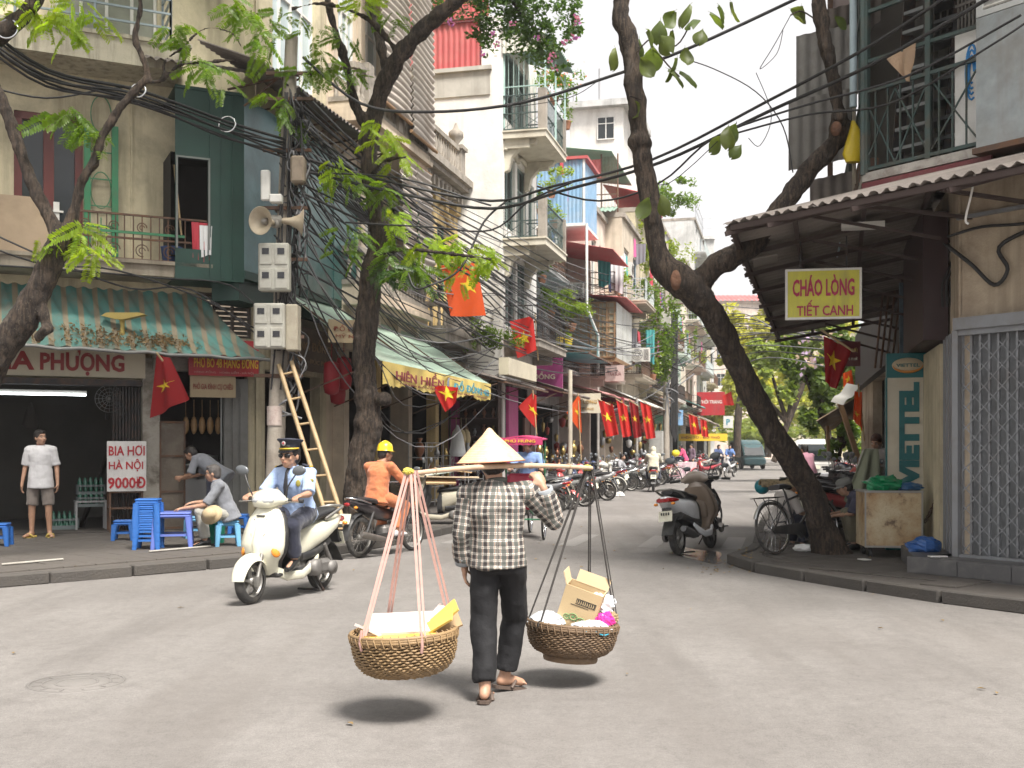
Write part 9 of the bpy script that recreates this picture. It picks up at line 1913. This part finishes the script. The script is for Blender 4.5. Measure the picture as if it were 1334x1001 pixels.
limbs([[(-70,640,53.2,13.1),(-40,540,44.4,13.1),(-8,468,41.4,13.1),(28,420,38.5,13.1),(52,375,32.6,13.1),(70,335,31.1,13.1),(82,305,28.1,13.1)],[(80,310,22.2,13.1),(62,280,16.3,13.1),(42,240,14.8,13.1),(24,190,14.8,13.1),(4,135,14.8,13.1),(-25,80,13.3,13.1)],[(88,300,19.2,13.1),(100,265,11.1,13.1),(107,235,10.4,13.1),(122,212,11.8,13.1),(135,175,10.4,13.1),(158,140,9.6,13.1),(182,112,8.9,13.1),(193,100,8.9,13.1),(186,75,7.4,13.1),(176,48,7.4,13.1),(183,10,6.7,13.1),(180,-25,5.9,13.1)],[(193,107,5.9,13.1),(212,104,4.4,13.1),(215,80,3.7,13.1),(238,62,3.7,13.1),(265,38,3.7,13.1),(300,42,3.5,13.1),(315,62,3.5,13.1)],[(212,104,4.4,13.1),(232,86,3.7,13.1),(260,82,3.5,13.1),(310,78,3.5,13.1)],[(-30,75,25.2,13),(5,42,22.2,13),(40,10,19.2,13),(60,-25,17.8,13)],[(50,440,14.8,13.0),(60,428,10.4,12.9)],[(52,385,11.8,13.1),(62,432,13.3,13.0)]],T1,.024,(.018,7),knots=[(60,430,12.95,.07)])
LG=leafmat('leaf_green',(.12,.22,.025),.5);LBR=leafmat('leaf_bright',(.27,.4,.04),.55);LD=leafmat('leaf_dark',(.04,.09,.025),.35);LRB=leafmat('leaf_broad',(.12,.17,.05),.4)
def frond_mesh(n=9,L=.5,lw=.07,ll=.16,seed=0,m=None,droop=.25):
 rn=random.Random(seed);g=G()
 def ax(s):return V(L*s,0,-droop*L*s*s)
 g.tube([ax(i/6)for i in range(7)],.003,3,False)
 for i in range(n):
  s=.15+.85*i/(n-1);sc_=1-.45*abs(s-.45)
  for sd_ in(-1,1):
   b0=ax(s);dr_=V(.35+rn.uniform(-.1,.1),sd_*1.0,-.3+rn.uniform(-.25,.15)).normalized();w_=dr_.cross(V(0,0,1)).normalized();l_=ll*sc_*rn.uniform(.85,1.1);wd_=lw*sc_
   nn=V(0,0,rn.uniform(-.3,.3)*wd_)
   pts=[b0,b0+dr_*l_*.35+w_*wd_*.5+nn,b0+dr_*l_*.75+w_*wd_*.4,b0+dr_*l_+V(0,0,-.1*l_),b0+dr_*l_*.75-w_*wd_*.4,b0+dr_*l_*.35-w_*wd_*.5-nn]
   g.add(pts,[(0,1,2,5),(2,3,4),(2,4,5)][0:1]+[(2,3,4,5)])
 me=g.mesh('frond');me.materials.append(m);return me
FR={k:[frond_mesh(13,.42,.036,.11,s,m)for s in range(3)]for k,m in(('g',LG),('b',LBR),('d',LD))}
def fronds(tree,cx,cy,Y,spread,n,kind,sc_=1.0,down=0.0,seed=0):
 rn=random.Random(seed*31+int(cx));w_=Vector(tree['_w']);c=at(cx,cy,Y);S_=spread*Y/F
 for i in range(int(n*1.3)):
  an=2*PI*i/n+rn.uniform(-.3,.3);p=c+V(math.cos(an)*S_*rn.uniform(.0,.5),rn.uniform(-.3,.3),math.sin(an)*S_*rn.uniform(0,.4));o=link('frond',rn.choice(FR[kind]),tree);o.location=p-w_
  o.rotation_euler=(rn.uniform(-.9,.9)+.5,rn.uniform(-.1,.7)+down-.3*math.sin(an),an*1.0 if rn.random()<.5 else rn.uniform(0,6.28));o.scale=(sc_*rn.uniform(.7,1.15),)*3
for(x,y,n,k,s)in((105,300,9,'b',.8),(120,325,8,'b',.8),(70,315,5,'b',.6),(92,152,10,'g',.9),(118,168,7,'g',.8),(55,18,13,'b',.85),(90,35,8,'b',.8),(110,12,8,'b',.8),(25,8,6,'b',.8),(232,44,10,'g',.8),(262,88,10,'g',.8),(285,100,4,'g',.7),(320,22,10,'g',.8),(345,62,7,'g',.75),(300,5,8,'g',.8)):fronds(T1,x,y,13.1,30,n,k,s,.2)
for(x,y,n,k,s)in((352,38,9,'g',.8),(372,20,7,'g',.8),(362,130,10,'g',.9),(378,150,6,'g',.8),(422,84,12,'g',.95),(452,92,7,'g',.8),(395,98,6,'g',.8),(470,8,8,'b',.8),(492,175,12,'b',.9),(520,205,9,'b',.8),(436,220,12,'b',.9),(455,240,7,'g',.8),(500,250,7,'g',.9),(512,285,8,'b',.9),(520,330,12,'g',1.0),(560,318,12,'b',1.0),(600,322,11,'b',1.0),(635,332,8,'b',.9),(540,350,10,'g',1.0),(505,355,8,'d',.9),(455,305,8,'g',.8),(452,328,5,'g',.8),(600,355,5,'b',.8),(410,40,6,'g',.8),(450,45,6,'g',.8),(510,20,7,'g',.8)):fronds(T2,x,y,17.0,34,n,k,s,.15)
def leaf_mesh(seed,m):
 rn=random.Random(seed);g=G();L,Wd=.3,.13
 g.grid(lambda a,b:V(L*a,Wd*(2*b-1)*(math.sin(PI*min(1,a*.92+.06))**.8)*(.55+.75*a),.03*math.cos((2*b-1)*2)-.12*a*a*rn.uniform(.9,1.1)),8,4);g.tube([V(-.05,0,.02),V(0,0,.02),V(L*.6,0,.0)],.003,3,False);me=g.mesh('leaf');me.materials.append(m);return me
LFM=[leaf_mesh(i,LRB)for i in range(3)];rn=random.Random(5);w_=Vector(T3['_w'])
for(x,y,s)in[(800,64,.9),(820,132,.9),(842,40,1),(850,62,1.1),(862,48,1),(870,92,.9),(880,76,1),(860,28,.9),(832,52,.9),(893,62,.8),(905,28,.9),(915,40,.8),(885,95,.9),(900,8,1),(925,18,.8),(938,178,.9),(948,166,1),(958,162,.9),(965,190,.7),(845,258,.9),(862,255,.9),(1030,12,.7),(1045,8,.7),(1035,22,.5),(1088,22,.7),(875,40,.9),(835,75,.9),(880,15,.9),(935,8,.9),(953,3,.9)]:
 o=link('leaf',rn.choice(LFM),T3);o.location=at(x,y,13.4+rn.uniform(-.3,.3))-w_;o.rotation_euler=(rn.uniform(-1.2,1.2),rn.uniform(.3,1.6),rn.uniform(0,6.28));o.scale=(s*.95,)*3
for pts in([(828,70,13.6),(850,50,13.5),(880,60,13.5),(900,30,13.4)],[(1068,30,13.5),(1045,15,13.5),(1030,20,13.4)],[(850,60,13.5),(870,85,13.5),(885,100,13.4)],[(835,130,13.5),(828,128,13.5),(820,125,13.4)]):
 g=G();g.tube(smoothpath([at(*p)for p in pts],4),.01,5);g.build('twig',BARK,T3)
def crown(tree,blobs,m,n,size,seed=0,name='crown',quad=True):
 rn=random.Random(seed);g=G();tot=sum(b[1][0]*b[1][1]*b[1][2]for b in blobs);
 for c,r in blobs:
  c=Vector(c);k=int(n*(r[0]*r[1]*r[2])/tot)
  subs=[(V(rn.gauss(0,.45),rn.gauss(0,.45),rn.gauss(0,.45)),rn.uniform(.18,.4))for _ in range(18)]
  for _ in range(k):
   sc_,sr=rn.choice(subs);d=V(rn.gauss(0,1),rn.gauss(0,1),rn.gauss(0,1)).normalized()*sr*(rn.random()**.4);p=sc_+d
   if p.length>1.15:continue
   p=c+V(p.x*r[0],p.y*r[1],p.z*r[2]);a=V(rn.gauss(0,1),rn.gauss(0,1),rn.gauss(0,.6)).normalized();b_=a.cross(V(rn.gauss(0,1),rn.gauss(0,1),rn.gauss(0,1))).normalized();s=size*rn.uniform(.6,1.4)
   g.add([p-a*s,p+b_*s*.45,p+a*s,p-b_*s*.45],[(0,1,2,3)])
 return g.build(name,m,tree)
for T_,bl,sd_ in((T1,[((-4.6,14.2,10.9),(3.2,2.8,1.5)),((-7.6,13.2,10.8),(2.8,2.6,1.5)),((-3.4,12.0,10.6),(2.4,2.0,1.3))],41),(T2,[((-1.8,16.6,11.9),(2.8,2.6,1.5)),((-4.6,17.0,11.6),(2.6,2.4,1.5))],42),(T3,[((7.2,8.2,10.2),(2.8,2.8,1.3)),((5.4,10.2,10.4),(2.2,2.2,1.3))],43)):
 crown(T_,[(V(*c_),r_)for c_,r_ in bl],LG,9000,.11,sd_)  # unseen crowns above the view, placed to shade the near corners
TC=thing('flowering_tree','dense green crown with violet blossoms hanging in from the upper frame before the white house','tree',(-4,24.5,.12));limbs([[(560,700,20,24.5),(552,300,16,24.5),(600,40,14,24.5),(640,-60,12,24.5)]],TC,.05,(.02,5))if 0 else None
Yc=24.0
blb=[(at(600,-5,Yc),(.6,.7,.5)),(at(640,30,Yc),(.75,.8,.6)),(at(690,25,Yc),(.8,.8,.75)),(at(735,20,Yc),(.45,.7,.7)),(at(620,-10,Yc),(1.0,.9,.6)),(at(700,60,Yc),(.55,.6,.55)),(at(725,75,Yc),(.4,.5,.35)),(at(640,58,Yc),(.3,.4,.25)),(at(680,-30,Yc),(1.6,1.2,.8))]
crown(TC,blb,leafmat('leaf_bauhinia',(.06,.125,.02),.4),9000,.06,3)
g=G();g.tube(smoothpath([at(606,-90,Yc),at(650,-20,Yc),at(690,30,Yc),at(722,70,Yc)],4),.035,6);g.tube(smoothpath([at(650,-20,Yc),at(610,0,Yc),at(585,10,Yc)],4),.025,6);g.build('branch',BARK,TC)
g=G();rn=random.Random(9)
for(x,y)in((584,26),(588,30),(630,70),(648,58),(640,45),(668,32),(735,55),(748,48),(751,52),(720,72),(722,88),(716,80),(700,50),(750,22),(752,30)):
 for k in range(7):p=at(x,y,Yc-.6)+V(rn.uniform(-.07,.07),rn.uniform(-.05,.05),rn.uniform(-.06,.06));a=V(rn.gauss(0,1),rn.gauss(0,1),rn.gauss(0,1)).normalized();b_=a.cross(V(.3,.5,.8)).normalized();g.add([p-a*.04,p+b_*.03,p+a*.04,p-b_*.03],[(0,1,2,3)])
g.build('blossom',leafmat('violet_blossom',(.4,.14,.55),.3,.2),TC)
def plant(name,label,c,r,n,m,size=.06,seed=0,pot=True,group='potted plants on the balconies'):
 t=thing(name,label,'plant',Vector(c)-V(0,0,r[2]));crown(t,[(c,r)],m,n,size,seed,'foliage')
 if pot:g=G();p=Vector(c)-V(0,0,r[2]+.2);g.lathe([(.1,0),(.15,.22),(.16,.24),(.13,.22)],p,12);g.build('pot',mat('terracotta',(.35,.16,.09),.8),t)
 return t
GY=leafmat('leaf_yellow_green',(.24,.34,.05),.45)
plant('balcony_plant','large pink flowered plant spilling over the top corner balcony of the white house',at(722,105,34),(.85,.5,.55),1500,LG,.05,1);g=G();rn=random.Random(4)
for k in range(90):p=at(722,100,33.6)+V(rn.gauss(0,.38),rn.gauss(0,.3),rn.gauss(0,.25));a=V(rn.gauss(0,1),rn.gauss(0,1),rn.gauss(0,1)).normalized()*.04;b_=a.cross(V(.3,.5,.8)).normalized()*.035;g.add([p-a,p+b_,p+a,p-b_],[(0,1,2,3)])
g.build('pink_flowers',leafmat('pink_blossom',(.6,.25,.25),.3,.2),None,'loose pink flowers over the top corner balcony of the white house',None,kind='stuff')
plant('balcony_plant','trailing plant at the outer pier of the top corner balcony',at(738,135,34),(.3,.3,.6),500,LG,.045,2);plant('balcony_plant','bushy plant on the lower corner balcony pier of the white house',at(705,262,35),(.42,.3,.3),500,LG,.05,3);plant('balcony_plant','red tinged plant beside the bushy one on the lower corner balcony',at(722,278,35),(.4,.3,.28),400,GY,.045,4)
plant('balcony_plant','big yellow green bush on the balcony above the red flag',at(745,402,36.5),(.75,.5,.55),1300,GY,.055,5);plant('balcony_plant','dark green bush beside the yellow green one',at(718,388,36.5),(.55,.4,.45),800,LG,.055,6);plant('balcony_plant','straggling creeper on the awning left of the bright red flag',at(640,440,29.5),(.95,.6,.6),1300,LG,.05,7,False)
plant('balcony_plant','pot plant on the first balcony of the white house near the flag',at(655,420,33),(.45,.3,.35),400,GY,.05,8);plant('balcony_plant','plants behind the railing of the balcony under the red awning',at(763,330,43),(.6,.4,.45),600,LG,.06,9)
for i,(px,py)in enumerate(((729,440),(741,442))):plant('hanging_planter',('yellow hanging flower pot below the green bush','second yellow hanging flower pot beside the blue sheet')[i],at(px,py-5,36.2),(.16,.14,.14),120,GY,.04,20+i,False);g=G();g.lathe([(.09,-.25),(.14,-.02),(.14,0),(.0,-.02)],at(px,py,36.2),12);g.build('flower_pot',SIGNY,None,('yellow bucket pot hanging below the green bush','second yellow bucket pot hanging on the rail')[i],'flower pot',loc=at(px,py,36.2))
plant('creeper','tall climbing creeper beside the far cable pole',at(862,430,50.5),(1.4,.8,2.6),2600,LG,.1,10,False);plant('creeper','green creeper hanging over the high balconies above the far pole',at(868,345,56),(1.4,.9,1.6),1500,GY,.1,11,False);plant('creeper','rooftop shrubs behind the forked trunk',at(872,255,58),(1.6,1,1.3),1500,LG,.1,12,False);plant('creeper','small rooftop bush near the grey tower',at(905,400,80),(1.6,1,2.2),1200,LG,.14,13,False);plant('creeper','green plants on the narrow balconies over the lattice bay',at(845,320,52),(.5,.5,1.6),700,GY,.09,14,False)
plant('creeper','thin bare shrub against the white wall above the orange flag',at(632,300,31),(.6,.3,.6),120,LG,.05,15,False)
rn=random.Random(77)
for i,(u,v,z,nm)in enumerate(((35.0,-7.7,7.2,'narrow grey house, second floor'),(36.5,-7.7,10.3,'narrow grey house, under the blue bay'),(43.5,-6.5,7.9,'beige house, over the lattice bay'),(47.2,-5.9,7.9,'sand coloured house, middle balcony'),(49.5,-5.8,4.9,'sand coloured house, lowest balcony'),(53,-6.1,7.7,'cream house, middle balcony'),(55.5,-6.0,10.8,'cream house, top balcony'),(58.5,-6.4,7.6,'bare brick house'),(65,-6.2,7.8,'white house behind the far pole, middle'),(67,-6.1,11,'white house behind the far pole, top'),(72,-6.4,7.6,'pale green house'),(80,-6.1,7.7,'pale pink house'))):
 plant('balcony_plant','leafy pot plants on the balcony of the '+nm,SW(u,v,z+.35),(.7,.35,.5),420,GY if i%3 else LG,.07,50+i)
 for k in range(2):c_=rn.randrange(6);cloth('laundry',SW(u+1.2+k*.6,v+.1,z+1.5),.45,rn.uniform(.6,1.2),LN[c_][1],LN[c_][0]+' washing on the balcony of the '+nm+(', further along' if k else ''),group='washing hung on the balconies',dirv=D)
def far_tree(label,px,base_py,Y,cr,m,n,size,seed,trunk=None):
 q=at(px,base_py,Y);t=thing('distant_tree',label,'tree',(q.x,Y,0),'trees closing the street');top=at(cr[0][0],cr[0][1],Y)
 g=G();tp=trunk or[(px,596,10),(px+4,520,8),(cr[0][0],cr[0][1],4)];g.tube(smoothpath([at(x,y,Y)for x,y,w in tp],4),[tp[min(len(tp)-1,i//4)][2]*Y/F/2 for i in range(4*(len(tp)-1)+1)],8)
 for(x,y,rx_,rz_)in cr[:4]:a=at(tp[1][0],tp[1][1],Y);g.tube([a,a.lerp(at(x,y,Y),.5)+V(0,.3,.2),at(x,y,Y)],[.12,.08,.04],6)
 g.build('trunk',BARK,t);crown(t,[((at(x,y,Y)),(rx_*Y/F,rx_*Y/F*.8,rz_*Y/F))for x,y,rx_,rz_ in cr],m,n,size,seed);return t
LF1=leafmat('leaf_far_bright',(.46,.52,.19),.5);LF2=leafmat('leaf_far',(.3,.38,.14),.45);LF3=leafmat('leaf_mid',(.14,.22,.07),.45)  # far foliage lightened in its base colour to suggest sun and haze
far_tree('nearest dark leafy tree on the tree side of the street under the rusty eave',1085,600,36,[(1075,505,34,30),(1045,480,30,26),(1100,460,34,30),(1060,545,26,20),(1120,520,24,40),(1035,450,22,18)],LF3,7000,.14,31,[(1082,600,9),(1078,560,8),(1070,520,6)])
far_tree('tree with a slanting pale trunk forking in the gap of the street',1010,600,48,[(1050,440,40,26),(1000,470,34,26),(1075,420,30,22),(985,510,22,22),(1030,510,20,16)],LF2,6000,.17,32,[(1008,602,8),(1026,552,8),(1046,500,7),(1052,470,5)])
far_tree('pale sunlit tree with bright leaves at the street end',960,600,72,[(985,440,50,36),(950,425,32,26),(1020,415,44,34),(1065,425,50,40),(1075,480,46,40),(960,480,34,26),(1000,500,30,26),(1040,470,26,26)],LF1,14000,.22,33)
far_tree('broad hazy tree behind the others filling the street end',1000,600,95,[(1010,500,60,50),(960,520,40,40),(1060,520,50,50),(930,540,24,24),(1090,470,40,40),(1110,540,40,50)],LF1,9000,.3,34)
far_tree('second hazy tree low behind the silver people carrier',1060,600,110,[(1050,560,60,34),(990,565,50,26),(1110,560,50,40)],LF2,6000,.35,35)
far_tree('small dark tree by the stall awning posts',1090,600,29,[(1100,560,18,22),(1082,585,14,12),(1118,590,14,20)],LF3,2200,.1,36,[(1092,604,5),(1096,580,4),(1100,560,3)])
g=G();rn=random.Random(2)
for k in range(70):x,y=(1052+rn.gauss(0,9),468+rn.gauss(0,8))if k%2 else(1063+rn.gauss(0,14),440+rn.gauss(0,5));p=at(x,y,34.5+rn.random());a=V(rn.gauss(0,1),rn.gauss(0,1),rn.gauss(0,1)).normalized()*.08;b_=a.cross(V(.3,.5,.8)).normalized()*.06;g.add([p-a,p+b_,p+a,p-b_],[(0,1,2,3)])
g.build('lilac_blossom',leafmat('lilac_blossom',(.5,.38,.6),.3,.2),None,'lilac blossom scattered through the trees under the rusty eave',None,kind='stuff')
g=G();rn=random.Random(8)
for k in range(160):
 if k%2:p=gp(rn.uniform(905,985),rn.uniform(722,748),.0)
 else:p=V(rn.uniform(-6,7),rn.uniform(5.4,22),.0)
 z=.012 if not(inside((p.x,p.y),lp)or inside((p.x,p.y),rp))else.14;a=rn.uniform(0,6.28);s=rn.uniform(.012,.035);g.add([p+V(math.cos(a)*s,math.sin(a)*s,z),p+V(-math.sin(a)*s*.5,math.cos(a)*s*.5,z+.01),p+V(-math.cos(a)*s,-math.sin(a)*s,z),p+V(math.sin(a)*s*.5,-math.cos(a)*s*.5,z+.006)],[(0,1,2,3)])
g.build('fallen_leaves',mat('dry_leaf_ground',(.3,.2,.08),.8,var=.5,scale=8,geo=True),None,'small fallen leaves and scraps scattered on the road',None,kind='stuff')
for px,py,s,lab in((806,640,.18,'white paper cup bag dropped at the kerb by the parked bikes'),(870,640,.1,'small yellow scrap on the road by the hooded rider')):
 crumple('scrap',gp(px,py+5,.05),(s,s*.7,s*.5),WHT if 'white' in lab else SIGNY,lab,'rubbish',seed=int(px))
WET=mat('wet_asphalt',(.12,.115,.11),.18,var=.3,scale=3,spec=.6,geo=True)
g=G();pts=[(V(2.35,15.2,0)),V(2.9,14.5,0),V(2.75,14.9,0),V(3.0,15.6,0),V(2.9,16.4,0),V(2.4,16.0,0)]
cx_=V(2.62,15.5,.004);rim_=[cx_+V((.32+.08*math.sin(3*a))*math.cos(a),(1.0+.2*math.sin(4*a+1))*math.sin(a),0)for a in[i*PI/16 for i in range(32)]]
g.add(rim_,[tuple(range(32))]);g.build('puddle',WET,kind='structure')
hz=G();hz.box((0,1095,18.5),(3020,2330,39));hz_m=bpy.data.materials.new('haze');hz_m.use_nodes=True;t=hz_m.node_tree;t.nodes.clear();pv=_n(t,'VolumePrincipled');pv.inputs['Color'].default_value=(.95,.96,1,1);pv.inputs['Density'].default_value=.0006;pv.inputs['Anisotropy'].default_value=.2;oo=_n(t,'OutputMaterial');t.links.new(pv.outputs[0],oo.inputs['Volume'])
HAZE=True
if HAZE:hz.build('haze',hz_m,kind='stuff')
for o in bpy.data.objects:
 for k_ in('_w','_J'):
  if k_ in o:del o[k_]
